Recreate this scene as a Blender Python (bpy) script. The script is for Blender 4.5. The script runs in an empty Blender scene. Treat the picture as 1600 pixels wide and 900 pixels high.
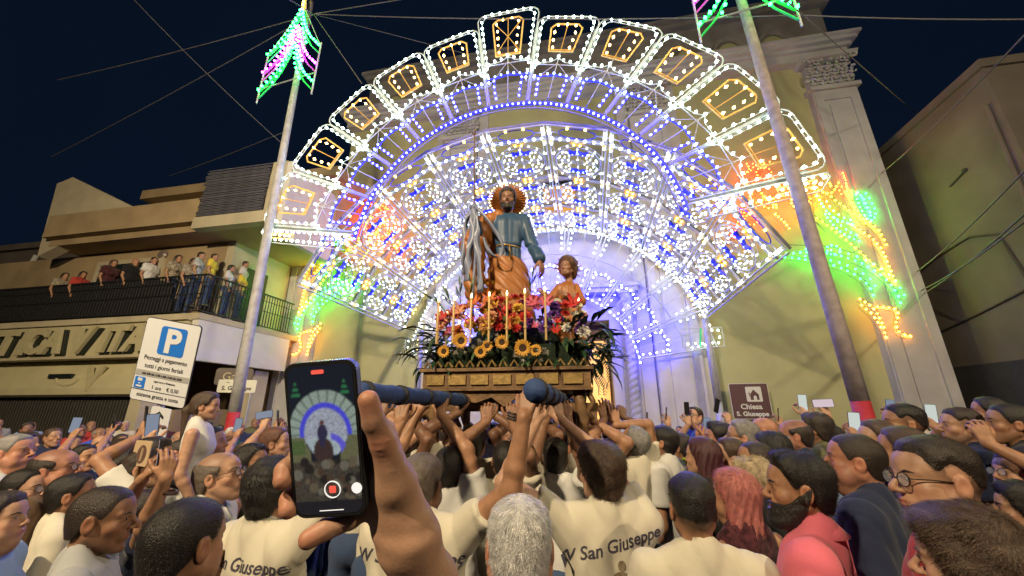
import bpy, math, random
import numpy as np
from mathutils import Vector, Matrix, Euler
from mathutils.bvhtree import BVHTree

# ------------------------------------------------------------------ camera, world, exposure
SC = bpy.context.scene
COL = SC.collection
R = math.radians
PITCH = R(17.57)
TH = R(11.0)                       # the church front is turned a little to the camera
CAMZ = 2.0
cd = bpy.data.cameras.new('camera')
cd.sensor_width = 36.0
cd.lens = 13.5
cd.clip_start = 0.05
cd.clip_end = 2000
cam = bpy.data.objects.new('camera', cd)
COL.objects.link(cam)
cam.location = (0, 0, CAMZ)
cam.rotation_euler = (R(90) + PITCH, 0, 0)
SC.camera = cam

W = bpy.data.worlds.new('World')
SC.world = W
W.use_nodes = True
wn = W.node_tree.nodes
_tc = wn.new('ShaderNodeTexCoord')
_nz = wn.new('ShaderNodeTexNoise')
_nz.inputs['Scale'].default_value = 1.6
_nz.inputs['Detail'].default_value = 3
_cr = wn.new('ShaderNodeMix')
_cr.data_type = 'RGBA'
_cr.inputs[6].default_value = (0.0019, 0.0044, 0.0105, 1)
_cr.inputs[7].default_value = (0.0032, 0.0076, 0.0200, 1)
W.node_tree.links.new(_tc.outputs['Generated'], _nz.inputs['Vector'])
W.node_tree.links.new(_nz.outputs['Fac'], _cr.inputs[0])
W.node_tree.links.new(_cr.outputs[2], wn['Background'].inputs[0])
wn['Background'].inputs[1].default_value = 1.0
SC.view_settings.view_transform = 'Standard'
SC.view_settings.look = 'None'
SC.view_settings.gamma = 1
SC.view_settings.exposure = 0.0
SC.cycles.use_light_tree = True
SC.cycles.max_bounces = 5
SC.cycles.diffuse_bounces = 3
SC.cycles.sample_clamp_indirect = 4.0
SC.cycles.caustics_reflective = False
SC.cycles.caustics_refractive = False

EX = np.array([math.cos(TH), -math.sin(TH), 0.0])
EY = np.array([math.sin(TH), math.cos(TH), 0.0])


def LW(a, b, z):
    """place in the church's frame (a across, b away from the camera) to world"""
    return tuple(EX * a + EY * b + np.array([0, 0, z]))


def rayd(u, v):
    x = (u - 800) / 600.0
    y = (450 - v) / 600.0
    return np.array([x, math.cos(PITCH) - y * math.sin(PITCH), math.sin(PITCH) + y * math.cos(PITCH)])


def at(u, v, D):
    """point of the photograph on the upright sheet b = D -> (a, z)"""
    r = rayd(u, v)
    b = r @ EY
    return (r @ EX) / b * D, r[2] / b * D + CAMZ


# ------------------------------------------------------------------ materials
MATS = {}


def rgb(c):
    return (c[0], c[1], c[2], 1.0)


def mat(name, col, rough=0.6, metal=0.0, var=0.0, vscale=4.0, bump=0.0, bscale=30.0, spec=0.4,
        attr=None, emis=None, estr=0.0, alpha=None, trans=0.0, col2=None, sheen=0.0, sample=True, sss=0.0, detail=4):
    if name in MATS:
        return MATS[name]
    m = bpy.data.materials.new(name)
    m.use_nodes = True
    nt = m.node_tree
    N, L = nt.nodes, nt.links
    b = N['Principled BSDF']
    b.inputs['Base Color'].default_value = rgb(col)
    b.inputs['Roughness'].default_value = rough
    b.inputs['Metallic'].default_value = metal
    b.inputs['Specular IOR Level'].default_value = spec
    if trans:
        b.inputs['Transmission Weight'].default_value = trans
    if sheen:
        b.inputs['Sheen Weight'].default_value = sheen
    if sss:
        b.inputs['Subsurface Weight'].default_value = sss
        b.inputs['Subsurface Radius'].default_value = (0.012, 0.005, 0.003)
        b.inputs['Subsurface Scale'].default_value = 1.0
    cur = None
    if var > 0 or bump > 0:
        tc = N.new('ShaderNodeTexCoord')
    if var > 0:
        nz = N.new('ShaderNodeTexNoise')
        nz.inputs['Scale'].default_value = vscale
        nz.inputs['Detail'].default_value = detail
        L.new(tc.outputs['Object'], nz.inputs['Vector'])
        mp = N.new('ShaderNodeMapRange')
        mp.inputs[1].default_value = 0.3
        mp.inputs[2].default_value = 0.7
        L.new(nz.outputs['Fac'], mp.inputs[0])
        mx = N.new('ShaderNodeMix')
        mx.data_type = 'RGBA'
        c2 = col2 if col2 else tuple(max(0.0, x * (1 - var)) for x in col)
        mx.inputs[6].default_value = rgb(col)
        mx.inputs[7].default_value = rgb(c2)
        L.new(mp.outputs[0], mx.inputs[0])
        cur = mx.outputs[2]
    if attr:
        at_ = N.new('ShaderNodeAttribute')
        at_.attribute_name = attr
        m2 = N.new('ShaderNodeMix')
        m2.data_type = 'RGBA'
        m2.blend_type = 'MULTIPLY'
        m2.inputs[0].default_value = 1.0
        if cur is not None:
            L.new(cur, m2.inputs[6])
        else:
            m2.inputs[6].default_value = rgb(col)
        L.new(at_.outputs['Color'], m2.inputs[7])
        cur = m2.outputs[2]
    if cur is not None:
        L.new(cur, b.inputs['Base Color'])
    if bump > 0:
        n2 = N.new('ShaderNodeTexNoise')
        n2.inputs['Scale'].default_value = bscale
        n2.inputs['Detail'].default_value = 5
        L.new(tc.outputs['Object'], n2.inputs['Vector'])
        bp = N.new('ShaderNodeBump')
        bp.inputs['Strength'].default_value = bump
        bp.inputs['Distance'].default_value = 0.01
        L.new(n2.outputs['Fac'], bp.inputs['Height'])
        L.new(bp.outputs['Normal'], b.inputs['Normal'])
    if emis:
        b.inputs['Emission Color'].default_value = rgb(emis)
        b.inputs['Emission Strength'].default_value = estr
        if not sample:
            m.cycles.emission_sampling = 'NONE'
    MATS[name] = m
    return m


# ------------------------------------------------------------------ mesh building
_ico_v = None


def _ico():
    t = (1 + 5 ** 0.5) / 2
    v = np.array([(-1, t, 0), (1, t, 0), (-1, -t, 0), (1, -t, 0), (0, -1, t), (0, 1, t), (0, -1, -t), (0, 1, -t),
                  (t, 0, -1), (t, 0, 1), (-t, 0, -1), (-t, 0, 1)], float)
    v /= np.linalg.norm(v[0])
    f = [(0, 11, 5), (0, 5, 1), (0, 1, 7), (0, 7, 10), (0, 10, 11), (1, 5, 9), (5, 11, 4), (11, 10, 2), (10, 7, 6), (7, 1, 8),
         (3, 9, 4), (3, 4, 2), (3, 2, 6), (3, 6, 8), (3, 8, 9), (4, 9, 5), (2, 4, 11), (6, 2, 10), (8, 6, 7), (9, 8, 1)]
    return v, f


ICO_V, ICO_F = _ico()


def rotm(rx=0, ry=0, rz=0):
    return np.array(Euler((rx, ry, rz)).to_matrix())


class MB:
    """collects shapes, then links them as ONE mesh object"""

    def __init__(self):
        self.v = []
        self.f = []
        self.mi = []
        self.c = []
        self.m = 0
        self.col = (1, 1, 1)
        self.usecol = False

    def add(self, V, F, M=None, T=None):
        n = len(self.v)
        V = np.asarray(V, float)
        if M is not None:
            V = V @ np.asarray(M).T
        if T is not None:
            V = V + np.asarray(T)
        self.v.extend(map(tuple, V))
        self.f.extend([tuple(i + n for i in f) for f in F])
        self.mi.extend([self.m] * len(F))
        self.c.extend([self.col] * len(V))
        return self

    def box(self, x0, x1, y0, y1, z0, z1):
        V = [(x, y, z) for z in (z0, z1) for y in (y0, y1) for x in (x0, x1)]
        F = [(0, 2, 3, 1), (4, 5, 7, 6), (0, 1, 5, 4), (2, 6, 7, 3), (0, 4, 6, 2), (1, 3, 7, 5)]
        return self.add(V, F)

    def cbox(self, c, s, M=None):
        V = [(x * s[0] / 2, y * s[1] / 2, z * s[2] / 2) for z in (-1, 1) for y in (-1, 1) for x in (-1, 1)]
        F = [(0, 2, 3, 1), (4, 5, 7, 6), (0, 1, 5, 4), (2, 6, 7, 3), (0, 4, 6, 2), (1, 3, 7, 5)]
        return self.add(V, F, M, c)

    def tube(self, path, r, n=6, closed=False, cap=True):
        P = np.asarray(path, float)
        k = len(P)
        rr = np.full(k, r) if np.isscalar(r) else np.asarray(r, float)
        T = np.zeros_like(P)
        if closed:
            T = np.roll(P, -1, 0) - np.roll(P, 1, 0)
        else:
            T[1:-1] = P[2:] - P[:-2]
            T[0] = P[1] - P[0]
            T[-1] = P[-1] - P[-2]
        T /= np.linalg.norm(T, axis=1)[:, None] + 1e-12
        up = np.array([0, 0, 1.0]) if abs(T[0, 2]) < 0.9 else np.array([1.0, 0, 0])
        V = []
        nrm = np.cross(T[0], up)
        nrm /= np.linalg.norm(nrm)
        ang = np.arange(n) * 2 * math.pi / n + math.pi / n
        for i in range(k):
            nrm = nrm - T[i] * (nrm @ T[i])
            nrm /= np.linalg.norm(nrm) + 1e-12
            bi = np.cross(T[i], nrm)
            V.append(P[i] + rr[i] * (np.cos(ang)[:, None] * nrm + np.sin(ang)[:, None] * bi))
        V = np.concatenate(V)
        F = []
        for i in range(k if closed else k - 1):
            j = (i + 1) % k
            for q in range(n):
                q2 = (q + 1) % n
                F.append((i * n + q, i * n + q2, j * n + q2, j * n + q))
        if cap and not closed:
            F.append(tuple(range(n))[::-1])
            F.append(tuple((k - 1) * n + q for q in range(n)))
        return self.add(V, F)

    def lathe(self, prof, n=16, M=None, T=None):
        """prof: list of (r, z)"""
        V = []
        for r, z in prof:
            for q in range(n):
                a = q * 2 * math.pi / n
                V.append((r * math.cos(a), r * math.sin(a), z))
        F = []
        for i in range(len(prof) - 1):
            for q in range(n):
                q2 = (q + 1) % n
                F.append((i * n + q, i * n + q2, (i + 1) * n + q2, (i + 1) * n + q))
        F.append(tuple(range(n))[::-1])
        F.append(tuple((len(prof) - 1) * n + q for q in range(n)))
        return self.add(V, F, M, T)

    def prism(self, poly, y0, y1):
        """poly in x,z; extruded from y0 to y1"""
        n = len(poly)
        V = [(x, y0, z) for x, z in poly] + [(x, y1, z) for x, z in poly]
        F = [tuple(range(n)), tuple(range(2 * n - 1, n - 1, -1))]
        for i in range(n):
            j = (i + 1) % n
            F.append((i, i + n, j + n, j))
        return self.add(V, F)

    def ball(self, c, r, s=(1, 1, 1), M=None):
        V = ICO_V * r * np.asarray(s)
        return self.add(V, ICO_F, M, c)

    def build(self, name, mats, parent=None, smooth=False, link=True, loc=None):
        me = bpy.data.meshes.new(name)
        me.from_pydata(self.v, [], self.f)
        if not isinstance(mats, (list, tuple)):
            mats = [mats]
        for m in mats:
            me.materials.append(m)
        if len(mats) > 1:
            me.polygons.foreach_set('material_index', self.mi)
        if smooth:
            me.polygons.foreach_set('use_smooth', [True] * len(self.f))
        if self.usecol:
            ca = me.color_attributes.new('tint', 'FLOAT_COLOR', 'POINT')
            cc = np.ones((len(self.v), 4))
            cc[:, :3] = np.array(self.c)
            ca.data.foreach_set('color', cc.ravel())
        me.update()
        return obj(name, me, parent, loc)


def obj(name, me, parent=None, loc=None, rot=None):
    o = bpy.data.objects.new(name, me)
    COL.objects.link(o)
    if parent is not None:
        o.parent = parent
    if loc is not None:
        o.location = loc
    if rot is not None:
        o.rotation_euler = rot
    return o


def npmesh(name, V, F, mats, tint=None, smooth=True):
    """V (n,3), F (m,4 or 3) numpy -> mesh"""
    me = bpy.data.meshes.new(name)
    V = np.asarray(V, np.float32)
    F = np.asarray(F, np.int32)
    k = F.shape[1]
    me.vertices.add(len(V))
    me.vertices.foreach_set('co', V.ravel())
    me.loops.add(F.size)
    me.loops.foreach_set('vertex_index', F.ravel())
    me.polygons.add(len(F))
    me.polygons.foreach_set('loop_start', np.arange(len(F), dtype=np.int32) * k)
    me.polygons.foreach_set('use_smooth', np.full(len(F), smooth))
    for m in (mats if isinstance(mats, (list, tuple)) else [mats]):
        me.materials.append(m)
    if tint is not None:
        ca = me.color_attributes.new('tint', 'FLOAT_COLOR', 'POINT')
        cc = np.ones((len(V), 4), np.float32)
        cc[:, :3] = tint
        ca.data.foreach_set('color', cc.ravel())
    me.update(calc_edges=True)
    me.validate()
    return me


def tag(o, label=None, cat=None, group=None, kind=None):
    if label:
        if len(label.split()) > 15:
            print('LONG', len(label.split()), label)
        o['label'] = label
    if cat:
        o['category'] = cat
    if group:
        o['group'] = group
    if kind:
        o['kind'] = kind
    return o


def thing(name, label, cat, loc=(0, 0, 0), rotz=0.0, group=None):
    o = bpy.data.objects.new(name, None)
    o.empty_display_size = 0.1
    COL.objects.link(o)
    o.location = loc
    o.rotation_euler = (0, 0, rotz)
    return tag(o, label, cat, group)


def textmesh(s, size, shear=0.0, extrude=0.0, space=1.0, bold=0.0):
    """flat lettering as verts/faces in x,z with the baseline at z=0, centred on x"""
    cu = bpy.data.curves.new('t', 'FONT')
    cu.body = s
    cu.size = size
    cu.shear = shear
    cu.extrude = extrude
    cu.space_character = space
    cu.offset = bold
    cu.resolution_u = 3
    cu.align_x = 'CENTER'
    o = bpy.data.objects.new('t', cu)
    me = bpy.data.meshes.new_from_object(o)
    V = np.array([v.co for v in me.vertices])
    F = [tuple(p.vertices) for p in me.polygons]
    bpy.data.objects.remove(o)
    bpy.data.curves.remove(cu)
    bpy.data.meshes.remove(me)
    return np.c_[V[:, 0], -V[:, 2], V[:, 1]], F        # faces look to -y


# ------------------------------------------------------------------ distance-field bodies
def smin(a, b, k):
    h = np.clip(0.5 + 0.5 * (b - a) / k, 0, 1)
    return b + (a - b) * h - k * h * (1 - h)


def smax(a, b, k):
    return -smin(-a, -b, k)


def dsph(p, c, r):
    return np.linalg.norm(p - np.asarray(c), axis=1) - r


def dell(p, c, r):
    q = p - np.asarray(c)
    r = np.asarray(r)
    k0 = np.linalg.norm(q / r, axis=1)
    k1 = np.linalg.norm(q / (r * r), axis=1) + 1e-9
    return k0 * (k0 - 1) / k1


def dcone(p, a, b, ra, rb):
    a = np.asarray(a, float)
    b = np.asarray(b, float)
    ab = b - a
    t = np.clip((p - a) @ ab / (ab @ ab + 1e-12), 0, 1)
    return np.linalg.norm(p - a - t[:, None] * ab, axis=1) - (ra + (rb - ra) * t)


def surfnet(f, lo, hi, h, B=4, proj=1):
    lo = np.asarray(lo, float)
    hi = np.asarray(hi, float)
    nb = np.ceil((hi - lo) / (h * B)).astype(int) + 1
    g = np.stack(np.meshgrid(*[np.arange(n) for n in nb], indexing='ij'), -1).reshape(-1, 3)
    cen = lo + (g + 0.5) * h * B
    d = f(cen)
    act = np.abs(d) < h * B * 0.87 * 1.45 + h
    sgn = np.where(d < 0, -1.0, 1.0).astype(np.float32).reshape(nb)
    D = np.repeat(np.repeat(np.repeat(sgn, B, 0), B, 1), B, 2)
    ga = g[act]
    off = np.stack(np.meshgrid(*[np.arange(B)] * 3, indexing='ij'), -1).reshape(-1, 3)
    idx = (ga[:, None, :] * B + off[None]).reshape(-1, 3)
    D[idx[:, 0], idx[:, 1], idx[:, 2]] = f(lo + (idx + 0.5) * h)
    s = D < 0
    c = np.zeros(np.array(s.shape) - 1, np.int8)
    for i in (0, 1):
        for j in (0, 1):
            for k in (0, 1):
                c += s[i:s.shape[0] - 1 + i, j:s.shape[1] - 1 + j, k:s.shape[2] - 1 + k]
    cells = np.argwhere((c > 0) & (c < 8))
    vid = np.full(c.shape, -1, np.int64)
    vid[cells[:, 0], cells[:, 1], cells[:, 2]] = np.arange(len(cells))
    acc = np.zeros((len(cells), 3))
    cnt = np.zeros(len(cells))
    corners = [(i, j, k) for i in (0, 1) for j in (0, 1) for k in (0, 1)]
    for c0 in corners:
        for ax in range(3):
            if c0[ax] == 1:
                continue
            c1 = list(c0)
            c1[ax] = 1
            i0 = cells + c0
            i1 = cells + c1
            d0 = D[i0[:, 0], i0[:, 1], i0[:, 2]].astype(float)
            d1 = D[i1[:, 0], i1[:, 1], i1[:, 2]].astype(float)
            m = (d0 < 0) != (d1 < 0)
            t = d0[m] / (d0[m] - d1[m])
            pt = np.tile(np.array(c0, float), (m.sum(), 1))
            pt[:, ax] = t
            acc[m] += pt
            cnt[m] += 1
    V = lo + (cells + acc / cnt[:, None] + 0.5) * h
    quads = []
    for ax in range(3):
        u, w = (ax + 1) % 3, (ax + 2) % 3
        sl0 = [slice(None)] * 3
        sl1 = [slice(None)] * 3
        sl0[ax] = slice(0, -1)
        sl1[ax] = slice(1, None)
        a, b = s[tuple(sl0)], s[tuple(sl1)]
        e = np.argwhere(a != b)
        e = e[(e[:, u] > 0) & (e[:, w] > 0) & (e[:, u] < s.shape[u] - 1) & (e[:, w] < s.shape[w] - 1)]
        if not len(e):
            continue
        ins = a[e[:, 0], e[:, 1], e[:, 2]]
        q = []
        for du, dw in ((0, 0), (-1, 0), (-1, -1), (0, -1)):
            k = e.copy()
            k[:, u] += du
            k[:, w] += dw
            q.append(vid[k[:, 0], k[:, 1], k[:, 2]])
        q = np.stack(q, 1)
        q[~ins] = q[~ins][:, ::-1]
        quads.append(q)
    F = np.concatenate(quads)
    F = F[(F >= 0).all(1)]
    for _ in range(proj):
        e = h * 0.25
        d = f(V)
        G = np.stack([(f(V + np.eye(3)[i] * e) - d) / e for i in range(3)], 1)
        n2 = (G * G).sum(1)
        st = -(d / np.maximum(n2, 0.25))[:, None] * G
        L = np.linalg.norm(st, axis=1)
        st *= np.minimum(1, 0.6 * h / (L + 1e-9))[:, None]
        V = V + st
    return V, F
# ------------------------------------------------------------------ festival lights (luminarie)
M_BARW = mat('painted_lath', (0.50, 0.51, 0.52), 0.5, var=0.15, vscale=9)
M_BARG = mat('weathered_batten', (0.27, 0.27, 0.26), 0.6, var=0.3, vscale=6)
M_BARY = mat('yellow_painted_lath', (0.75, 0.46, 0.13), 0.5)
M_BARB = mat('blue_glow_lath', (0.07, 0.08, 0.85), 0.5)  # glow of the blue bulbs is painted into the rail colour
M_BARGR = mat('green_glow_lath', (0.03, 0.60, 0.14), 0.5)  # saturated so the rail colour carries the green bulbs' glow
M_BARP = mat('purple_glow_lath', (0.60, 0.06, 0.60), 0.5)  # purple bulb glow put into the rail colour likewise
BS = 20.0
BULB = {
    'w': mat('bulb_white', (0.9, 0.9, 0.9), 0.3, emis=(0.86, 1.0, 0.96), estr=BS * 0.62),
    'c': mat('bulb_soft_blue', (0.2, 0.2, 0.9), 0.3, emis=(0.03, 0.04, 1.0), estr=BS * 1.8),
    'D': mat('bulb_deep_blue', (0.2, 0.2, 0.9), 0.3, emis=(0.030, 0.032, 1.0), estr=BS * 14.0),
    'm': mat('bulb_mint_white', (0.9, 0.9, 0.9), 0.3, emis=(0.70, 1.0, 0.86), estr=BS * 0.75),
    'b': mat('bulb_blue', (0.2, 0.2, 0.9), 0.3, emis=(0.020, 0.022, 1.0), estr=BS * 6.5),
    'B': mat('bulb_pale_blue', (0.6, 0.7, 0.9), 0.3, emis=(0.10, 0.18, 1.0), estr=BS * 1.8),
    'y': mat('bulb_yellow', (0.9, 0.8, 0.3), 0.3, emis=(1.0, 0.66, 0.06), estr=BS * 0.8),
    'o': mat('bulb_amber', (0.9, 0.6, 0.2), 0.3, emis=(1.0, 0.62, 0.20), estr=BS * 0.7),
    'g': mat('bulb_green', (0.2, 0.9, 0.3), 0.3, emis=(0.015, 1.0, 0.12), estr=BS * 1.8),
    'r': mat('bulb_red', (0.9, 0.2, 0.1), 0.3, emis=(1.0, 0.10, 0.02), estr=BS * 0.9),
    'G': mat('bulb_strong_green', (0.2, 0.9, 0.3), 0.3, emis=(0.010, 1.0, 0.09), estr=BS * 2.6),
    'Y': mat('bulb_strong_yellow', (0.9, 0.8, 0.3), 0.3, emis=(1.0, 0.50, 0.015), estr=BS * 1.3),
    'O': mat('bulb_strong_amber', (0.9, 0.6, 0.2), 0.3, emis=(1.0, 0.33, 0.02), estr=BS * 1.9),
    'R': mat('bulb_strong_red', (0.9, 0.2, 0.1), 0.3, emis=(1.0, 0.045, 0.008), estr=BS * 2.4),
    'p': mat('bulb_purple', (0.8, 0.2, 0.9), 0.3, emis=(0.80, 0.04, 1.0), estr=BS * 1.8),
}
BNAME = {'c': 'soft_blue_bulbs', 'G': 'green_bulbs', 'Y': 'yellow_bulbs', 'O': 'amber_bulbs', 'R': 'red_bulbs', 'D': 'deep_blue_bulbs', 'w': 'white_bulbs', 'm': 'mint_white_bulbs', 'b': 'blue_bulbs', 'B': 'pale_blue_bulbs', 'y': 'yellow_bulbs', 'o': 'amber_bulbs',
         'g': 'green_bulbs', 'r': 'red_bulbs', 'p': 'purple_bulbs'}
OV, OF = np.array([(1, 0, 0), (0.31, 0.95, 0), (-0.81, 0.59, 0), (-0.81, -0.59, 0), (0.31, -0.95, 0), (0, 0, 1.35), (0, 0, -1.2)]), \
    [(0, 1, 5), (1, 2, 5), (2, 3, 5), (3, 4, 5), (4, 0, 5), (1, 0, 6), (2, 1, 6), (3, 2, 6), (4, 3, 6), (0, 4, 6)]
M_SOCKET = mat('bulb_socket', (0.05, 0.07, 0.06), 0.5)
rb = random.Random(5)


class Lum:
    """collects laths and bulbs of one light panel (x across, z up, front to -y)"""

    def __init__(self, dy=-0.05):
        self.bars = {}
        self.bulbs = {}
        self.dy = dy

    def bar(self, pts, r=0.012, m=None, n=5, closed=False, y=0.0):
        m = m or M_BARW
        b = self.bars.setdefault(m.name, (MB(), m))[0]
        P = [(p[0], p[2] if len(p) > 2 else y, p[1]) for p in pts]
        b.tube(P, r, n, closed)
        return self

    def bulb(self, x, z, c, r=0.028, y=None):
        b = self.bulbs.setdefault(c, MB())
        y = self.dy if y is None else y
        M = rotm(rb.uniform(-.7, .7), rb.uniform(-.7, .7), rb.uniform(0, 6))
        b.add(OV * r * rb.uniform(.85, 1.1), OF, M, (x + rb.uniform(-.008, .008), y, z + rb.uniform(-.008, .008)))
        return self

    def run(self, pts, c, step=0.13, r=0.028, bar=None, br=0.011, closed=False, off=0.0, y=None):
        """bulbs at even steps on a polyline, with its lath"""
        P = np.asarray(pts, float)
        if closed:
            P = np.vstack([P, P[:1]])
        d = np.r_[0, np.cumsum(np.linalg.norm(np.diff(P, axis=0), axis=1))]
        k = max(1, int(round(d[-1] / step)))
        for i in range(k + (0 if closed else 1)):
            s = d[-1] * (i + off) / k
            if s > d[-1] + 1e-6:
                break
            self.bulb(np.interp(s, d, P[:, 0]), np.interp(s, d, P[:, 1]), c, r, y)
        if bar is not None:
            self.bar([tuple(p) for p in (P[:-1] if closed else P)], br, bar, closed=closed)
        return self

    def meshes(self):
        out = []
        for k, (b, m) in self.bars.items():
            me = b.build('lath_frame', m)
            me_d = me.data
            bpy.data.objects.remove(me)
            out.append(('lath_frame', me_d, None))
        for k, b in self.bulbs.items():
            ob = b.build(BNAME[k], BULB[k])
            d = ob.data
            bpy.data.objects.remove(ob)
            out.append((BNAME[k], d, 'stuff'))
        return out


def put(meshes, parent, loc=(0, 0, 0), rot=(0, 0, 0), name=None):
    """a light panel: first lath frame is the part, the rest its sub-parts (or all parts of parent when name is None)"""
    if name is None:
        for nm, me, k in meshes:
            o = obj(nm, me, parent, loc, rot)
            if k:
                o['kind'] = k
        return None
    p = obj(name, meshes[0][1], parent, loc, rot)
    for nm, me, k in meshes[1:]:
        o = obj(nm, me, p)
        if k:
            o['kind'] = k
    return p


def arcp(cx, cz, r, a0, a1, n=12, rz=None):
    rz = rz or r
    return [(cx + r * math.cos(R(a0 + (a1 - a0) * i / n)), cz + rz * math.sin(R(a0 + (a1 - a0) * i / n))) for i in range(n + 1)]


def rrect(x0, x1, z0, z1, r, n=4, wtop=None):
    """rounded rectangle, the top may be wider"""
    P = []
    for cx, cz, a in ((x1 - r, z1 - r, 0), (x0 + r, z1 - r, 90), (x0 + r, z0 + r, 180), (x1 - r, z0 + r, 270)):
        P += arcp(cx, cz, r, a, a + 90, n)
    return P


def spiral(cx, cz, r0, r1, a0, a1, n=16, sx=1.0):
    P = []
    for i in range(n + 1):
        t = i / n
        a = R(a0 + (a1 - a0) * t)
        r = r0 + (r1 - r0) * t
        P.append((cx + sx * r * math.cos(a), cz + r * math.sin(a)))
    return P


# ---- one petal of the big fan: local x across, z outwards from the fan's centre
def fan_petal(r0, r1, dang, big=False, half=0):
    L = Lum()
    t = math.tan(R(dang / 2)) * 0.97

    def X(z, s):
        return s * z * t

    zo = r1
    # outer frame with rounded top corners
    c = 0.22
    zm = r0 + (r1 - r0) * 0.42
    out = [(X(zm, -1), zm), (X(zo - c, -1) * 1.02, zo - c)] + [(X(zo - c, -1) * 1.02 + c * (1 - math.cos(R(a))), zo - c + c * math.sin(R(a))) for a in (30, 60, 90)]
    out += [(-p[0], p[1]) for p in out[::-1]]
    out2 = [(p[0] * 0.86, p[1] - (0.07 if i not in (0, len(out) - 1) else 0)) for i, p in enumerate(out)]
    L.bar(out, 0.017)
    L.run(out2, 'm', 0.20, 0.035)
    L.bar(out2, 0.010)
    # amber window
    w0, w1 = zo - (r1 - r0) * (0.43 if not big else 0.50), zo - 0.24
    wx = X((w0 + w1) / 2, 1) * 0.50
    win = [(-wx * 0.85, w0), (-wx * 1.12, w1 - 0.12), (-wx * 0.8, w1), (wx * 0.8, w1), (wx * 1.12, w1 - 0.12), (wx * 0.85, w0)]
    L.bar(win, 0.022, M_BARY, closed=True)
    win2 = [(p[0] * 0.72, p[1] + (0.06 if i in (0, 5) else -0.07)) for i, p in enumerate(win)]
    L.run(win2, 'o', 0.24, 0.033)
    L.bar([(0, w1), (0, w0)], 0.011, M_BARY)
    L.bar([(-wx * 0.9, w0 + 0.05), (wx * 0.9, w0 + 0.05)], 0.013, M_BARY)
    if big:
        for s in (-1, 1):
            L.bar([(0, (w0 + w1) / 2), (s * wx * 1.0, w1 - 0.1)], 0.010, M_BARY)
            L.bar([(0, (w0 + w1) / 2), (s * wx * 0.8, w0 + 0.1)], 0.010, M_BARY)
    # middle cusps
    zc = zm + 0.04
    for s in (-1, 1):
        q = [(X(zc, s) * 0.95, zc - 0.22), (X(zc, s) * 0.72, zc - 0.02), (X(zc, s) * 0.3, zc + 0.02), (0, zc + 0.14)]
        L.run(q, 'm', 0.19, 0.033, M_BARW, 0.012)
    L.bar([(0, w0), (0, r0 + 0.1)], 0.011)
    L.bar([(X(zm, -1), zm - 0.02), (X(zm, 1), zm - 0.02)], 0.012)
    for s in (-1, 1):
        L.bar([(X(zm, s), zm), (X(r0, s), r0)], 0.012)
        L.bar([(0, zc), (X(r0 + 0.55, s) * 0.9, r0 + 0.55)], 0.008)
        L.run([(X(zm, s) * 0.86, zm - 0.16), (X(r0 + 0.6, s) * 0.86, r0 + 0.62)], 'm', 0.22, 0.031)
    # blue foot
    zb = r0 + (r1 - r0) * 0.26
    L.bar([(X(zb, -1), zb), (0, zb + 0.08), (X(zb, 1), zb)], 0.020, M_BARB)
    L.run([(X(zb, -1) * .85, zb), (0, zb + 0.09), (X(zb, 1) * .85, zb)], 'B', 0.16, 0.028)
    for s in (-1, 1):
        L.run([(X(zb, s) * 0.62, zb - 0.1), (X(r0, s) * 0.62, r0 + 0.12)], 'b', 0.17, 0.028, M_BARB, 0.014)
    L.bar([(0, zb), (0, r0 + 0.02)], 0.010, M_BARB)
    return L.meshes()


def batten(r0, r1):
    """double lath between two petals"""
    m = MB()
    for s in (-1, 1):
        m.tube([(s * 0.028, 0.02, r0 - 0.04), (s * 0.045, 0.02, r1 - 0.22)], 0.018, 5)
    for k in range(5):
        z = r0 + (r1 - r0 - 0.3) * k / 4
        m.tube([(-0.045, 0.03, z), (0.045, 0.03, z)], 0.012, 4)
    m.box(-0.02, 0.02, 0.015, 0.03, r0, r1 - 0.25)
    o = m.build('batten', M_BARG)
    me = o.data
    bpy.data.objects.remove(o)
    return me


def end_petal(r0, r1):
    L = Lum()
    L.bar([(0.0, r0), (0.0, r1), (0.10, r1 + 0.02), (0.34, r1 - 0.22), (0.38, r0 + 0.1)], 0.014)
    L.run([(0.06, r0 + .15), (0.06, r1 - .05), (0.27, r1 - 0.25), (0.29, r0 + 0.4)], 'm', 0.155, 0.034)
    L.bar([(0.10, r1 - 0.9), (0.10, r1 - 0.2), (0.22, r1 - 0.32), (0.22, r1 - 0.9)], 0.015, M_BARY, closed=True)
    L.run([(0.16, r1 - 0.85), (0.16, r1 - 0.3)], 'o', 0.14, 0.034)
    for z in (0.35, 0.8, 1.1):
        L.bar([(0, r0 + z), (0.38, r0 + z - 0.05)], 0.011)
    L.run([(0.16, r0 + 0.1), (0.16, r0 + 0.7)], 'b', 0.12, 0.03, M_BARB)
    return L.meshes()


FC = (-1.46, 5.18)
fan = thing('light_fan', 'tall fan of white and amber light petals round a blue arc', 'festive lights', LW(FC[0], 7.0, FC[1]), -TH)
petal = fan_petal(3.56, 6.06, 14.6)
petal_top = fan_petal(3.56, 6.42, 14.6, big=True)
bt = batten(3.56, 5.95)
NP_, DA = 11, 14.6
for i in range(NP_):
    ang = (i - 5) * DA
    put(petal_top if i == 5 else petal, fan, rot=(0, R(ang), 0), name='light_petal')
for i in range(NP_ + 1):
    obj('batten', bt, fan, rot=(0, R((i - 5.5) * DA), 0))
ep = end_petal(3.56, 6.0)
put(ep, fan, rot=(0, R(5.5 * DA + 0.8), 0), name='end_petal')
mir = put(ep, fan, rot=(0, R(-5.5 * DA - 0.8), 0), name='end_petal')
mir.scale = (-1, 1, 1)
L = Lum()
arc = arcp(0, 0, 3.50, 7, 173, 60)
L.bar(arc, 0.045, M_BARB, 6)
L.bar(arcp(0, 0, 3.36, 7, 173, 60), 0.020, M_BARG, 6)
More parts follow.
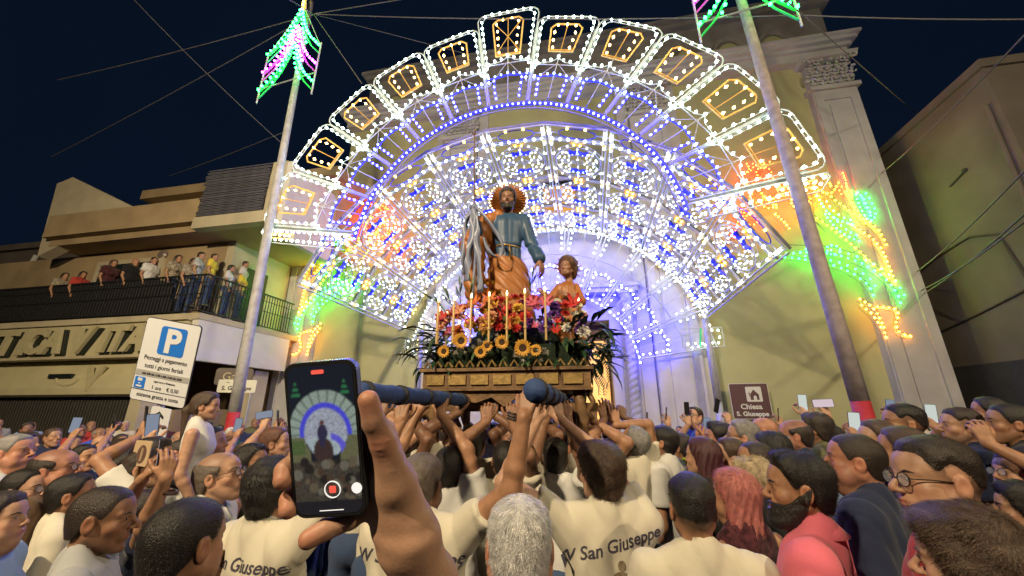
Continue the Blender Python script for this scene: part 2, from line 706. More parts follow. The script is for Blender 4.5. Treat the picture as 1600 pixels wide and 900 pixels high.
L.run(arcp(0, 0, 3.46, 7, 173, 60), 'b', 0.125, 0.030)
for nm, me, k in L.meshes():
    o = obj({'lath_frame': 'arc_rail'}.get(nm, nm), me, fan)
    if k:
        o['kind'] = k

# ---- one flat panel of the tunnel roof: x across (width w), y along the tunnel (length l), bulbs hang below
TR, TCZ = 5.42, 2.93                # vault radius, height of its axis
A0, A1, NA, NBAY = 20.0, 160.0, 9, 3
TB0, TB1 = 7.35, 12.75
CW = 2 * TR * math.sin(R((A1 - A0) / NA / 2)) * 0.98
CL = (TB1 - TB0 - 0.5) / NBAY


def vault_panel(w, l, seed):
    L = Lum(dy=-0.045)              # built upright (x, z), laid over later
    hw, hl = w / 2, l / 2
    br = 0.019
    for s in (-1, 1):
        L.bar([(s * hw * 0.95, -hl), (s * hw * 0.95, hl)], 0.018)
        L.bar([(s * hw * 0.84, -hl), (s * hw * 0.84, hl)], 0.012)
        L.bar([(-hw, s * hl * 0.98), (hw, s * hl * 0.98)], 0.014)
        for k in range(4):
            z = -hl + l * (k + .5) / 4
            L.bar([(s * hw * 0.95, z), (s * hw * 0.84, z)], 0.010)
    for q in (-1, 1):
        # pointed oval
        for s in (-1, 1):
            P = [(0, q * hl * 0.80), (s * hw * 0.30, q * hl * 0.70), (s * hw * 0.62, q * hl * 0.48), (s * hw * 0.78, q * hl * 0.22), (s * hw * 0.80, 0)]
            L.bar(P, br)
            L.run([(p[0] * 0.88, p[1] * 0.88) for p in P[:-1]], 'w', 0.27, 0.021)
            # scroll
            S = spiral(s * hw * 0.52, q * hl * 0.24, 0.20, 0.05, 90 if s > 0 else 90, (90 + 430) if s > 0 else (90 - 430), 14, 1.0)
            if q < 0:
                S = [(x, -(z + hl * 0.24) - hl * 0.24) for x, z in S]
            L.bar(S, 0.014)
            L.run(S, 'w', 0.20, 0.020)
            # corner arcs
            Q = [(s * hw * 0.82, q * hl * 0.42), (s * hw * 0.60, q * hl * 0.66), (s * hw * 0.34, q * hl * 0.82), (0.05 * s, q * hl * 0.94)]
            L.bar(Q, 0.014)
            L.run(Q[:-1], 'w', 0.26, 0.021)
            L.bulb(s * hw * 0.89, q * hl * 0.86, 'w', 0.030)
            L.bulb(s * hw * 0.89, q * hl * 0.40, 'w', 0.022)
            # blue leaves
            B = [(0.02 * s, q * hl * 0.50), (s * hw * 0.16, q * hl * 0.44), (s * hw * 0.34, q * hl * 0.50)]
            L.bar(B, 0.052, M_BARB)
            L.run(B, 'c' if q > 0 else 'B', 0.13, 0.022)
        L.bar([(0, q * hl * 0.5), (0, q * hl * 0.66)], 0.045, M_BARB)
        L.bulb(0, q * hl * 0.60, 'c', 0.028)
        # yellow buds at the panel ends
        for s in (-1, 1):
            L.bar([(0, q * hl * 0.84), (s * 0.17, q * hl * 0.97)], 0.040, M_BARY)
            L.bulb(s * 0.07, q * hl * 0.92, 'y', 0.034)
            L.bulb(s * hw * 0.9, q * hl * 0.93, 'y', 0.026)
    L.bar([(0, -hl), (0, hl)], 0.012)
    L.bar([(-hw * 0.8, 0), (hw * 0.8, 0)], 0.010)
    L.run([(-hw * 0.25, 0.0), (0, 0.16), (hw * 0.25, 0), (0, -0.16)], 'w', 0.24, 0.020, M_BARW, 0.013, closed=True)
    # plain yellow arc on one side as in the outer bays
    L.bar([(-hw * 0.8, -hl * 0.55), (-hw * 0.45, -hl * 0.86), (0.0, -hl * 0.97)], 0.009, M_BARY)
    return L.meshes()


def front_band(w, l):
    L = Lum(dy=-0.045)
    hw, hl = w / 2, l / 2
    for s in (-1, 1):
        L.bar([(-hw, s * hl), (hw, s * hl)], 0.018)
        L.bar([(s * hw * 0.96, -hl), (s * hw * 0.96, hl)], 0.016)
        L.bar([(s * hw * 0.86, -hl), (s * hw * 0.86, hl)], 0.012)
    el = [(hw * 0.62 * math.cos(R(a)), hl * 0.72 * math.sin(R(a))) for a in range(0, 360, 24)]
    L.bar(el, 0.013, M_BARB, closed=True)
    for k in range(7):
        x = -hw * 0.84 + 2 * hw * 0.84 * k / 6
        L.bulb(x, -hl * 0.72, 'w', 0.040)
        if k % 2:
            L.bar([(x, -hl), (x * 0.9, -hl * 0.72)], 0.02)
    for s in (-1, 1):
        L.bulb(s * hw * 0.91, 0, 'w', 0.042)
        L.bulb(s * hw * 0.91, hl * 0.5, 'w', 0.04)
        L.bar([(s * hw * 0.62, 0), (s * hw * 0.86, 0)], 0.018)
        L.bulb(s * hw * 0.30, hl * 0.95, 'y', 0.030)
    return L.meshes()


tun = thing('light_tunnel', 'deep barrel vault of white scrollwork lights leading to the church door', 'festive lights', LW(-1.38, 0, TCZ), -TH)
dA = (A1 - A0) / NA
vp = vault_panel(CW, CL - 0.03, 1)
fb = front_band(CW, 0.48)
apo = TR * math.cos(R(dA / 2))
for i in range(NA):
    phi = A0 + dA * (i + .5)
    # the upright panel (x, z) is tipped so that z runs along the tunnel and -y looks to the axis
    Mx = Matrix.Rotation(R(90 - phi), 4, 'Y') @ Matrix.Rotation(R(-90), 4, 'X') @ Matrix.Rotation(R(180), 4, 'Y')
    ca, sa = math.cos(R(phi)), math.sin(R(phi))
    e = Mx.to_euler()
    # which way does -y look?  flip when it looks outwards
    nrm = Mx.to_3x3() @ Vector((0, -1, 0))
    if nrm.dot(Vector((ca, 0, sa))) > 0:
        Mx = Matrix.Rotation(R(90 - phi), 4, 'Y') @ Matrix.Rotation(R(90), 4, 'X')
        e = Mx.to_euler()
    for j in range(NBAY):
        b = TB0 + 0.5 + CL * (j + .5)
        put(vp, tun, (ca * apo, b, sa * apo), e, 'scrollwork_panel')
    put(fb, tun, (ca * apo, TB0 + 0.24, sa * apo), e, 'front_band_panel')
m = MB()
for j in range(NBAY + 2):
    b = TB0 if j == 0 else TB0 + 0.5 + CL * (j - 1)
    m.tube([(TR * 1.012 * math.cos(R(A0 + dA * i)), b, TR * 1.012 * math.sin(R(A0 + dA * i))) for i in range(NA + 1)], 0.03, 5)
m.build('arch_rib', M_BARG, tun)
for i in range(NA + 1):
    phi = A0 + dA * i
    x, z = TR * math.cos(R(phi)), TR * math.sin(R(phi))
    q = MB()
    for s in (-0.05, 0.05):
        tx, tz = -math.sin(R(phi)) * s, math.cos(R(phi)) * s
        q.tube([(x + tx, TB0, z + tz), (x + tx, TB1, z + tz)], 0.022, 5)
    for k in range(14):
        b = TB0 + (TB1 - TB0) * (k + .5) / 14
        tx, tz = -math.sin(R(phi)) * .05, math.cos(R(phi)) * .05
        q.tube([(x - tx, b, z - tz), (x + tx, b + 0.12, z + tz)], 0.009, 4)
    q.build('purlin', M_BARW, tun)

# ---- the smaller fan that closes the tunnel in front of the door
bf = thing('light_fan', 'small white and blue fan of lights above the church door, behind the statue', 'festive lights', LW(-1.10, 12.6, 3.1), -TH)


def back_petal(r0, r1, dang):
    L = Lum()
    t = math.tan(R(dang / 2))
    for s in (-1, 1):
        L.bar([(s * r0 * t * .9, r0), (s * r1 * t * .9, r1)], 0.026)
        L.run([(s * r0 * t * .6, r0 + .1), (s * (r0 + .9) * t * .7, r0 + 0.9)], 'D', 0.22, 0.030)
        L.run([(s * r1 * t * .66, r1 - .7), (s * r1 * t * .7, r1 - .1)], 'w', 0.2, 0.032)
    L.bar([(0, r0), (0, r1)], 0.014)
    L.bar([(-r1 * t * .9, r1), (r1 * t * .9, r1)], 0.022)
    zm = r0 + (r1 - r0) * .62
    L.bar([(-zm * t * .9, zm - .05), (0, zm), (zm * t * .9, zm - .05)], 0.022)
    zm -= 0.5
    L.bar([(-zm * t * .9, zm - .05), (0, zm), (zm * t * .9, zm - .05)], 0.015, M_BARB)
    L.run([(-zm * t * .6, zm - .05), (0, zm + .08), (zm * t * .6, zm - .05)], 'w', 0.15, 0.032)
    return L.meshes()


bp_ = back_petal(2.75, 5.0, 15)
for i in range(11):
    put(bp_, bf, rot=(0, R((i - 5) * 15), 0), name='light_petal')
L = Lum()
L.bar(arcp(0, 0, 2.72, 6, 174, 40), 0.025)
L.run(arcp(0, 0, 2.72, 6, 174, 40), 'D', 0.17, 0.032)
L.run(arcp(0, 0, 5.05, 14, 166, 50), 'w', 0.16, 0.032, M_BARW, 0.02)
for nm, me, k in L.meshes():
    o = obj({'lath_frame': 'arc_rail'}.get(nm, nm), me, bf)
    if k:
        o['kind'] = k
for s, lb in ((-1, 'left'), (1, 'right')):
    L = Lum()
    x0, x1 = s * 4.0, s * 5.2
    L.bar([(x0, 0.72), (x1, 0.72), (x1, 1.30), (x0, 1.30)], 0.02, closed=True)
    L.run([(s * 4.15, 0.82), (s * 5.07, 0.82), (s * 5.07, 1.2)], 'm', 0.2, 0.034)
    L.bar([(s * 4.5, .72), (s * 4.6, 1.3)], 0.03, M_BARGR if s > 0 else M_BARY)
    L.run([(s * 4.7, 0.9), (s * 4.7, 1.2)], 'o', 0.14, 0.03)
    put(L.meshes(), bf, name='foot_panel')

# ---- flower-shaped lights on the church wall, right side traced on the sheet b = 12.9; left side its mirror
FD = 12.95


def pix(*pp):
    return [at(u, v, FD) for u, v in pp]


def floral():
    L = Lum(dy=-0.07)
    g = []
    g.append(('g', [(1228, 398), (1272, 392), (1325, 402), (1378, 428), (1402, 462), (1404, 474)], .19))
    g.append(('g', [(1225, 403), (1275, 408), (1320, 420), (1355, 443), (1362, 462)], .19))
    g.append(('o', [(1341, 468), (1358, 478), (1372, 492), (1380, 522), (1382, 528)], .15))
    g.append(('o', [(1344, 478), (1362, 492), (1374, 512)], .16))
    g.append(('o', [(1368, 480), (1398, 482), (1402, 488), (1396, 505), (1400, 524), (1420, 526)], .15))
    g.append(('y', [(1252, 328), (1282, 346), (1320, 376), (1350, 402), (1372, 424), (1396, 442)], .17))
    g.append(('o', [(1326, 352), (1352, 366), (1376, 388), (1384, 412), (1396, 440)], .15))
    g.append(('y', [(1290, 304), (1320, 328), (1352, 346), (1374, 362), (1382, 384)], .17))
    g.append(('g', [(1288, 336), (1300, 356), (1318, 370), (1340, 378)], .14))
    g.append(('g', [(1275, 308), (1290, 336), (1310, 348), (1330, 352)], .15))
    g.append(('g', [(1338, 302), (1350, 315), (1358, 335), (1362, 350), (1352, 345), (1340, 325), (1336, 306)], .15))
    g.append(('y', [(1322, 300), (1330, 318), (1338, 334), (1350, 350)], .15))
    g.append(('r', [(1315, 272), (1320, 284), (1322, 296)], .10))
    g.append(('r', [(1240, 292), (1258, 292), (1270, 298), (1278, 308)], .11))
    g.append(('r', [(1250, 304), (1260, 316), (1258, 330), (1246, 340)], .12))
    g.append(('y', [(1270, 296), (1284, 302), (1298, 308), (1308, 288)], .13))
    g.append(('y', [(1288, 276), (1294, 286), (1296, 292)], .10))
    g.append(('r', [(1146, 380 - 8), (1160, 352 - 40), (1168, 360 - 42), (1180, 372 - 45)], .12))
    g.append(('r', [(1180, 260), (1190, 268), (1198, 262), (1192, 256)], .10))
    g.append(('r', [(1152, 275), (1165, 275), (1172, 265), (1166, 258)], .11))
    g.append(('y', [(1176, 290), (1188, 300), (1194, 314), (1212, 326)], .14))
    g.append(('o', [(1210, 336), (1222, 346), (1232, 358)], .12))
    g.append(('r', [(1206, 280), (1216, 290), (1222, 300)], .11))
    g.append(('y', [(1240, 296), (1246, 304), (1242, 310)], .11))
    for c, pts, st in g:
        P = pix(*pts)
        P = [(np.array(a) * (1 - t) + np.array(b) * t) for a, b in zip(P[:-1], P[1:]) for t in (0, .5)] + [np.array(P[-1])]
        P = np.array(P)
        # smooth
        for _ in range(2):
            P[1:-1] = (P[:-2] + 2 * P[1:-1] + P[2:]) / 4
        L.run(P, c.upper(), st, 0.032)
        if len(P) > 5 and c in 'gr':
            L.run(P[1:-1] + np.array([.15, .09]), c.upper(), st * 1.2, 0.028)
        L.bar([tuple(p + np.array([0.07, 0.05])) for p in P], 0.014, M_BARG)
        L.bar([tuple(p - np.array([0.06, 0.05])) for p in P], 0.010, M_BARG)
    for (u, v, r_, c) in ((1160, 300, .30, 'R'), (1192, 272, .24, 'R'), (1200, 318, .22, 'O'), (1225, 300, .20, 'R'), (1248, 318, .26, 'O'), (1318, 300, .16, 'R'), (1172, 345, .20, 'R'), (1300, 392, .18, 'G')):
        (x_, z_), = pix((u, v))
        ring = arcp(x_, z_, r_, 0, 330, 9)
        L.run(ring, c, .14, .028, M_BARG, .012)
    L.bar(pix((1228, 382), (1300, 386), (1345, 398), (1372, 424)), 0.016, M_BARG)
    L.bar(pix((1268, 302), (1272, 345), (1290, 362)), 0.014, M_BARG)
    return L.meshes()


fm = floral()
CA = -0.95
rf = thing('light_flower', 'spray of green, amber and red lights curling up the right end of the church', 'festive lights', LW(0, FD, 0), -TH)
put(fm, rf, name=None)
lf = thing('light_flower', 'spray of green, amber and red lights on the church wall left of the tunnel', 'festive lights', LW(2 * CA, FD, 0), -TH)
put(fm, lf, name=None)
for ch in lf.children:
    ch.scale = (-1, 1, 1)

# ---- poles with their striped pennant of lights
M_POLE = mat('pole_white_paint', (0.42, 0.42, 0.41), 0.55, var=0.35, vscale=7, bump=0.3, bscale=20)
M_POLER = mat('pole_red_paint', (0.42, 0.03, 0.04), 0.5, var=0.3, vscale=6)


def bigpole(x0, z1, label, lean=0.0, red=1.95, top=True, R0=0.155, d=6.85):
    t = thing('light_pole', label, 'pole', LW(x0, d, 0), -TH)
    m = MB()
    m.m = 0
    n = 14
    P = [(lean * z / z1, 0, z) for z in np.linspace(red, z1, 12)]
    m.tube(P, np.linspace(R0, R0 * 0.58, 12), n)
    o = m.build('pole', M_POLE if x0 < 0 else mat('pole_grey_paint', (0.33, 0.28, 0.28), 0.6, var=0.4, vscale=7, bump=.3, bscale=20), t, smooth=True)
    m = MB()
    m.tube([(0, 0, 0), (lean * red / z1, 0, red)], [R0 * 1.02, R0 * 1.01], n)
    m.build('red_base', M_POLER, t, smooth=True)
    return t


lp = bigpole(-6.93, 13.25, 'tall white pole with a red foot at the left end of the fan', -0.33, R0=.112)
rp = bigpole(4.02, 16.2, 'tall white pole with a red foot at the right end of the fan', -0.50, red=2.12, R0=0.122)


def pennant(base, loc, label, sc=1.0):
    t = thing('light_pennant', label, 'festive lights', loc, -TH)
    L = Lum(dy=-0.06)
    for k, (c, mm, zt) in enumerate((('g', M_BARGR, 0.0), ('p', M_BARP, -0.62), ('g', M_BARGR, -1.2))):
        for s in (-1, 1):
            w = .78
            P = [(s * 0.04, zt), (s * w * .30, zt - .62), (s * w * .62, zt - 1.08), (s * w, zt - 1.42)]
            L.run(P, c, 0.145, 0.036, mm, 0.028)
            L.run([(p[0] * .8, p[1] - .17) for p in P[:-1]], c, 0.19, 0.033)
            L.bar([(p[0], p[1] - .23) for p in P], 0.020, mm)
    for s in (-1, 1):
        L.bar([(s * .80, -1.3), (s * .80, -3.0)], 0.020, M_BARW)
        L.bar([(0, 0.6), (s * 0.1, 0), (s * .80, -1.42)], 0.011, M_BARW)
    L.bar([(-.8, -2.55), (.8, -2.3)], 0.018, M_BARG)
    L.run([(0, 0.6), (0.03, 0.05)], 'y', 0.14, 0.042, M_BARY, 0.03)
    for a in range(0, 360, 60):
        L.bulb(.1 * math.cos(R(a)), -1.0 + .1 * math.sin(R(a)), 'p', .035)
    put(L.meshes(), t, name=None)
    t.scale = (sc, sc, sc)
    return t


pennant(None, LW(-7.22, 6.62, 12.55), 'green and purple tree-shaped light pennant at the top of the left pole')
pennant(None, LW(3.58, 6.6, 12.6), 'green and purple light pennant on the right pole, cut by the picture top', 1.15)


# ---- the two thin poles carrying the far end of the tunnel
for a, lb in ((-5.55, 'thin white pole under the left foot of the far light fan'), (3.55, 'thin white pole in front of the brown sign, under the small fan')):
    t = thing('light_pole', lb, 'pole', LW(a, 12.2, 0), -TH)
    m = MB()
    m.tube([(0, 0, 0), (0, 0, 2.2)], 0.105, 10)
    m.build('pole_foot', M_POLE, t, smooth=True)
    m = MB()
    m.tube([(0, 0, 2.2), (0, 0, 4.6)], [0.10, 0.085], 10)
    m.build('pole', M_POLE, t, smooth=True)

# ---- guy wires
M_WIRE = mat('guy_wire', (0.13, 0.125, 0.13), 0.7)


def wire(p, q, label, sag=0.0, r=0.012):
    p, q = np.array(p), np.array(q)
    P = [p * (1 - t) + q * t - np.array([0, 0, sag * 4 * t * (1 - t)]) for t in np.linspace(0, 1, 9)]
    m = MB()
    m.tube([tuple(x - p) for x in P], r, 4)
    tag(m.build('cable', M_WIRE, loc=tuple(p)), label, 'cable', 'guy wires strung across the night sky')


def px(u, v, D):
    a, z = at(u, v, D)
    return LW(a, D, z)


TL = px(490, 22, 6.85)
wire(TL, px(80, 245, 9), 'long cable from the left pole top slanting down to the far left', 0.1)
wire(TL, px(90, 125, 7), 'upper cable from the left pole top running out to the left edge', 0.1)
wire(TL, px(450, -2, 4), 'short cable from the left pole top to the top edge of the picture')
wire(TL, px(800, -30, 7), 'cable from the left pole top rising behind the fan crown')
wire(TL, px(1255, 24, 7), 'long level cable between the tops of the two festival poles', 0.15)
wire(TL, px(770, 95, 10), 'cable from the left pole top to the church behind the fan')
wire(TL, px(565, 130, 6.9), 'short stay cable from the left pole top to the fan edge')
wire(px(205, -5, 6), px(447, 230, 9), 'cable crossing the dark sky above the left building with small clips', 0.1)
wire(px(1225, -2, 5.5), px(1440, 185, 15), 'cable from the top edge down to the right building')
wire(px(1255, 24, 7), px(1640, 30, 7), 'level cable leaving the church top towards the right edge', 0.05)
wire(px(1372, 275, 13.3), px(1620, 35, 6), 'uppermost pale cable stretched past the right building', 0.1, .016)
wire(px(1428, 428, 13.3), px(1640, 225, 6), 'second pale cable crossing the right building wall', 0.1, .016)
wire(px(1436, 455, 13.3), px(1640, 315, 6), 'third pale cable crossing the right building wall', 0.1, .016)
wire(px(1438, 462, 13.3), px(1640, 298, 6), 'lowest pale cable crossing the right building wall', 0.1, .016)
wire(px(265, 275, 11), px(447, 205, 9), 'faint cable just above the left building roof', 0.05)
# ------------------------------------------------------------------ ground
M_ASPH = mat('asphalt', (0.055, 0.055, 0.058), 0.85, var=0.35, vscale=1.5, bump=0.4, bscale=80)
M_STONE = mat('pale_paving', (0.30, 0.28, 0.25), 0.7, var=0.3, vscale=2.0, bump=0.2, bscale=40)
m = MB()
m.box(-300, 300, -300, 300, -0.5, 0)
tag(m.build('ground', M_ASPH), kind='structure')
m = MB()
m.box(-14, 13, 11.2, 14, 0.0, 0.14)
tag(m.build('pavement', M_STONE, loc=(0, 0, 0.001)), kind='structure').rotation_euler = (0, 0, -TH)

# ------------------------------------------------------------------ church
M_YEL = mat('church_yellow_plaster', (0.49, 0.48, 0.26), 0.8, var=0.16, vscale=0.9, bump=0.12, bscale=25)
M_WHT = mat('church_white_plaster', (0.56, 0.55, 0.56), 0.75, var=0.20, vscale=1.6, bump=0.15, bscale=30)
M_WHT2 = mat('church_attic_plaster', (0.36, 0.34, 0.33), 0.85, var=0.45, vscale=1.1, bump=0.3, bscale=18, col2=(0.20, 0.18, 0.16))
M_GLOW = mat('lit_doorway', (0.9, 0.6, 0.2), 0.6, emis=(1.0, 0.50, 0.05), estr=0.75)
M_GLASSA = mat('amber_window_pane', (0.6, 0.35, 0.1), 0.25, emis=(1.0, 0.45, 0.06), estr=0.40, var=0.3, vscale=6)
M_DOORW = mat('door_wood', (0.16, 0.09, 0.05), 0.55, var=0.4, vscale=5)
ch = thing('church', 'pale yellow church front with white pilasters, tall portal and grey attic behind the lights', 'church', LW(0, 13.3, 0), -TH)
CX = -0.95


def wallbox(name, m_, *bx, parent=None):
    q = MB()
    for b in bx:
        q.box(*b)
    return q.build(name, m_, parent or ch)


DZ, DX0, DX1 = 4.9, CX - 1.75, CX + 1.75
wallbox('wall', M_YEL, (-10.2, DX0, 0, 7, 0, 14.4), (-11.8, -10.203, 0, 7, 0, 9.4), (DX1, 9.9, 0, 7, 0, 14.4), (DX0, DX1, 0, 7, DZ, 9.1),
        (DX0, CX - .45, 0, 7, 9.1, 10.6), (CX + .95, DX1, 0, 7, 9.1, 10.6), (DX0, DX1, 0, 7, 10.6, 14.4),
        (CX - .45, CX + .95, 0.35, 7, 9.1, 10.6))
wallbox('door_recess', M_DOORW, (DX0, DX1, 1.4, 1.6, 0.14, DZ))
q = MB()
q.box(CX + 0.55, DX1 - 0.1, 0.5, 0.56, 0.14, 4.3)
q.box(DX0 + 0.1, CX - 0.75, 0.5, 0.56, 0.14, 4.3)
dr = q.build('lit_doorway', M_GLOW, ch)
for s in (-1, 1):
    q = MB()
    x = CX + s * 1.1
    q.box(x - .55, x + .55, 0.60, 0.66, 4.3, DZ)
    q.build('door_transom', M_DOORW, ch)
# window with amber panes
for i in range(2):
    for j in range(2):
        q = MB()
        x0 = CX - .40 + i * 0.66
        q.box(x0, x0 + 0.60, 0.22, 0.25, 9.17 + j * 0.70, 9.80 + j * 0.70)
        q.build('window_pane', M_GLASSA, ch)
wallbox('window_frame', M_WHT, (CX + .22, CX + .26, .15, .3, 9.1, 10.6), (CX - .45, CX + .22, .15, .3, 9.81, 9.86), (CX + .26, CX + .95, .15, .3, 9.81, 9.86),
        (CX - .62, CX - .45, -.12, .2, 8.95, 10.75), (CX + .95, CX + 1.12, -.12, .2, 8.95, 10.75), (CX - .45, CX + .95, -.12, .2, 10.6, 10.75), (CX - .45, CX + .95, -.12, .2, 8.95, 9.1))
# rose window high in the attic
q = MB()
q.lathe([(0.42, 0), (0.42, 0.04)], 24, rotm(rx=R(90)), (CX - .2, -0.02, 15.6))
q.build('rose_window', M_GLASSA, ch)


def pilaster(x0, x1, z0, z1, d=0.28, cap=True, name='pilaster'):
    q = MB()
    w = x1 - x0
    q.box(x0, x1, -d, 0.002, z0, z1)
    # raised borders leave a recessed panel
    b = 0.2 * w
    q.box(x0 + .02, x0 + b, -d - .07, -d + .002, z0 + .6, z1 - .02)
    q.box(x1 - b, x1 - .02, -d - .07, -d + .002, z0 + .6, z1 - .02)
    q.box(x0 + b, x1 - b, -d - .068, -d + .002, z1 - .42, z1 - .02)
    q.box(x0 + b, x1 - b, -d - .068, -d + .002, z0 + .6, z0 + .9)
    q.box(x0 + b + .1 * w, x1 - b - .1 * w, -d - .045, -d + .002, z0 + 1.1, z1 - .62)
    q.box(x0 - .06, x1 + .06, -d - .16, -.001, z0, z0 + .6)
    p = q.build(name, M_WHT, ch)
    if cap:
        c = MB()
        c.box(x0 - .10, x1 + .10, -d - .16, 0.001, z1 + .003, z1 + .16)
        n = 5
        # acanthus: rows of curled leaves
        for row in range(3):
            zc = z1 + .18 + row * .34
            for k in range(n + row % 2):
                xx = x0 + w * (k + .5 - (row % 2) * .5) / n
                j_ = random.uniform(-.03, .03)
                for g_ in range(5):
                    u_ = g_ / 4
                    c.ball((xx + j_ + random.uniform(-.02, .02), -d - .03 - (.10 + .05 * row) * u_ ** 1.5 * 1.6, zc + .30 * math.sin(u_ * 2.2)), .085 - .035 * u_, (1.15 - .3 * u_, .45, 1.2))
                for s_ in (-1, 1):
                    c.ball((xx + s_ * .09, -d - .08 - .03 * row, zc + .13), .045, (.8, .5, 1.5), rotm(ry=s_ * .5))
        for s, xe in ((-1, x0), (1, x1)):
            sp = [(xe + s * .02 + s * .13 * math.cos(a) * (1 - a / 12), -d - .26 - .02 * a, z1 + 1.16 + .13 * math.sin(a) * (1 - a / 12)) for a in np.linspace(0, 9, 16)]
            c.tube(sp, .035, 5)
            sp = [(xe - s * .28 - s * .09 * math.cos(a), -d - .22, z1 + 1.14 + .09 * math.sin(a)) for a in np.linspace(0, 6, 10)]
            c.tube(sp, .028, 5)
        c.box(x0 + .03, x1 - .03, -d + .02, 0.001, z1 + .16, z1 + 1.2)
        c.prism([(x0 - .16, z1 + 1.26), (x1 + .16, z1 + 1.26), (x1 + .22, z1 + 1.42), (x0 - .22, z1 + 1.42)], -d - .34, 0.001)
        cc = c.build('capital', M_WHT, p, smooth=False)
    return p


pilaster(8.55, 9.95, 0.14, 12.95)
pilaster(-11.85, -10.45, 0.14, 8.0)
pilaster(2.15, 3.55, 0.14, 12.95)
pilaster(-5.45, -4.05, 0.14, 12.95)
for x0, x1 in ((2.15 - .45, 2.12), (-4.02, -4.05 + .45), (3.58, 3.95), (-5.85, -5.48)):
    wallbox('pilaster_strip', M_WHT, (x0, x1, -.14, .001, .14, 14.38))
# inner grey-white bay wall between portal and pilasters
for x0, x1 in ((1.62, 1.70), (-3.60, -3.52)):
    pass
wallbox('portal_bay', M_WHT, (DX1 + .002, 1.698, -.06, .001, .14, 6.2), (-3.6, DX0 - .002, -.06, .001, .14, 6.2), (DX0, DX1, -.06, .0015, DZ, 6.2), (-3.598, 1.696, -.06, .001, 6.2, 9.0))
# entablature and cornices, butted courses
wallbox('architrave', M_WHT, (-10.3, 10.05, -.34, .5, 14.405, 14.75))
wallbox('cornice', M_WHT, (-10.4, 10.15, -.46, .5, 14.753, 14.9), (-10.5, 10.28, -.62, .5, 14.903, 15.05), (-10.6, 10.38, -.74, .5, 15.053, 15.15))
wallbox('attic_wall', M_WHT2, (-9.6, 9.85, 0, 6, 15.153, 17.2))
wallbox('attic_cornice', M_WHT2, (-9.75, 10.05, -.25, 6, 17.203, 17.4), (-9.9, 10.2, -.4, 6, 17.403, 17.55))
# round blind arches in the attic with yellow fields
for x in (7.9, 6.3, 4.7, 3.1, -5.0, -6.6, -8.2):
    q = MB()
    q.tube([(x + .62 * math.cos(a), -.06, 15.35 + .95 * math.sin(a)) for a in np.linspace(0, math.pi, 15)], .13, 6)
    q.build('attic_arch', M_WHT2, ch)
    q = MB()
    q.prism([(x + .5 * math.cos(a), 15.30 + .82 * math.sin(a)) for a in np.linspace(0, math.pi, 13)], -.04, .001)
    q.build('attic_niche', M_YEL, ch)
# scrolled acroterion on the right end of the attic
q = MB()
for (x, z, r) in ((9.0, 17.85, .42), (9.5, 17.8, .36), (9.25, 18.3, .40), (8.6, 17.75, .3), (9.75, 17.7, .25)):
    q.ball((x, -.05, z), r, (1, .7, 1.1))
for a in np.linspace(0, 5, 7):
    q.tube([(9.2 + .5 * math.cos(a), -.3, 18.0 + .45 * math.sin(a)), (9.2 + .3 * math.cos(a + .8), -.42, 18.0 + .25 * math.sin(a + .8))], [.12, .05], 5)
q.box(8.4, 10.0, -.3, .6, 17.552, 17.75)
q.build('acroterion', M_WHT2, ch)
# twisted portal columns
for x in (CX - 2.35, CX + 2.35):
    V, F = [], []
    n, kz = 20, 150
    z0, z1 = .75, 5.45
    for k in range(kz + 1):
        z = z0 + (z1 - z0) * k / kz
        for j in range(n):
            a = 2 * math.pi * j / n
            ph = (a - (z - z0) / 0.40 * 2 * math.pi)
            r = 0.118 + 0.042 * abs(math.sin(ph)) ** .6
            V.append((x + r * math.cos(a), -.30 + r * math.sin(a), z))
    for k in range(kz):
        for j in range(n):
            F.append((k * n + j, k * n + (j + 1) % n, (k + 1) * n + (j + 1) % n, (k + 1) * n + j))
    q = MB()
    q.add(V, F)
    c = q.build('twisted_column', M_WHT, ch, smooth=True)
    q = MB()
    q.box(x - .24, x + .24, -.54, -.06, .14, .55)
    q.lathe([(.22, .55), (.22, .62), (.17, .68), (.19, .75)], 20, None, (x, -.3, 0))
    q.lathe([(.16, 5.45), (.20, 5.52), (.17, 5.6), (.24, 5.72)], 20, None, (x, -.3, 0))
    q.box(x - .26, x + .26, -.56, -.06, 5.722, 5.80)
    q.build('column_base_and_cap', M_WHT, c)
wallbox('door_frame', M_WHT, (DX1, DX1 + .32, -.2, -.062, .14, DZ + .3), (DX0 - .32, DX0, -.2, -.062, .14, DZ + .3), (DX0, DX1, -.2, -.062, DZ, DZ + .3),
        (DX1 + .33, DX1 + .40, -.13, -.062, .14, 5.4), (DX0 - .40, DX0 - .33, -.13, -.062, .14, 5.4))
wallbox('lintel', M_WHT, (CX - 2.75, CX + 2.75, -.5, -.062, 5.803, 5.95), (CX - 2.85, CX + 2.85, -.6, -.062, 5.953, 6.08))
wallbox('step', M_STONE, (CX - 3.2, CX + 3.2, -1.1, -.6, .14, .28))

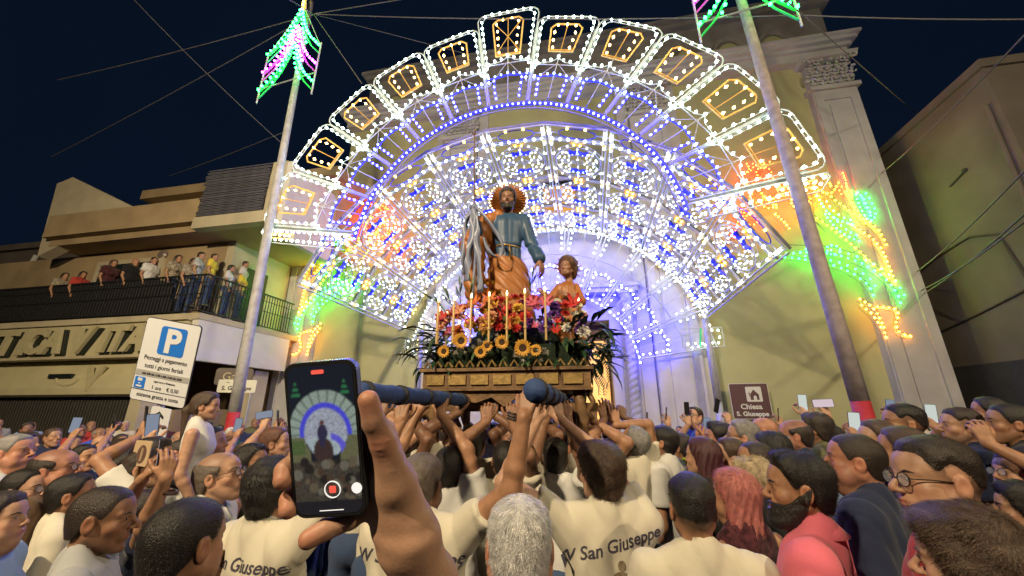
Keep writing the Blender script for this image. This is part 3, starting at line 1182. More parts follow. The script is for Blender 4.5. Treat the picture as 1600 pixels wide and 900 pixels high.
# ------------------------------------------------------------------ building with the optician's shop, left
M_CREAM = mat('ochre_stucco', (0.40, 0.30, 0.17), 0.85, var=0.28, vscale=1.2, bump=0.25, bscale=20)
M_CREAM2 = mat('cream_stucco', (0.52, 0.46, 0.32), 0.8, var=0.2, vscale=1.6, bump=0.15, bscale=25)
M_GREYW = mat('greyish_stucco', (0.17, 0.14, 0.12), 0.9, var=0.3, vscale=1.2, bump=0.2, bscale=15)
M_DARK = mat('dark_opening_and_shadow', (0.012, 0.018, 0.017), 0.4)
M_RAIL = mat('dark_iron_rail', (0.025, 0.026, 0.03), 0.5, metal=0.4)
M_MESH = mat('balcony_reed_screen', (0.035, 0.035, 0.035), 0.8, var=0.4, vscale=12)
M_SHUT = mat('slate_blind', (0.11, 0.11, 0.135), 0.8, var=0.3, vscale=6)
M_FASC = mat('shop_fascia', (0.56, 0.51, 0.31), 0.6, var=0.15, vscale=2)
M_LETT = mat('shop_letter', (0.50, 0.45, 0.27), 0.5, var=0.1)
M_WHITEB = mat('white_plaster_beam', (0.70, 0.68, 0.64), 0.75, var=0.1, vscale=2)
ob = thing('apartment_building', 'ochre two-storey building with a long balcony above an optician shop, at the left', 'building', LW(0, 0, 0), -TH)


def lb(name, m_, *bx, parent=None):
    q = MB()
    for b in bx:
        q.box(*b)
    return q.build(name, m_, parent or ob)


lb('wall', M_CREAM, (-24, -12.2, 10.3, 16, 4.7, 7.62), (-19.2, -12.0, 9.55, 16, 7.9, 8.6), (-24, -12.2, 9.9, 16, 0.0, 2.0))
lb('side_wall', M_CREAM2, (-12.2, -11.9, 10.32, 13, 4.71, 7.88))
lb('upper_wall', M_CREAM, (-17.7, -8.9, 11.3, 16, 8.6, 10.35))
lb('roof_slab', M_CREAM, (-17.9, -8.7, 10.9, 16, 10.353, 10.75))
lb('terrace_parapet', M_CREAM, (-19.0, -12.4, 9.15, 9.4, 7.9, 8.75))
lb('terrace_soffit', M_CREAM, (-19.0, -9.2, 9.4, 16, 7.65, 7.895))
q = MB()
q.prism([(-19.4, 7.3), (-15.6, 8.9), (-19.2, 10.6), (-19.9, 10.4)], 9.42, 9.8)
q.build('gable_wall', M_CREAM2, ob)
lb('beam', M_CREAM2, (-12.4, -9.2, 9.1, 9.4, 7.6, 8.0), (-9.75, -9.2, 9.1, 9.4, 8.0, 9.75))
lb('corner_box', M_WHITEB, (-9.195, -9.0, 9.1, 11.5, 7.1, 9.7))
# reed blinds on the upper terrace, one lath each
blind = MB().box(-12.35, -9.85, 9.12, 9.15, -.018, .018).build('blind_slat', M_SHUT, ob, loc=(0, 0, 8.06))
for k in range(1, 30):
    o = blind.copy()
    COL.objects.link(o)
    o.location = (random.uniform(-.06, .06), random.uniform(-.01, .02), 8.06 + k * .058)
lb('terrace_shade', M_SHUT, (-12.3, -9.9, 9.2, 9.22, 8.02, 9.75))
dk = lb('balcony_door', M_DARK, (-17.6, -14.9, 10.24, 10.29, 4.75, 7.1))
lb('door_frame', M_CREAM2, (-17.75, -17.6, 10.2, 10.32, 4.75, 7.25), (-14.9, -14.75, 10.2, 10.32, 4.75, 7.25), (-17.6, -14.9, 10.2, 10.32, 7.1, 7.25), parent=dk)
lb('side_door', M_DARK, (-11.93, -11.86, 10.9, 11.9, 4.75, 6.9))
q = MB()
q.lathe([(.2, 0), (.2, .05), (.13, .11)], 18, rotm(rx=R(90)), (-14.9, 10.29, 7.35))
q.build('wall_lamp', mat('lamp_glass_off', (.16, .12, .1), .3), ob)
# balcony slab and fascia
lb('balcony_slab', M_CREAM2, (-24, -11.0, 8.95, 13.2, 4.52, 4.70))
lb('side_beam', M_WHITEB, (-11.25, -11.02, 9.0, 12.6, 3.35, 4.515))
lb('ceiling', M_CREAM, (-24, -11.25, 9.35, 13.2, 4.3, 4.515))
# rails: bars one by one (side open, front backed by a screen)
rail = lb('handrail', M_RAIL, (-24, -11.08, 8.98, 9.02, 5.88, 5.93), (-11.12, -11.08, 9.022, 12.6, 5.88, 5.93), (-24, -11.08, 8.98, 9.02, 4.76, 4.79), (-11.12, -11.08, 9.022, 12.6, 4.76, 4.79),
          (-24, -11.08, 8.985, 9.015, 5.66, 5.68), (-11.11, -11.09, 9.022, 12.6, 5.66, 5.68), (-24, -11.08, 8.985, 9.015, 5.3, 5.32), (-11.11, -11.09, 9.022, 12.6, 5.3, 5.32))
bar0 = MB().box(-.011, .011, -.011, .011, 4.79, 5.88).build('railing_bar', M_RAIL, ob, loc=(-11.1, 9.0, 0))
pos = [(-11.1 - k * .12, 9.0) for k in range(1, 78)] + [(-11.1, 9.0 + k * .12) for k in range(1, 30)]
for x, y in pos:
    o = bar0.copy()
    COL.objects.link(o)
    o.location = (x, y, 0)
lb('balcony_screen', M_MESH, (-24, -13.0, 9.03, 9.05, 4.74, 5.9))
q = MB()
q.prism([(-13.0, 4.74), (-12.2, 4.74), (-12.4, 5.7), (-13.0, 5.86)], 9.032, 9.048)
q.build('balcony_screen', M_MESH, ob)
# shop sign band and letters
lb('sign_band', M_FASC, (-24, -11.3, 8.9, 9.3, 3.52, 4.48))
lb('sign_band_edge', M_CREAM2, (-24, -11.25, 8.82, 9.3, 4.483, 4.518), (-24, -11.3, 8.80, 9.3, 3.44, 3.517))
x = -18.9
for chh, wd in (('T', .62), ('T', .70), ('I', .46), ('C', .70), ('A', 1.02), ('V', .85), ('I', .42), ('T', .66), ('A', .8)):
    V, F = textmesh(chh, 1.0, shear=.22, extrude=.05, bold=.045)
    V = V * np.array([1.0, 1, 1.02])
    q = MB()
    q.add(V, F, None, (x + .3, 8.76, 3.64))
    o = q.build('letter', M_LETT, ob)
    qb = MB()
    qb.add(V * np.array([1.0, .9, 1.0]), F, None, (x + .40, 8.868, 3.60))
    qb.build('modelled_letter_shadow', M_DARK, o)  # dark offset copy of the letter stands in for its cast shadow
    x += wd * 1.06
# lower curved fascia with the relief emblem, then the roller grille
q = MB()
P = [(9.25, 3.42), (9.12, 3.2), (9.02, 2.9), (8.97, 2.6), (8.98, 2.42), (9.1, 2.36), (9.3, 2.36), (9.3, 3.42)]
V = [(x_, p[0], p[1]) for x_ in (-24, -12.7) for p in P]
n = len(P)
F = [tuple(range(n))[::-1], tuple(range(n, 2 * n))] + [(i, (i + 1) % n, (i + 1) % n + n, i + n) for i in range(n)]
q.add(V, F)
q.build('shop_canopy', M_FASC, ob)
em = MB()
V, F = textmesh('V', .95, shear=.15, extrude=.04, bold=.03)
em.add(V, F, None, (-14.35, 8.99, 2.55))
em.build('emblem_letter', M_LETT, ob)
em = MB()
em.tube([(-15.25 + .42 * math.cos(a), 8.99, 2.88 + .20 * math.sin(a)) for a in np.linspace(2.6, 6.2, 14)], .035, 6)
em.build('emblem_curve', M_LETT, ob)
em = MB()
em.box(-16.0, -15.1, 8.955, 9.1, 2.9, 3.02)
em.build('emblem_slot', M_DARK, ob)
lb('shop_front', mat('shop_window_glass', (.012, .014, .014), 0.06, spec=.8), (-24, -12.7, 9.42, 9.45, 0.3, 2.36))
q = MB()
for k in range(90):
    q.box(-24, -12.72, 9.30, 9.315, 0.4 + k * .0216, 0.4 + k * .0216 + .005)
for k in range(100):
    q.box(-24 + k * .113, -24 + k * .113 + .012, 9.315, 9.325, 0.4, 2.35)
tag(q.build('roller_grille', mat('grille_grey_steel', (.16, .15, .13), .5), ob), kind='stuff')
lb('shop_pillar', M_CREAM2, (-12.7, -12.3, 9.0, 9.6, 0, 3.4))
lb('shop_pillar', M_CREAM2, (-11.6, -11.3, 11.6, 12.2, 0, 3.3))
lb('porch_wall', M_CREAM, (-24, -10.9, 13.2, 16, 0, 10.3))
lb('porch_inner_wall', M_GREYW, (-12.29, -11.62, 12.0, 12.2, 0, 4.3))
# farther house at the left edge
hb = thing('house', 'dim grey house beyond the ochre building, at the left edge under the sky', 'house', LW(-26, 12.3, 0), -TH)
lb('wall', M_GREYW, (-14, 4.6, 0, 8, 0, 9.3), parent=hb)
lb('roof_edge', M_GREYW, (-14.1, 4.7, -.2, 8.2, 9.303, 9.6), parent=hb)
q = MB()
q.tube([(.4, -.14, 6.9), (.9, -.14, 8.9)], .10, 8)
q.build('downpipe', M_WHITEB, hb)

# ------------------------------------------------------------------ dark building on the right
M_RB = mat('weathered_tan_stucco', (0.17, 0.145, 0.12), 0.9, var=0.45, vscale=.55, bump=0.3, bscale=12, col2=(.10, .085, .07))
rbg = thing('house', 'tall plain stucco house with a flat dark side wall, along the right edge', 'house', LW(10.7, 10.15, 0), -TH)
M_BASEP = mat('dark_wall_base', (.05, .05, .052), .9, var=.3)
q = MB()
q.box(0, 12, 0, 14, 3.2, 10.6)
q.build('wall', M_RB, rbg)
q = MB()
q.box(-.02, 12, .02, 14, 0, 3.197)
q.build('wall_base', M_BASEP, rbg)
q = MB()
q.box(-.08, 12.1, -.08, 14, 10.603, 10.85)
q.build('parapet', M_RB, rbg)
q = MB()
q.box(.5, 12, -.9, -.002, 8.3, 8.55)
q.box(.5, 12, -.9, -.8, 8.553, 9.3)
q.build('balcony', M_RB, rbg)
q = MB()
q.box(1.0, 3.2, -.05, -.003, 5.7, 7.9)
q.build('shutter', M_SHUT, rbg)
q = MB()
q.tube([(-.04, .25, 9.6), (-.04, .3, 7.0), (-.04, .35, 3.3)], .045, 6)
q.build('downpipe', M_RB, rbg)
q = MB()
q.tube([(-.03, 4.5, 6.0), (-.03, 3.0, 6.45), (-.03, 1.9, 6.6), (-.03, 1.2, 6.35), (-.03, .9, 4.6)], .03, 5)
q.tube([(-.03, 5.8, 3.9), (-.03, 2.5, 4.5), (-.03, .2, 5.0)], .03, 5)
q.tube([(-.03, 1.9, 8.2), (-.03, 1.4, 8.35)], .03, 5)
q.ball((-.04, 1.35, 8.38), .07)
q.build('wall_cable', mat('dark_cable', (.05, .045, .04), .7), rbg)

# ------------------------------------------------------------------ street lamps behind the camera (they light the scene warm)
M_LAMPB = mat('lamp_housing', (.1, .1, .1), .5)
M_LAMPE = mat('lamp_lens', (1, .8, .5), .4, emis=(1.0, .62, .28), estr=4.0, sample=False)


def street_lamp(x, y, z, aim, power, label, size=.5, spread=150):
    t = thing('street_lamp', label, 'street lamp', (x, y, 0))
    q = MB()
    q.tube([(0, 0, 0), (0, 0, z + .1)], [.09, .05], 10)
    q.build('post', M_LAMPB, t, smooth=True)
    hd = (Vector(aim) - Vector((x, y, z))).normalized()
    q = MB()
    q.tube([(0, 0, z + .1), (hd.x * .5, hd.y * .5, z + .25), (hd.x * .9, hd.y * .9, z + .22)], .04, 8)
    q.cbox((hd.x * 1.1, hd.y * 1.1, z + .24), (.5, .5, .12))
    q.build('lamp_head', M_LAMPB, t)
    q = MB()
    q.cbox((hd.x * 1.1, hd.y * 1.1, z + .17), (.4, .4, .02))
    q.build('lens', M_LAMPE, t)
    ld = bpy.data.lights.new('street_light', 'AREA')
    ld.shape = 'DISK'
    ld.size = size
    ld.energy = power
    ld.color = (1.0, .79, .50)
    ld.spread = R(spread)
    lo = bpy.data.objects.new('street_light', ld)
    COL.objects.link(lo)
    lo.parent = t
    lo.location = (hd.x * 1.1, hd.y * 1.1, z + .12)
    lo.rotation_euler = hd.to_track_quat('-Z', 'Y').to_euler()
    return t


street_lamp(-5.0, -6.0, 9.0, (-7, 10, 3), 3000, 'street lamp on a dark post behind the crowd, left of the camera')
street_lamp(7.5, -5.5, 9.3, (5, 12, 3), 1350, 'street lamp on a dark post behind the crowd, right of the camera')

# ------------------------------------------------------------------ signs
M_SIGNW = mat('sign_white', (0.62, 0.64, 0.68), 0.35)
M_SIGNB = mat('sign_blue', (0.02, 0.16, 0.62), 0.35)
M_SIGNK = mat('sign_black', (0.02, 0.02, 0.025), 0.5)
M_SIGNG = mat('sign_grey_strip', (0.33, 0.33, 0.33), 0.5)
M_SIGNBR = mat('sign_brown', (0.10, 0.045, 0.04), 0.4, var=.1)
M_SIGNY = mat('sign_cream', (0.62, 0.62, 0.52), 0.4)
M_STEEL = mat('galvanised_steel', (0.4, 0.4, 0.4), 0.4, metal=0.7)


def text(s, size, x, z, parent, m_, name='lettering', y=-.016, sx=1.0, ext=.001, bold=0.0, shear=0.0, space=1.0):
    V, F = textmesh(s, size, extrude=ext, bold=bold, shear=shear, space=space)
    q = MB()
    q.add(V * np.array([sx, 1, 1]), F, None, (x, y, z))
    return q.build(name, m_, parent)


def rrprism(q, x0, x1, z0, z1, r, y0, y1):
    q.prism(rrect(x0, x1, z0, z1, r, 4)[::-1], y0, y1)


ps = thing('parking_sign', 'white parking sign with a blue P on a tilted pole above the left crowd', 'road sign', (-3.542, 3.979, 2.462))
ps.rotation_euler = (.239, .178, .002)
q = MB(); rrprism(q, -.30, .30, -.425, .425, .035, -.004, .004)
brd = q.build('board', M_SIGNK, ps)
q = MB(); rrprism(q, -.292, .292, -.417, .417, .03, -.0075, -.0045)
q.build('face', M_SIGNW, ps)
q = MB(); rrprism(q, -.115, .165, .07, .36, .03, -.0105, -.008)
pb = q.build('blue_panel', M_SIGNB, ps)
text('P', .33, .03, .105, pb, M_SIGNW, y=-.013, bold=.012)
text('Posteggi a pagamento', .062, 0, .0, ps, M_SIGNK, y=-.010, sx=.86)
text('tutti i giorni feriali', .062, 0, -.082, ps, M_SIGNK, y=-.010, sx=.92)
q = MB(); q.box(-.285, .285, -.0105, -.008, -.17, -.112)
gs = q.build('grey_strip', M_SIGNG, ps)
text('dalle 8.00 alle 13.00 e dalle 16.00 alle 20.00', .030, 0, -.152, gs, M_SIGNK, y=-.013, sx=.82)
q = MB(); rrprism(q, -.275, -.165, -.30, -.185, .01, -.0105, -.008)
ic = q.build('meter_symbol', M_SIGNB, ps)
q = MB(); rrprism(q, -.245, -.195, -.225, -.195, .008, -.013, -.011); q.box(-.25, -.19, -.013, -.011, -.285, -.268); q.prism([(-.22, -.26), (-.235, -.243), (-.205, -.243)][::-1], -.013, -.011)
q.build('meter_symbol_print', M_SIGNW, ic)
text('ogni ora o frazione', .030, .04, -.215, ps, M_SIGNK, y=-.010)
text('1 ora    \u20ac 0,50', .055, .06, -.285, ps, M_SIGNK, y=-.010, sx=.9)
q = MB(); q.box(-.292, .292, -.0105, -.008, -.312, -.306); q.build('dividing_line', M_SIGNK, ps)
text('sistema gratta e sosta', .056, 0, -.375, ps, M_SIGNK, y=-.010, sx=.92)
q = MB(); q.tube([(.02, .035, .35), (.02, .035, -2.4)], .03, 10); q.build('pole', M_STEEL, ps, smooth=True)
q = MB(); rrprism(q, -.035, .175, -.92, -.45, .015, -.006, .002)
ap = q.build('arrow_plate', M_SIGNW, ps)
q = MB(); q.prism([(.05, -.60), (.062, -.60), (.062, -.53), (.11, -.56), (.11, -.535), (.056, -.49), (.002, -.535), (.002, -.56), (.05, -.53)][::-1], -.010, -.0065)
q.build('arrow', M_SIGNK, ap)

ss = thing('street_sign', 'small cream street name plate beside the red and white left pole', 'sign', (-6.633, 9.551, 2.538), .289)
q = MB(); rrprism(q, -.4, .4, -.15, .15, .03, -.01, .01); q.build('plate', M_SIGNY, ss)
text('S. Giuseppe', .13, 0, -.09, ss, M_SIGNK, bold=.003)
text('via', .06, -.2, .07, ss, M_SIGNK)
q = MB(); q.tube([(.3, .04, .15), (.3, .04, -2.538)], .03, 8); q.build('pole', M_STEEL, ss)
s2 = thing('shop_sign', 'dim round-cornered sign hanging behind the small cream street plate', 'sign', (-7.5, 10.6, 2.85), .2)
q = MB(); rrprism(q, -.45, .45, -.22, .22, .08, -.01, .03); q.build('plate', M_GREYW, s2)
text('Ga', .3, -.1, -.1, s2, M_LETT, y=-.02)
q = MB(); q.tube([(0, .02, .2), (0, .02, 1.5)], .02, 6); q.build('hanger', M_RAIL, s2)

bs = thing('church_sign', 'brown sign with a white church symbol behind the thin pole on the right', 'sign', (6.913, 11.613, 2.237), -.358)
q = MB(); rrprism(q, -.5, .5, -.5, .5, .04, -.01, .02); q.build('board', M_SIGNY, bs)
q = MB(); rrprism(q, -.485, .485, -.485, .485, .035, -.016, -.0105); q.build('face', M_SIGNBR, bs)
q = MB(); rrprism(q, -.08, .32, -.02, .40, .03, -.021, -.017); pn = q.build('symbol_panel', M_SIGNY, bs)
q = MB(); q.prism([(.02, .03), (.02, .18), (.12, .32), (.24, .18), (.24, .03), (.18, .03), (.18, .12), (.14, .16), (.10, .12), (.10, .03)][::-1], -.026, -.0215)
q.build('church_symbol', M_SIGNBR, pn)
q = MB(); q.box(-.005, .01, -.026, -.0215, .12, .26); q.box(-.03, .035, -.026, -.0215, .2, .215); q.build('cross', M_SIGNBR, pn)
text('Chiesa', .2, 0, -.22, bs, M_SIGNY, y=-.021, bold=.006)
text('S. Giuseppe', .17, 0, -.41, bs, M_SIGNY, y=-.021, bold=.006)
for _x in (-.3, .3):
    q = MB(); q.tube([(_x, .05, .4), (_x, .05, -2.237)], .03, 8); q.build('post', M_STEEL, bs)
# ------------------------------------------------------------------ people
SKIN = {
    'light': (0.50, 0.29, 0.19), 'tan': (0.40, 0.21, 0.12), 'olive': (0.36, 0.20, 0.12), 'ruddy': (0.46, 0.22, 0.14), 'dark': (0.20, 0.10, 0.06), 'brown': (0.28, 0.145, 0.085),
}


def skinm(k):
    return mat('skin_' + k, SKIN[k], 0.50, var=0.30, vscale=26, bump=0.07, bscale=260, spec=0.4, attr='tint', sss=0.06)


HAIRC = {'black': (0.016, 0.013, 0.012), 'dark': (0.035, 0.024, 0.018), 'brown': (0.075, 0.045, 0.028), 'auburn': (0.13, 0.055, 0.030), 'grey': (0.26, 0.25, 0.24), 'white': (0.62, 0.61, 0.60),
         'greybrown': (0.15, 0.12, 0.095), 'pink': (0.48, 0.16, 0.14), 'blonde': (0.42, 0.33, 0.20), 'maroon': (0.07, 0.02, 0.025)}


def hairm(k):
    return mat('hair_' + k, HAIRC[k], 0.42, var=0.4, vscale=45, bump=0.5, bscale=220, spec=0.45, attr='tint')


CLOTH = {'cream': (0.60, 0.56, 0.45), 'white': (0.60, 0.60, 0.58), 'grey': (0.36, 0.37, 0.38), 'navy': (0.022, 0.030, 0.065), 'black': (0.016, 0.016, 0.018), 'pink': (0.72, 0.16, 0.22), 'blue': (0.05, 0.10, 0.50),
         'green': (0.03, 0.14, 0.06), 'red': (0.42, 0.05, 0.04), 'yellow': (0.65, 0.50, 0.06), 'maroon': (0.10, 0.03, 0.04), 'brown': (0.13, 0.08, 0.05), 'sky': (0.30, 0.42, 0.60), 'beige': (0.45, 0.38, 0.28), 'olive': (0.12, 0.12, 0.06),
         'jeans': (0.05, 0.08, 0.16), 'hivis': (0.45, 0.80, 0.05), 'charcoal': (0.05, 0.05, 0.055), 'pattern': (0.30, 0.31, 0.33)}


def clothm(k):
    nm = 'cloth_' + k
    if nm in MATS:
        return MATS[nm]
    pt = k in ('pattern', 'maroon', 'beige')
    m = mat(nm, CLOTH[k], 0.85, var=.75 if pt else .14, vscale=38 if pt else 7, bump=0.10, bscale=160, spec=.15, sheen=.1, detail=1 if pt else 4)
    N, L = m.node_tree.nodes, m.node_tree.links
    tc = N.new('ShaderNodeTexCoord')
    mp = N.new('ShaderNodeMapping')
    mp.inputs['Scale'].default_value = (1.0, 1.0, .45)
    mp.inputs['Rotation'].default_value = (0, .5, .3)
    nz = N.new('ShaderNodeTexNoise')          # creases of worn cotton
    nz.noise_type = 'RIDGED_MULTIFRACTAL'
    nz.inputs['Scale'].default_value = 6.0
    nz.inputs['Detail'].default_value = 2.5
    nz.inputs['Distortion'].default_value = .5
    L.new(tc.outputs['Object'], mp.inputs['Vector'])
    L.new(mp.outputs['Vector'], nz.inputs['Vector'])
    bp = N.new('ShaderNodeBump')
    bp.inputs['Strength'].default_value = 1.0
    bp.inputs['Distance'].default_value = .045
    L.new(nz.outputs['Fac'], bp.inputs['Height'])
    old = [n for n in N if n.type == 'BUMP' and n != bp][0]
    L.new(bp.outputs['Normal'], old.inputs['Normal'])
    return m


M_EYE = mat('eye_white', (0.62, 0.58, 0.54), 0.2)
M_IRIS = mat('iris', (0.02, 0.012, 0.008), 0.15)
M_PHONEB = mat('phone_black', (0.02, 0.02, 0.022), 0.25)
M_GLASSF = mat('spectacle_frame', (0.02, 0.02, 0.02), 0.3)


def glasslens():
    m = mat('spectacle_lens', (0.8, 0.85, 0.9), 0.05, spec=0.8)
    m.node_tree.nodes['Principled BSDF'].inputs['Alpha'].default_value = .16
    return m


def wob(p, fr, seed, amp=1.0):
    r = np.random.RandomState(seed)
    o = np.zeros(len(p))
    for i in range(5):
        k = r.normal(size=3)
        k = k / np.linalg.norm(k) * fr * (0.7 + 0.3 * i)
        o += np.sin(p @ k + r.uniform(0, 6)) / (1 + .4 * i)
    return amp * o / 2.6


def head_field(P):
    """distance to the skin of head and neck; front +y, origin between the ears"""
    w, jaw, nose, fat = P.get('w', 1), P.get('jaw', 1), P.get('nose', 1), P.get('fat', 0)
    fem = P.get('fem', 0)

    def f(p):
        q = p.copy()
        q[:, 0] = np.abs(q[:, 0])
        d = dell(q, (0, -.014, .030), (.074 * w, .096, .086))
        d = smin(d, dell(q, (0, .030, .036), (.058 * w, .058, .056)), .03)
        d = smin(d, dell(q, (0, .030, -.035), (.056 * w, .056, .078)), .025)
        d = smin(d, dcone(q, (.052 * w, -.004, -.045), (.018, .066, -.100 * jaw), .020 + .01 * fat, .015), .028)
        d = smin(d, dsph(q, (0, .078, -.099 * jaw), .0155 - .003 * fem), .018)
        d = smin(d, dell(q, (.042 * w, .052, -.022), (.024, .024, .022)), .018)
        if fat:
            d = smin(d, dell(q, (.042, .035, -.062), (.034, .042, .036)), .02)
            d = smin(d, dell(q, (0, .028, -.120), (.055, .05, .035)), .03)
        # eye sockets, brow
        d = smax(d, -dell(q, (.032, .103, .006), (.020, .020, .013)), .014)
        d = smin(d, dcone(q, (.046, .068, .024), (.014, .082, .020), .008, .009 - .003 * fem), .012)
        # eyeball and lids
        d = smin(d, dell(q, (.032, .069, .004), (.016, .0155, .0115)), .005)
        # nose
        n = nose
        d = smin(d, dcone(q, (0, .083, .016), (0, .083 + .022 * n, -.018), .0075, .0085), .012)
        d = smin(d, dsph(q, (0, .083 + .024 * n, -.026), .0105), .008)
        d = smin(d, dell(q, (.0115, .083 + .013 * n, -.030), (.0085, .011, .0075)), .006)
        # mouth
        d = smin(d, dell(q, (0, .078, -.060), (.030, .018, .022)), .014)
        d = smin(d, dcone(q, (.018, .084, -.0565), (0, .0945, -.0545), .003, .0052), .005)
        d = smin(d, dcone(q, (.017, .083, -.0640), (0, .0925, -.0660), .003, .0062), .005)
        d = smax(d, -dcone(q, (.022, .084, -.0600), (0, .1000, -.0603), .0016, .0016), .003)
        if P.get('open'):
            d = smax(d, -dell(q, (0, .098, -.062), (.016, .016, .006)), .003)
        # ear
        e = dell(q, (.077 * w, -.010, -.004), (.0085, .020, .031))
        e = smax(e, -dell(q, (.086 * w, -.006, .001), (.007, .011, .019)), .004)
        d = smin(d, e, .006)
        # neck and slope to the shoulders
        nr = .050 + .012 * fat - .008 * fem
        d = smin(d, dcone(q, (0, -.022, -.060), (0, -.032, -.19), nr, nr + .001), .02)
        d = smin(d, dcone(q, (.01, -.038, -.165), (.075, -.036, -.215), .032, .018), .03)
        d = smax(d, q[:, 2] * -1 - .215, .01)
        return d
    return f


def head_tint(V, P):
    P = dict(P)
    x, y, z = np.abs(V[:, 0]), V[:, 1], V[:, 2]
    t = np.ones((len(V), 3))

    def g(c, s, col, a):
        w = np.exp(-(((x - c[0]) / s[0]) ** 2 + ((y - c[1]) / s[1]) ** 2 + ((z - c[2]) / s[2]) ** 2))[:, None] * a
        t[:] = t * (1 - w) + t * np.array(col) * w
    g((0, .092, -.060), (.018, .02, .0075), (1.0, .50, .48), .9)
    g((.045, .06, -.03), (.022, .04, .02), (1.1, .82, .78), .6)
    g((0, .11, -.025), (.014, .02, .014), (1.08, .80, .76), .6)
    g((.080, -.01, 0), (.02, .03, .035), (1.08, .78, .72), .6)
    g((.032, .085, .004), (.016, .02, .009), (.75, .62, .58), .6)
    g((0, .1, -.0602), (.02, .02, .0018), (.35, .2, .2), .9)
    b = P.get('stubble', 0)
    if b:
        m = (z < -.030) & (y > -.02) & (z > -.135)
        w = np.clip((-z - .030) / .02, 0, 1) * np.clip((y + .02) / .02, 0, 1) * m
        w *= 1 - np.exp(-(((x) / .02) ** 2 + ((z + .06) / .007) ** 2))
        w *= b
        t *= (1 - w)[:, None] + w[:, None] * np.array((.42, .45, .52))
    s = P.get('scalp', 0)          # shaved hair shows as a darker skin
    if s:
        yl = .045 + .62 * (z - .03)
        w = np.clip((yl - y) / .025, 0, 1) * np.clip((z + .062 + .32 * np.clip(-y, -.05, .1)) / .04, 0, 1) * (x < .076)
        w = w * s
        t *= (1 - w)[:, None] + w[:, None] * np.array((.30, .30, .32))
    return t


HEADC = {}


def head_mesh(key, P, h):
    k = (key, h)
    if k not in HEADC:
        V, F = surfnet(head_field(P), (-.17, -.13, -.26), (.17, .13, .13), h)
        HEADC[k] = (V, F, head_tint(V, P))
    return HEADC[k]


def hair_field(st, P):
    w = P.get('w', 1)
    seed = P.get('seed', 1)

    def f(p):
        q = p.copy()
        q[:, 0] = np.abs(q[:, 0])
        x, y, z = q[:, 0], q[:, 1], q[:, 2]
        e = dell(q, (0, -.014, .030), (.074 * w, .096, .086))
        e = smin(e, dell(q, (0, .030, .036), (.058 * w, .058, .056)), .03)
        e = smin(e, dcone(q, (0, -.03, -.03), (0, -.042, -.13), .062, .050), .03)
        az = np.arctan2(p[:, 0], p[:, 1] + .02)
        top = np.clip((z - .03) / .06, 0, 1)
        ylim = .045 + .62 * (z - .03) - .012 * np.exp(-((x - .05) / .02) ** 2)
        zl = np.interp(y, [-.08, -.055, -.03, 0.0, .03], [-.066, -.060, -.028, .014, -.010])
        ylim = ylim + wob(p, 160, seed + 5, .0035)
        zl = zl + wob(p, 150, seed + 6, .004)
        if st == 'fade':
            t = .002 + .012 * top * np.clip((z - .03) / .03, 0, 1) + wob(p, 150, seed, .0016)
            zl = zl + .040 + .02 * np.clip(-y / .05, 0, 1)
        elif st == 'buzz':
            t = .0015 + .003 * top
            zl = zl + .008
        elif st == 'crop':
            t = .004 + .008 * top + wob(p, 150, seed, .0016)
        elif st == 'short':
            t = .006 + .010 * top + wob(p, 110, seed, .0025)
        elif st == 'messy':
            t = .015 + .013 * top + wob(p, 60, seed, .006) + wob(p, 150, seed + 3, .003)
            ylim = ylim + .012
            zl = zl - .020
        elif st == 'pomp':
            t = .003 + top * (.010 + .016 * np.clip(y / .07, 0, 1)) + np.sin(az * 14 + wob(p, 40, seed, 1.5)) * .0025 * top
        elif st == 'sides':
            t = .007 + wob(p, 130, seed, .002)
            lim = .052 - .3 * y
            e = smax(e, (z - lim) * .8, .012)
        elif st == 'curly':
            t = .030 + .012 * top + wob(p, 85, seed, .010) + wob(p, 200, seed + 2, .004)
            zl = zl - .05
            ylim = ylim + .015
        elif st in ('long', 'pony', 'bob'):
            t = .011 + .007 * top + np.sin(az * 22 + wob(p, 30, seed, 2)) * .0018
            ylim = ylim + .004
            zl = zl - (.03 if st != 'pony' else -.0)
        r = smax(y - ylim, zl - z, .015)
        d = smax(e - t * np.clip(-r / .022, .12, 1), r, .006)
        if st == 'long' or st == 'bob':
            bz = -.24 if st == 'long' else -.12
            wv = np.sin(az * 16 + z * 40 + wob(p, 25, seed, 1.5)) * .004
            c = dcone(q, (.050, -.030, .03), (.066, -.045, bz), .046, .034)
            c = smin(c, dcone(q, (0, -.05, .03), (0, -.075, bz), .065, .045), .03)
            c = smax(c, y - .030 - .1 * (z + .1), .012)
            d = smin(d, c + wv, .018)
            d = smax(d, y - np.where(z < .02, .042, .2), .01)
        if st == 'pony':
            c = dcone(p, (0, -.095, .03), (0, -.135, -.03), .026, .030)
            c = smin(c, dcone(p, (0, -.135, -.03), (0, -.125, -.26), .030, .010), .02)
            d = smin(d, c + wob(p, 60, seed, .003), .012)
        if st == 'bun':
            pass
        return d
    return f


HAIRCACHE = {}


def hair_mesh(st, P, h):
    k = (st, P.get('w', 1), P.get('seed', 1), h)
    if k not in HAIRCACHE:
        lo = -.34 if st in ('long', 'pony') else -.18
        V, F = surfnet(hair_field(st, P), (-.15, -.19, lo), (.15, .15, .18), h)
        c = wob(V, 120, 7, .16) + wob(V, 400, 9, .12)
        T = np.clip(1 + c[:, None] * np.ones(3), .5, 1.6)
        HAIRCACHE[k] = (V, F, T)
    return HAIRCACHE[k]


def mesh_normals(V, F):
    n = np.cross(V[F[:, 2]] - V[F[:, 0]], V[F[:, 3]] - V[F[:, 1]])
    N = np.zeros_like(V)
    for i in range(4):
        np.add.at(N, F[:, i], n)
    return N / (np.linalg.norm(N, axis=1)[:, None] + 1e-12)


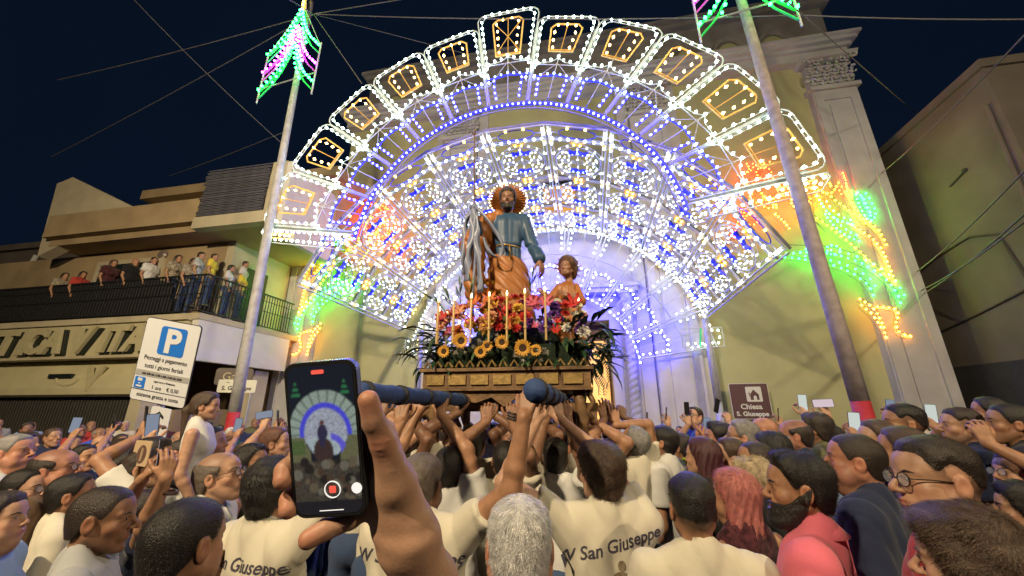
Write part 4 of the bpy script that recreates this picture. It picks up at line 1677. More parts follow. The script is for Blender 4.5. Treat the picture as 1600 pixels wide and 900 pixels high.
def strands(V, F, n, L, wd, seed, st, lift=.14):
    """thin tapered locks lying over a hair mesh"""
    r = np.random.RandomState(seed)
    N = mesh_normals(V, F)
    i = r.randint(0, len(V), n)
    p, nn = V[i], N[i]
    cr = np.array([0, -.055, .095])
    fl = p - cr
    fl = fl - nn * (fl * nn).sum(1)[:, None]
    if st in ('pomp',):
        fl = np.tile(np.array([0.15, -1.0, .1]), (n, 1)) * 1.0
        fl -= nn * (fl * nn).sum(1)[:, None]
    fl /= np.linalg.norm(fl, axis=1)[:, None] + 1e-9
    fl += r.normal(size=(n, 3)) * (.4 if st in ('messy', 'curly') else .10 if st in ('bob', 'long', 'pony') else .35)
    fl -= nn * (fl * nn).sum(1)[:, None]
    fl /= np.linalg.norm(fl, axis=1)[:, None] + 1e-9
    if st == 'buzz':
        fl = fl * .4 + nn * .6
    sd = np.cross(nn, fl)
    sd /= np.linalg.norm(sd, axis=1)[:, None] + 1e-9
    l = (L * r.uniform(.5, 1.2, n))[:, None]
    w = (wd * r.uniform(.6, 1.3, n))[:, None]
    a = p - nn * .001
    b = p + fl * l * .5 + nn * l * lift * .5
    c = p + fl * l + nn * l * lift * (.9 if st == 'curly' else .06 if st in ('bob', 'long', 'pony') else .55)
    VV = np.stack([a - sd * w, a + sd * w, c + sd * w * .15, c - sd * w * .15], 1).reshape(-1, 3)
    k = np.arange(n)[:, None] * 4
    FF = k + np.array([0, 1, 2, 3])
    tt = np.repeat(r.uniform(.55, 1.8, n), 4)[:, None] * np.ones(3)
    return VV, FF, tt


# ---- hands and arms
def hand_cones(w, d, nrm, side, curl=(.35, .4, .45, .5), spread=1.0, thumb=.5, s=1.0):
    """w wrist, d pointing direction, nrm back-of-hand direction, side +1 when the thumb lies to d x nrm"""
    w = np.array(w, float)
    d = np.array(d, float)
    d /= np.linalg.norm(d)
    nrm = np.array(nrm, float)
    nrm -= d * (nrm @ d)
    nrm /= np.linalg.norm(nrm)
    sx = np.cross(d, nrm) * side
    palm = []
    k0 = w + d * .010 * s
    for o, l in ((.030, .085), (.010, .090), (-.011, .086), (-.030, .078)):
        palm.append((k0 + sx * o * .55 * s, w + (d * l + sx * o) * s, .0135 * s, .0115 * s))
    palm.append((w + (d * .02 + sx * .022 - nrm * .006) * s, w + (d * .05 + sx * .036 - nrm * .010) * s, .014 * s, .012 * s))
    fing = []
    lens = ((.042, .026, .021), (.046, .030, .022), (.043, .028, .021), (.034, .021, .018))
    for i, (o, l) in enumerate(((.030, .088), (.010, .094), (-.011, .089), (-.030, .079))):
        p = w + (d * l + sx * o) * s
        dr = d + sx * (o * 4.0 * spread)
        dr /= np.linalg.norm(dr)
        a = 0
        r0 = (.0092 - .0009 * (i == 3)) * s
        for j in range(3):
            a += curl[i] * (.8, 1.1, .8)[j]
            dd = dr * math.cos(a) - nrm * math.sin(a)
            q = p + dd * lens[i][j] * s
            fing.append((p, q, r0 * (1 - .07 * j), r0 * (1 - .07 * (j + 1))))
            p = q
    th = []
    p = w + (d * .025 + sx * .028 - nrm * .008) * s
    dr = d * .75 + sx * (.85 - .5 * thumb) - nrm * (.25 + .5 * thumb)
    dr /= np.linalg.norm(dr)
    for j, l in enumerate((.036, .030, .024)):
        q = p + dr * l * s
        th.append((p, q, (.0130 - .0016 * j) * s, (.0118 - .0016 * j) * s))
        p = q
        dr = dr + d * .25 - sx * .22 * thumb
        dr /= np.linalg.norm(dr)
    return palm, fing, th


def arm_field(sh, el, wr, hand):
    sh, el, wr = map(lambda a: np.array(a, float), (sh, el, wr))
    palm, fing, th = hand

    def f(p):
        d = dcone(p, sh, el, .050, .040)
        u = el + (wr - el) * .28
        d = smin(d, dcone(p, el, u, .039, .042), .02)
        d = smin(d, dcone(p, u, wr, .042, .0265), .012)
        pd = None
        for c in palm:
            t = dcone(p, *c)
            pd = t if pd is None else smin(pd, t, .008)
        pd = smin(pd, dcone(p, wr, palm[1][0], .024, .020), .012)
        d = smin(d, pd, .016)
        fd = None
        for i in range(0, 12, 3):
            t = smin(smin(dcone(p, *fing[i]), dcone(p, *fing[i + 1]), .003), dcone(p, *fing[i + 2]), .003)
            fd = t if fd is None else np.minimum(fd, t)
        d = smin(d, fd, .004)
        t = smin(smin(dcone(p, *th[0]), dcone(p, *th[1]), .004), dcone(p, *th[2]), .003)
        return smin(d, t, .008)
    return f


def arm_mesh(sh, el, wr, hd, hn, side, curl, h=.006, thumb=.5, spread=1.0, s=1.0):
    hand = hand_cones(wr, hd, hn, side, curl, spread, thumb, s)
    pts = np.array([sh, el, wr] + [c[1] for g in hand for c in g])
    V, F = surfnet(arm_field(sh, el, wr, hand), pts.min(0) - .06, pts.max(0) + .06, h)
    # fingertips and knuckles a little redder
    T = np.ones((len(V), 3))
    for g in hand[1][2::3] + hand[2][2:]:
        w = np.exp(-((np.linalg.norm(V - g[1], axis=1) / .014) ** 2))[:, None]
        T *= (1 - w * .6) + w * .6 * np.array((1.05, .78, .74))
    return V, F, T


def hand_only(wr, hd, hn, side, curl, h=.004, thumb=.5, spread=1.0, s=1.0, forearm=.12):
    hd = np.array(hd, float) / np.linalg.norm(hd)
    return arm_mesh(np.array(wr) - hd * forearm * 2, np.array(wr) - hd * forearm * 1.2, wr, hd, hn, side, curl, h, thumb, spread, s)


# ---- clothes
def shirt_field(fat=0.0, fem=0, sleeves=None, seed=1, tank=False, shw=1.0, hem=.90):
    """sleeves: list of (shoulder, end point)"""
    def f(p):
        q = p.copy()
        q[:, 1] *= 1.5
        q[:, 0] = np.abs(q[:, 0]) / shw
        z = q[:, 2]
        d = dcone(q, (.035, -.005, 1.33), (.03, 0, 1.08), .140 - .02 * fem + .02 * fat, .122 - .02 * fem + .07 * fat)
        d = smin(d, dcone(q, (.03, .0, 1.08), (.035, 0, .86), .122 - .02 * fem + .07 * fat, .140 + .05 * fat), .05)
        d = smin(d, dcone(q, (.0, -.058, 1.432), (.150 - .015 * fem, -.03, 1.395), .082, .060), .04)
        d = smin(d, dcone(q, (.0, -.055, 1.468), (.065, -.045, 1.440), .066, .054), .03)
        d = smin(d, dell(q, (.075, .10, 1.28), (.085, .075, .08)), .04)
        if fem:
            d = smin(d, dell(q, (.075, .13, 1.25), (.07, .07, .065)), .03)
        d = d / 1.25
        if sleeves is not None:
            for a, b in sleeves:
                a = np.array(a)
                b = np.array(b)
                c = dcone(p, a, b, .060, .062 if not fem else .053)
                u = (b - a) / np.linalg.norm(b - a)
                c = smax(c, (p - b) @ u - .0, .006)
                d = smin(d, c, .055)
        # neck hole
        d = smax(d, -dell(p, (0, .000, 1.535), (.064, .076, .060)), .006)
        if tank:
            pp = p.copy()
            pp[:, 0] = np.abs(pp[:, 0])
            d = smax(d, -dell(pp, (.195, 0, 1.44), (.075, .2, .13)), .01)
        d = smax(d, hem - p[:, 2], .01)
        # folds
        a_ = np.sin(p[:, 0] * 26 + p[:, 2] * 9 + wob(p, 6, seed, 2.5))
        b_ = np.sin(p[:, 2] * 34 - np.abs(p[:, 0]) * 34 + wob(p, 7, seed + 4, 3.0))
        fo = -np.abs(a_) ** .6 * .0120 - np.abs(b_) ** .6 * .0140 * np.clip(1.45 - p[:, 2], .25, 1)
        return d + fo
    return f


SHC = {}


def shirt_mesh(h=.014, **k):
    key = repr((h, sorted(k.items(), key=lambda a: a[0])))
    if key not in SHC:
        sl = k.get('sleeves') or []
        pts = np.array([(0, 0, 1.0)] + [b for a in sl for b in a])
        lo = np.minimum(pts.min(0) - .09, (-.29, -.21, k.get('hem', .9) - .03))
        hi = np.maximum(pts.max(0) + .09, (.29, .24, 1.52))
        SHC[key] = surfnet(shirt_field(**k), lo, hi, h)
    return SHC[key]


def legs_mesh():
    def f(p):
        q = p.copy()
        q[:, 0] = np.abs(q[:, 0])
        d = dcone(q, (.085, 0, .9), (.10, .01, .48), .10, .075)
        d = smin(d, dcone(q, (.10, .01, .48), (.105, -.01, .06), .075, .062), .03)
        d = smin(d, dell(q, (0, -.02, .92), (.17, .13, .12)), .05)
        d = smax(d, .055 - q[:, 2], .01)
        return d + wob(p, 24, 3, .004)
    return surfnet(f, (-.24, -.2, .02), (.24, .2, 1.08), .022)


LEGV, LEGF = legs_mesh()
LEGM = {}


def legm(c):
    if c not in LEGM:
        LEGM[c] = npmesh('trousers', LEGV, LEGF, clothm(c))
    return LEGM[c]


def _shoes():
    m = MB()
    for s in (-1, 1):
        m.tube([(s * .105, -.07, .045), (s * .105, .03, .045), (s * .11, .15, .03)], [.045, .05, .035], 8)
    o = m.build('shoes', mat('shoe_leather', (.03, .03, .03), .5))
    me = o.data
    bpy.data.objects.remove(o)
    return me


SHOEM = _shoes()


EYEC = {}


def eyes_obj(parent, M4_, brow='dark', scale=1.0):
    if brow not in EYEC:
        L_ = []
        for s in (-1, 1):
            q = MB()
            q.m = 0
            q.add(ICO_V * np.array([.0112, .0030, .0040]), ICO_F, rotm(rz=s * -R(20)), (s * .0315, .0822, .0040))
            q.m = 1
            q.add(ICO_V * np.array([.0046, .0025, .0044]), ICO_F, None, (s * .0305, .0842, .0042))
            q.m = 2
            q.tube([(s * .020, .0822, .0070), (s * .031, .0850, .0092), (s * .044, .0775, .0055)], [.0012, .0017, .0012], 5)
            o = q.build('eye', [M_EYE, M_IRIS, hairm('black')])
            L_.append(('eye', o.data))
            bpy.data.objects.remove(o)
            q = MB()
            q.usecol = True
            q.tube([(s * .014, .0905, .0205), (s * .030, .0895, .0270), (s * .050, .0750, .0235)], [.0026, .0034, .0018], 6)
            o = q.build('eyebrow', hairm(brow))
            L_.append(('eyebrow', o.data))
            bpy.data.objects.remove(o)
        EYEC[brow] = L_
    for n_, me in EYEC[brow]:
        o = obj(n_, me, parent)
        o.matrix_local = M4_


def beard_mesh(P, h=.004, full=True):
    hf = head_field(P)

    def f(p):
        x, y, z = np.abs(p[:, 0]), p[:, 1], p[:, 2]
        t = (.008 + wob(p, 160, 5, .002) + (.010 if full else 0) * np.clip((-z - .07) / .04, 0, 1)) * np.clip((y + .012) / .03, .15, 1)
        d = hf(p) - t
        lim = np.interp(y, [-.02, .01, .04, .06, .1], [.02, -.010, -.038, -.048, -.046])
        r = smax(z - lim, -.012 - y - .3 * (z + .05), .012)
        r = smax(r, np.interp(y, [-.02, .02, .06], [-.085, -.105, -.140]) - z, .01)
        r = smax(r, -.132 - z, .01)
        r = smax(r, -(dell(p, (0, .10, -.060), (.024, .04, .0085))), .006)
        return smax(d, r, .008)
    V, F = surfnet(f, (-.12, -.06, -.16), (.12, .14, .03), h)
    return V, F


HEADS = {
    'm1': dict(w=1.0, jaw=1.0, nose=1.0), 'm2': dict(w=1.06, jaw=1.0, nose=1.2, fat=1), 'm3': dict(w=.97, jaw=1.03, nose=1.35), 'm4': dict(w=1.03, jaw=.98, nose=.9, fat=.4),
    'f1': dict(w=.94, jaw=.95, nose=.8, fem=1), 'f2': dict(w=.97, jaw=.94, nose=.95, fem=1, fat=.4), 'c1': dict(w=.93, jaw=.88, nose=.6, fem=1),
}


def M4(yaw=0, pitch=0, roll=0, loc=(0, 0, 0)):
    """yaw turns to the right (+x), pitch lifts the chin"""
    return Matrix.Translation(loc) @ Matrix.Rotation(-R(yaw), 4, 'Z') @ Matrix.Rotation(R(pitch), 4, 'X') @ Matrix.Rotation(R(roll), 4, 'Y')


def joinm(parts):
    V, F, T = [], [], []
    n = 0
    for v, f, t in parts:
        V.append(v)
        F.append(f + n)
        T.append(t)
        n += len(v)
    return np.concatenate(V), np.concatenate(F), np.concatenate(T)


def xf(V, M):
    A = np.array(M)
    return V @ A[:3, :3].T + A[:3, 3]


HZ = 1.602


def sdz(z_head, size=None):
    s = size if size else min(1.05, max(.94, z_head / HZ))
    return s, z_head - HZ * s


def person(label, pos, yaw, z_head, head='m1', skin='tan', hair='short', hc='dark', shirt='cream', trou='jeans', hy=0, hp=8, hr=0, res='mid', fat=None, fem=None,
           arms='down', stubble=0, scalp=0, beard=None, glasses=None, tank=False, group=None, seed=1, brow=None, strand=0, open_=False, lean=0, shw=1.0, stl=None, stw=None, name='person', collar=False, size=None, legs=True):
    """pos: world x, y of the head's centre; yaw: body direction (0 = away from the camera, 90 = to the right)"""
    P = dict(HEADS[head])
    P['seed'] = seed
    if stubble:
        P['stubble'] = stubble
    if not scalp and hair in ('fade', 'crop', 'short', 'pomp', 'sides', 'messy') and res != 'far':
        scalp = .8 if hair == 'fade' else .55
    if scalp:
        P['scalp'] = scalp
    if open_:
        P['open'] = 1
    fem_ = P.get('fem', 0) if fem is None else fem
    fat_ = P.get('fat', 0) * .5 if fat is None else fat
    h = {'near': .0052, 'mid': .0085, 'far': .0105}[res]
    hh = {'near': .0058, 'mid': .0092, 'far': .012}[res]
    sh_ = {'near': .013, 'mid': .021, 'far': .028}[res]
    ah = (.0125 if arms == 'down' else {'near': .0056, 'mid': .0070, 'far': .009}[res])
    s, dz = sdz(z_head, size)
    root = thing(name, label, 'person', (pos[0], pos[1], dz), -R(yaw), group)
    root.scale = (s, s, s)
    HM = M4(hy, hp, hr, (0, 0, HZ))
    # bend the neck about its foot: keep the neck bottom in the collar
    hv, hf, ht = head_mesh(head + repr((stubble, scalp, open_)), P, h)
    w = np.clip((hv[:, 2] + .20) / .14, 0, 1)[:, None]
    w = w * w * (3 - 2 * w)
    V1 = xf(hv, HM)
    V0 = hv + np.array([0, 0, HZ])
    parts = [(V0 * (1 - w) + V1 * w, hf, ht)]
    sleeves = []
    AR = []
    if arms == 'down':
        AR = [dict(sh=(.185, -.02, 1.385), el=(.235, -.03, 1.10), wr=(.215, .09, .88), hd=(0, .15, -1), hn=(1, 0, 0), side=-1, curl=(.3, .35, .4, .45)),
              dict(sh=(-.185, -.02, 1.385), el=(-.235, -.03, 1.10), wr=(-.215, .09, .88), hd=(0, .15, -1), hn=(-1, 0, 0), side=1, curl=(.3, .35, .4, .45))]
    elif isinstance(arms, list):
        AR = arms
    for a in AR:
        sh, el = np.array(a['sh']), np.array(a['el'])
        u = (el - sh) / np.linalg.norm(el - sh)
        sl = a.get('sl', .17)
        if not tank:
            sleeves.append((tuple(sh - u * .02), tuple(sh + u * sl)))
        if res == 'far' and arms == 'down':
            continue
        k = {q: a[q] for q in ('sh', 'el', 'wr', 'hd', 'hn', 'side', 'curl')}
        parts.append(arm_mesh(h=a.get('h', ah), thumb=a.get('thumb', .5), spread=a.get('spread', 1.0), s=a.get('s', 1.0), **k))
    if arms == 'down' and res == 'far':
        for sx in (-1, 1):
            q = MB()
            q.tube([(sx * .185, -.02, 1.385), (sx * .235, -.03, 1.10), (sx * .215, .09, .88), (sx * .21, .12, .78)], [.05, .04, .026, .03], 8, cap=False)
            parts.append((np.array(q.v), np.array(q.f), np.ones((len(q.v), 3))))
    if tank:
        def bf(p):
            q = p.copy()
            q[:, 0] = np.abs(q[:, 0])
            q[:, 1] *= 1.4
            return smin(dcone(q, (0, -.01, 1.40), (.155, -.02, 1.375), .055, .048), dell(q, (.03, 0, 1.30), (.13, .13, .10)), .05) / 1.2
        v, f_ = surfnet(bf, (-.25, -.16, 1.15), (.25, .16, 1.5), .014)
        parts.append((v, f_, np.ones((len(v), 3))))
    V, F, T = joinm(parts)
    obj('body', npmesh('body', V, F, skinm(skin), T), root)
    sv, sf = shirt_mesh(h=sh_, fat=round(fat_, 2), fem=fem_, sleeves=sleeves, seed=seed % 3, tank=tank, shw=shw)
    sm = npmesh('shirt', sv, sf, clothm(shirt))
    so = obj('shirt', sm, root)
    if legs:
        to = obj('trousers', legm(trou), root)
        to.location.z = -dz / s
        to.scale.z = 1 + dz / s
        obj('shoes', SHOEM, root).location.z = -dz / s
    if hair and hair != 'bald':
        v, f_, t = hair_mesh(hair, P, hh)
        if strand:
            sl_, sw_ = {'fade': (.014, .0007), 'buzz': (.006, .0006), 'crop': (.015, .0007), 'short': (.022, .0008), 'messy': (.030, .0009), 'pomp': (.030, .0008), 'sides': (.018, .0008), 'curly': (.03, .0012), 'long': (.06, .0013), 'bob': (.045, .0007), 'pony': (.05, .0012)}[hair]
            v2, f2, t2 = strands(v, f_, int(strand * 1.15), stl or sl_, stw or sw_, seed, hair)
            v, f_, t = joinm([(v, f_, t), (v2, f2, t2)])
        ho = obj('hair', npmesh('hair', v, f_, hairm(hc), t), root)
        ho.matrix_local = HM
    if beard:
        v, f_ = beard_mesh(P, full=(beard == 'full'))
        t = np.ones((len(v), 3))
        v2, f2, t2 = strands(v, f_, 1500, .012, .0007, seed, 'short', .6)
        v, f_, t = joinm([(v, f_, t), (v2, f2, t2)])
        bo = obj('beard', npmesh('beard', v, f_, hairm(hc), t), root)
        bo.matrix_local = HM
    if res != 'far':
        eyes_obj(root, HM, brow or (hc if hc not in ('white', 'pink') else 'grey'))
    if glasses:
        q = MB()
        for sx in (-1, 1):
            q.tube([(sx * .033 + .023 * math.cos(a), .1005 - abs(math.cos(a) * .5 + .5 * sx * 1) * .004, .003 + .019 * math.sin(a)) for a in np.linspace(0, 2 * math.pi, 15)[:-1]], .0016, 5, closed=True)
            q.tube([(sx * .056, .096, .008), (sx * .072, .05, .010), (sx * .079, .0, .008), (sx * .080, -.015, -.004)], .0016, 5)
        q.tube([(-.011, .103, .006), (0, .107, .008), (.011, .103, .006)], .0015, 5)
        g = q.build('glasses', M_GLASSF, root)
        g.matrix_local = HM
        for sx in (-1, 1):
            q = MB()
            P_ = [(sx * .033 + .0215 * math.cos(a), .003 + .0175 * math.sin(a)) for a in np.linspace(0, 2 * math.pi, 15)[:-1]]
            q.prism(P_, .0990, .0998)
            q.build('lens', glasslens(), g)
    if collar:
        q = MB()
        n = 26
        for ring, (r0, zz, dz) in enumerate(((.064, 1.478, 0),)):
            Vv = []
            for k in range(n):
                a = 2 * math.pi * (k + .5) / n + math.pi / 2
                c, s_ = math.cos(a), math.sin(a)
                fr = max(0, s_)
                z0 = 1.512 - .050 * fr
                Vv += [(c * .064, s_ * .066 - .012, z0), (c * .068, s_ * .070 - .012, z0 + .003), (c * (.100 + .01 * fr), s_ * (.100 + .01 * fr) - .020, z0 - .040 - .012 * fr), (c * .094, s_ * .094 - .020, z0 - .044 - .012 * fr)]
            Ff = []
            for k in range(n - 1):
                j = k + 1
                for e in range(4):
                    e2 = (e + 1) % 4
                    Ff.append((k * 4 + e, k * 4 + e2, j * 4 + e2, j * 4 + e))
            Ff += [(0, 1, 2, 3), tuple((n - 1) * 4 + e for e in (3, 2, 1, 0))]
            q.add(Vv, Ff)
        q.build('collar', clothm(shirt), root, smooth=True)
    root['_bvh'] = 0
    del root['_bvh']
    return root, so, (sv, sf)


def headpos(u, v, Y):
    """world point for a head centre seen at u, v when it stands Y metres off"""
    r = rayd(u, v)
    k = Y / r[1]
    return (r[0] * k, Y, CAMZ + r[2] * k)


def reach(pos, yaw, z_head, side, target, hd=None, hn=None, curl=(.9, .95, 1.0, 1.05), pole=None, **kw):
    """arm of a person standing at pos that brings the palm to the world point target; side +1 = the person's right"""
    s, dz = sdz(z_head)
    Rm = np.array(Matrix.Rotation(R(yaw), 3, 'Z'))

    def tl(w):
        return (Rm @ (np.array(w, float) - np.array([pos[0], pos[1], dz]))) / s
    t = tl(target)
    dirw = np.array(hd if hd is not None else (0, 0.15, 1), float)
    hd_l = Rm @ dirw
    hd_l /= np.linalg.norm(hd_l)
    hn_l = Rm @ np.array(hn if hn is not None else (0, -1, 0.1), float)
    wr = t - hd_l * .075
    up = wr[2] > 1.5
    sh = np.array([side * (.172 if up else .185), 0.0, 1.425 if up else 1.39])
    v = wr - sh
    L = np.linalg.norm(v)
    a, b = .30, .27
    if L > .985 * (a + b):
        k = L / (.985 * (a + b))
        a, b = a * k, b * k
    ca = (a * a + L * L - b * b) / (2 * a * L)
    vd = v / L
    pl = np.array(pole if pole is not None else (side * 1.0, -.35, -.5), float)
    pl -= vd * (pl @ vd)
    pl /= np.linalg.norm(pl)
    el = sh + vd * a * ca + pl * a * math.sqrt(max(0, 1 - ca * ca))
    return dict(sh=tuple(sh), el=tuple(el), wr=tuple(wr), hd=tuple(hd_l), hn=tuple(hn_l), side=-side, curl=curl, **kw)


def project_print(parent, sv, sf, V, F, name, m_, x, z, s=1.0, off=.0016, ymax=-.4):
    """flat print pressed onto the back of a shirt"""
    bv = BVHTree.FromPolygons([Vector(v) for v in sv], [tuple(map(int, f)) for f in sf])
    import bmesh as _b
    bm = _b.new()
    vs = [bm.verts.new((v[0] * s, 0, v[2] * s)) for v in V]
    for f in F:
        try:
            bm.faces.new([vs[i] for i in f])
        except ValueError:
            pass
    _b.ops.triangulate(bm, faces=bm.faces)
    for _ in range(2):
        lg = [e for e in bm.edges if e.calc_length() > .014]
        if lg:
            _b.ops.subdivide_edges(bm, edges=lg, cuts=1)
            _b.ops.triangulate(bm, faces=bm.faces)
    for v in bm.verts:
        h = bv.ray_cast(Vector((x - v.co.x, -.5, z + v.co.z)), Vector((0, 1, 0)))   # seen from behind
        hx = x + v.co.x
        h = bv.ray_cast(Vector((hx, -.5, z + v.co.z)), Vector((0, 1, 0)))
        v.co = (hx, (h[0].y if h[0] else -.1) - off, z + v.co.z)
    me = bpy.data.meshes.new(name)
    bm.to_mesh(me)
    bm.free()
    me.materials.append(m_)
    return obj(name, me, parent)


M_PRINT = mat('shirt_print_ink', (.06, .055, .08), .8)
M_PRINT2 = mat('shirt_print_brown', (.16, .11, .07), .8, var=.5, vscale=40, col2=(.35, .30, .2))


def saint_print(so, sv, sf, text_, x=0.0, z=1.24, size=.062, fig=True, fx=None, tilt=0):
    V, F = textmesh(text_, size, shear=.25, bold=.0012)
    if tilt:
        V = V @ rotm(ry=R(tilt)).T
    project_print(so, sv, sf, V, F, 'lettering', M_PRINT, x, z)
    if fig:
        fx = x if fx is None else fx
        q = MB()
        # little standing figure with a child
        q.prism([(-.055, -.27), (-.05, -.12), (-.032, -.075), (-.014, -.065), (.010, -.065), (.03, -.08), (.045, -.13), (.062, -.27)], 0, 0.001)
        q.prism([(.016 * math.cos(a), -.045 + .020 * math.sin(a)) for a in np.linspace(0, 2 * math.pi, 11)[:-1]], 0, .001)
        q.prism([(.075, -.27), (.07, -.17), (.085, -.15), (.10, -.17), (.11, -.27)], 0, .001)
        q.prism([(.086 + .012 * math.cos(a), -.135 + .014 * math.sin(a)) for a in np.linspace(0, 2 * math.pi, 9)[:-1]], 0, .001)
        keep = [f for f in q.f]
        project_print(so, sv, sf, np.array(q.v), [f for f in keep if abs(sum(q.v[i][1] for i in f)) < 1e-9], 'printed_figure', M_PRINT2, fx, z)
# ------------------------------------------------------------------ the float: carved wooden base, carrying bars, flowers, candles
M_WOOD = mat('gilded_old_wood', (0.22, 0.125, 0.055), 0.5, var=0.5, vscale=9, bump=0.5, bscale=35, col2=(.09, .05, .025))
M_GILT = mat('worn_gilding', (0.42, 0.28, 0.10), 0.4, metal=0.4, var=0.4, vscale=20, bump=.3, bscale=50)
M_PAD = mat('blue_quilted_padding', (0.035, 0.075, 0.22), 0.75, var=0.3, vscale=14, bump=0.5, bscale=30)
M_TAPE = mat('dark_strap', (.02, .02, .025), .6)
FO = np.array([0.03, 3.52, 0.0])
fl = thing('processional_float', 'carved wooden float with candles, held up on blue padded bars', 'float', tuple(FO), -TH)
HWD, HDP = .66, .50
q = MB()
q.box(-HWD, HWD, -HDP, HDP, 2.16, 2.285)
q.box(-HWD - .025, HWD + .025, -HDP - .025, HDP + .025, 2.287, 2.312)
q.box(-HWD - .012, HWD + .012, -HDP - .012, HDP + .012, 2.140, 2.158)
q.build('base_frame', M_WOOD, fl)
for s in (-1, 1):
    q = MB()
    for k in range(7):
        q.cbox((-.55 + k * .18, s * (HDP + .008), 2.222), (.14, .014, .075))
    q.build('carved_panels', M_GILT, fl)
q = MB()
for k in range(15):
    x = -.62 + k * .0885
    q.tube([(x - .03, -HDP - .01, 2.32), (x, -HDP - .02, 2.365), (x + .03, -HDP - .01, 2.32)], .010, 5)
q.build('scroll_crest', M_GILT, fl)
for sx in (-1, 1):
    for sy in (-1, 1):
        q = MB()
        x, y = sx * .57, sy * .42
        q.tube([(x, y, 2.14), (x, y, 2.05), (x + sx * .02, y, 1.95), (x, y, 1.85), (x, y, 1.72)], [.050, .036, .055, .036, .045], 10)
        q.tube([(x + sx * .06, y - .02, 2.14), (x + sx * .10, y - .02, 2.06), (x + sx * .05, y - .02, 1.99), (x + sx * .09, y - .02, 1.93)], .018, 6)
        q.build('turned_leg', M_WOOD, fl, smooth=True)
for s in (-1, 1):
    q = MB()
    q.prism([(-.5, 2.138), (.5, 2.138), (.40, 2.07), (.22, 2.05), (.1, 2.09), (0, 2.02), (-.1, 2.09), (-.22, 2.05), (-.40, 2.07)], s * .46 - .02, s * .46 + .02)
    q.build('carved_apron', M_WOOD, fl)
for k, x in enumerate((-.30, .44)):
    q = MB()
    P = [(x, y, 2.07 - .004 * math.sin(y * 5)) for y in np.linspace(-1.95, 1.9, 30)]
    q.tube(P, .032, 10)
    b = q.build('carrying_bar', M_WOOD, fl, smooth=True)
    for (a0, a1) in ((-1.975, -.56), (.62, 1.925)):
        q = MB()
        ys = np.linspace(a0, a1, 40)
        q.tube([(x, y, 2.07) for y in ys], .042 + .005 * np.sin(ys * 40) * (np.abs(np.sin(ys * 7))), 14)
        pd = q.build('padding', M_PAD, b, smooth=True)
        for y in np.linspace(a0 + .06, a1 - .06, 5):
            q = MB()
            q.tube([(x, y - .012, 2.07), (x, y + .012, 2.07)], .050, 14)
            q.build('strap', M_TAPE, pd, smooth=True)
q = MB()
q.box(-.95, .70, -.40, -.32, 1.985, 2.05)
q.box(-.95, .70, .32, .40, 1.985, 2.05)
q.build('cross_bar', M_WOOD, fl)
for s, x0, x1 in ((-1, -1.30, -.66),):
    q = MB()
    xs = np.linspace(x0, x1, 24)
    q.tube([(x, -.36, 2.02 + .02) for x in xs], .044 + .005 * np.sin(xs * 45), 14)
    q.build('padding', M_PAD, fl, smooth=True)

# candles
M_CANDLE = mat('candle_sleeve_brass', (0.65, 0.45, 0.20), 0.35, metal=.5)
M_WAX = mat('candle_wax', (0.75, 0.62, 0.42), .5)
M_FLAME = mat('candle_flame_bulb', (1, .8, .4), .4, emis=(1.0, .72, .30), estr=14)


def candle(x, y, z0, z1):
    q = MB()
    q.tube([(x, y, z0), (x, y, z1)], .0095, 8)
    q.tube([(x, y, z0 + .10), (x, y, z0 + .115)], .016, 8)
    q.tube([(x, y, z1 - .012), (x, y, z1)], .015, 8)
    c = q.build('candle', M_CANDLE, fl, smooth=False)
    q = MB()
    q.lathe([(.002, -.012), (.0075, 0), (.006, .015), (.001, .030)], 8, None, (x, y, z1 + .013))
    q.build('flame_bulb', M_FLAME, c)
    return c


for x, zt in ((-.535, 2.845), (-.40, 2.85), (-.255, 2.865), (-.105, 2.87), (.04, 2.87), (.185, 2.88), (.345, 2.885)):
    candle(x, -.575, 2.50, zt + .0)
for i, y in enumerate((-.40, -.22, -.04, .14)):
    candle(.60, y, 2.36, 2.83 + .01 * i)
    candle(-.60, y + .02, 2.36, 2.82)

# ---- flowers
rf_ = random.Random(11)
M_PETY = mat('sunflower_petal', (0.72, 0.36, 0.04), .6, var=.3, vscale=30)
M_SEED = mat('sunflower_centre', (0.05, 0.025, 0.012), .8, bump=.8, bscale=200)
M_LEAF = mat('dark_leaf', (0.018, 0.060, 0.022), .45, var=.5, vscale=12)
M_LEAF2 = mat('pale_leaf', (0.07, 0.14, 0.05), .5, var=.4, vscale=12)
FLC = {'orange': (0.62, 0.17, 0.04), 'pink': (0.65, 0.13, 0.20), 'red': (0.55, 0.025, 0.02), 'white': (0.70, 0.68, 0.60), 'yellow': (0.68, 0.42, 0.05), 'purple': (0.12, 0.035, 0.28), 'peach': (0.66, 0.30, 0.18)}


def flm(c):
    return mat('petal_' + c, FLC[c], .6, var=.35, vscale=40)


def petal_geo(q, c0, d, up, L_, Wd, bend=.3):
    c0, d, up = map(lambda a: np.array(a, float), (c0, d, up))
    s = np.cross(d, up)
    s /= np.linalg.norm(s) + 1e-9
    a = c0 + d * L_ * .35 + up * L_ * bend * .2
    b = c0 + d * L_ * .75 + up * L_ * bend * .25
    e = c0 + d * L_ + up * L_ * (bend * .1)
    q.add([c0, a - s * Wd * .8, a + s * Wd * .8, b - s * Wd * .7, b + s * Wd * .7, e], [(0, 1, 2), (1, 3, 4, 2), (3, 5, 4)])


def mk(fn, name, m_):
    q = MB()
    fn(q)
    o = q.build(name, m_)
    me = o.data
    bpy.data.objects.remove(o)
    return me


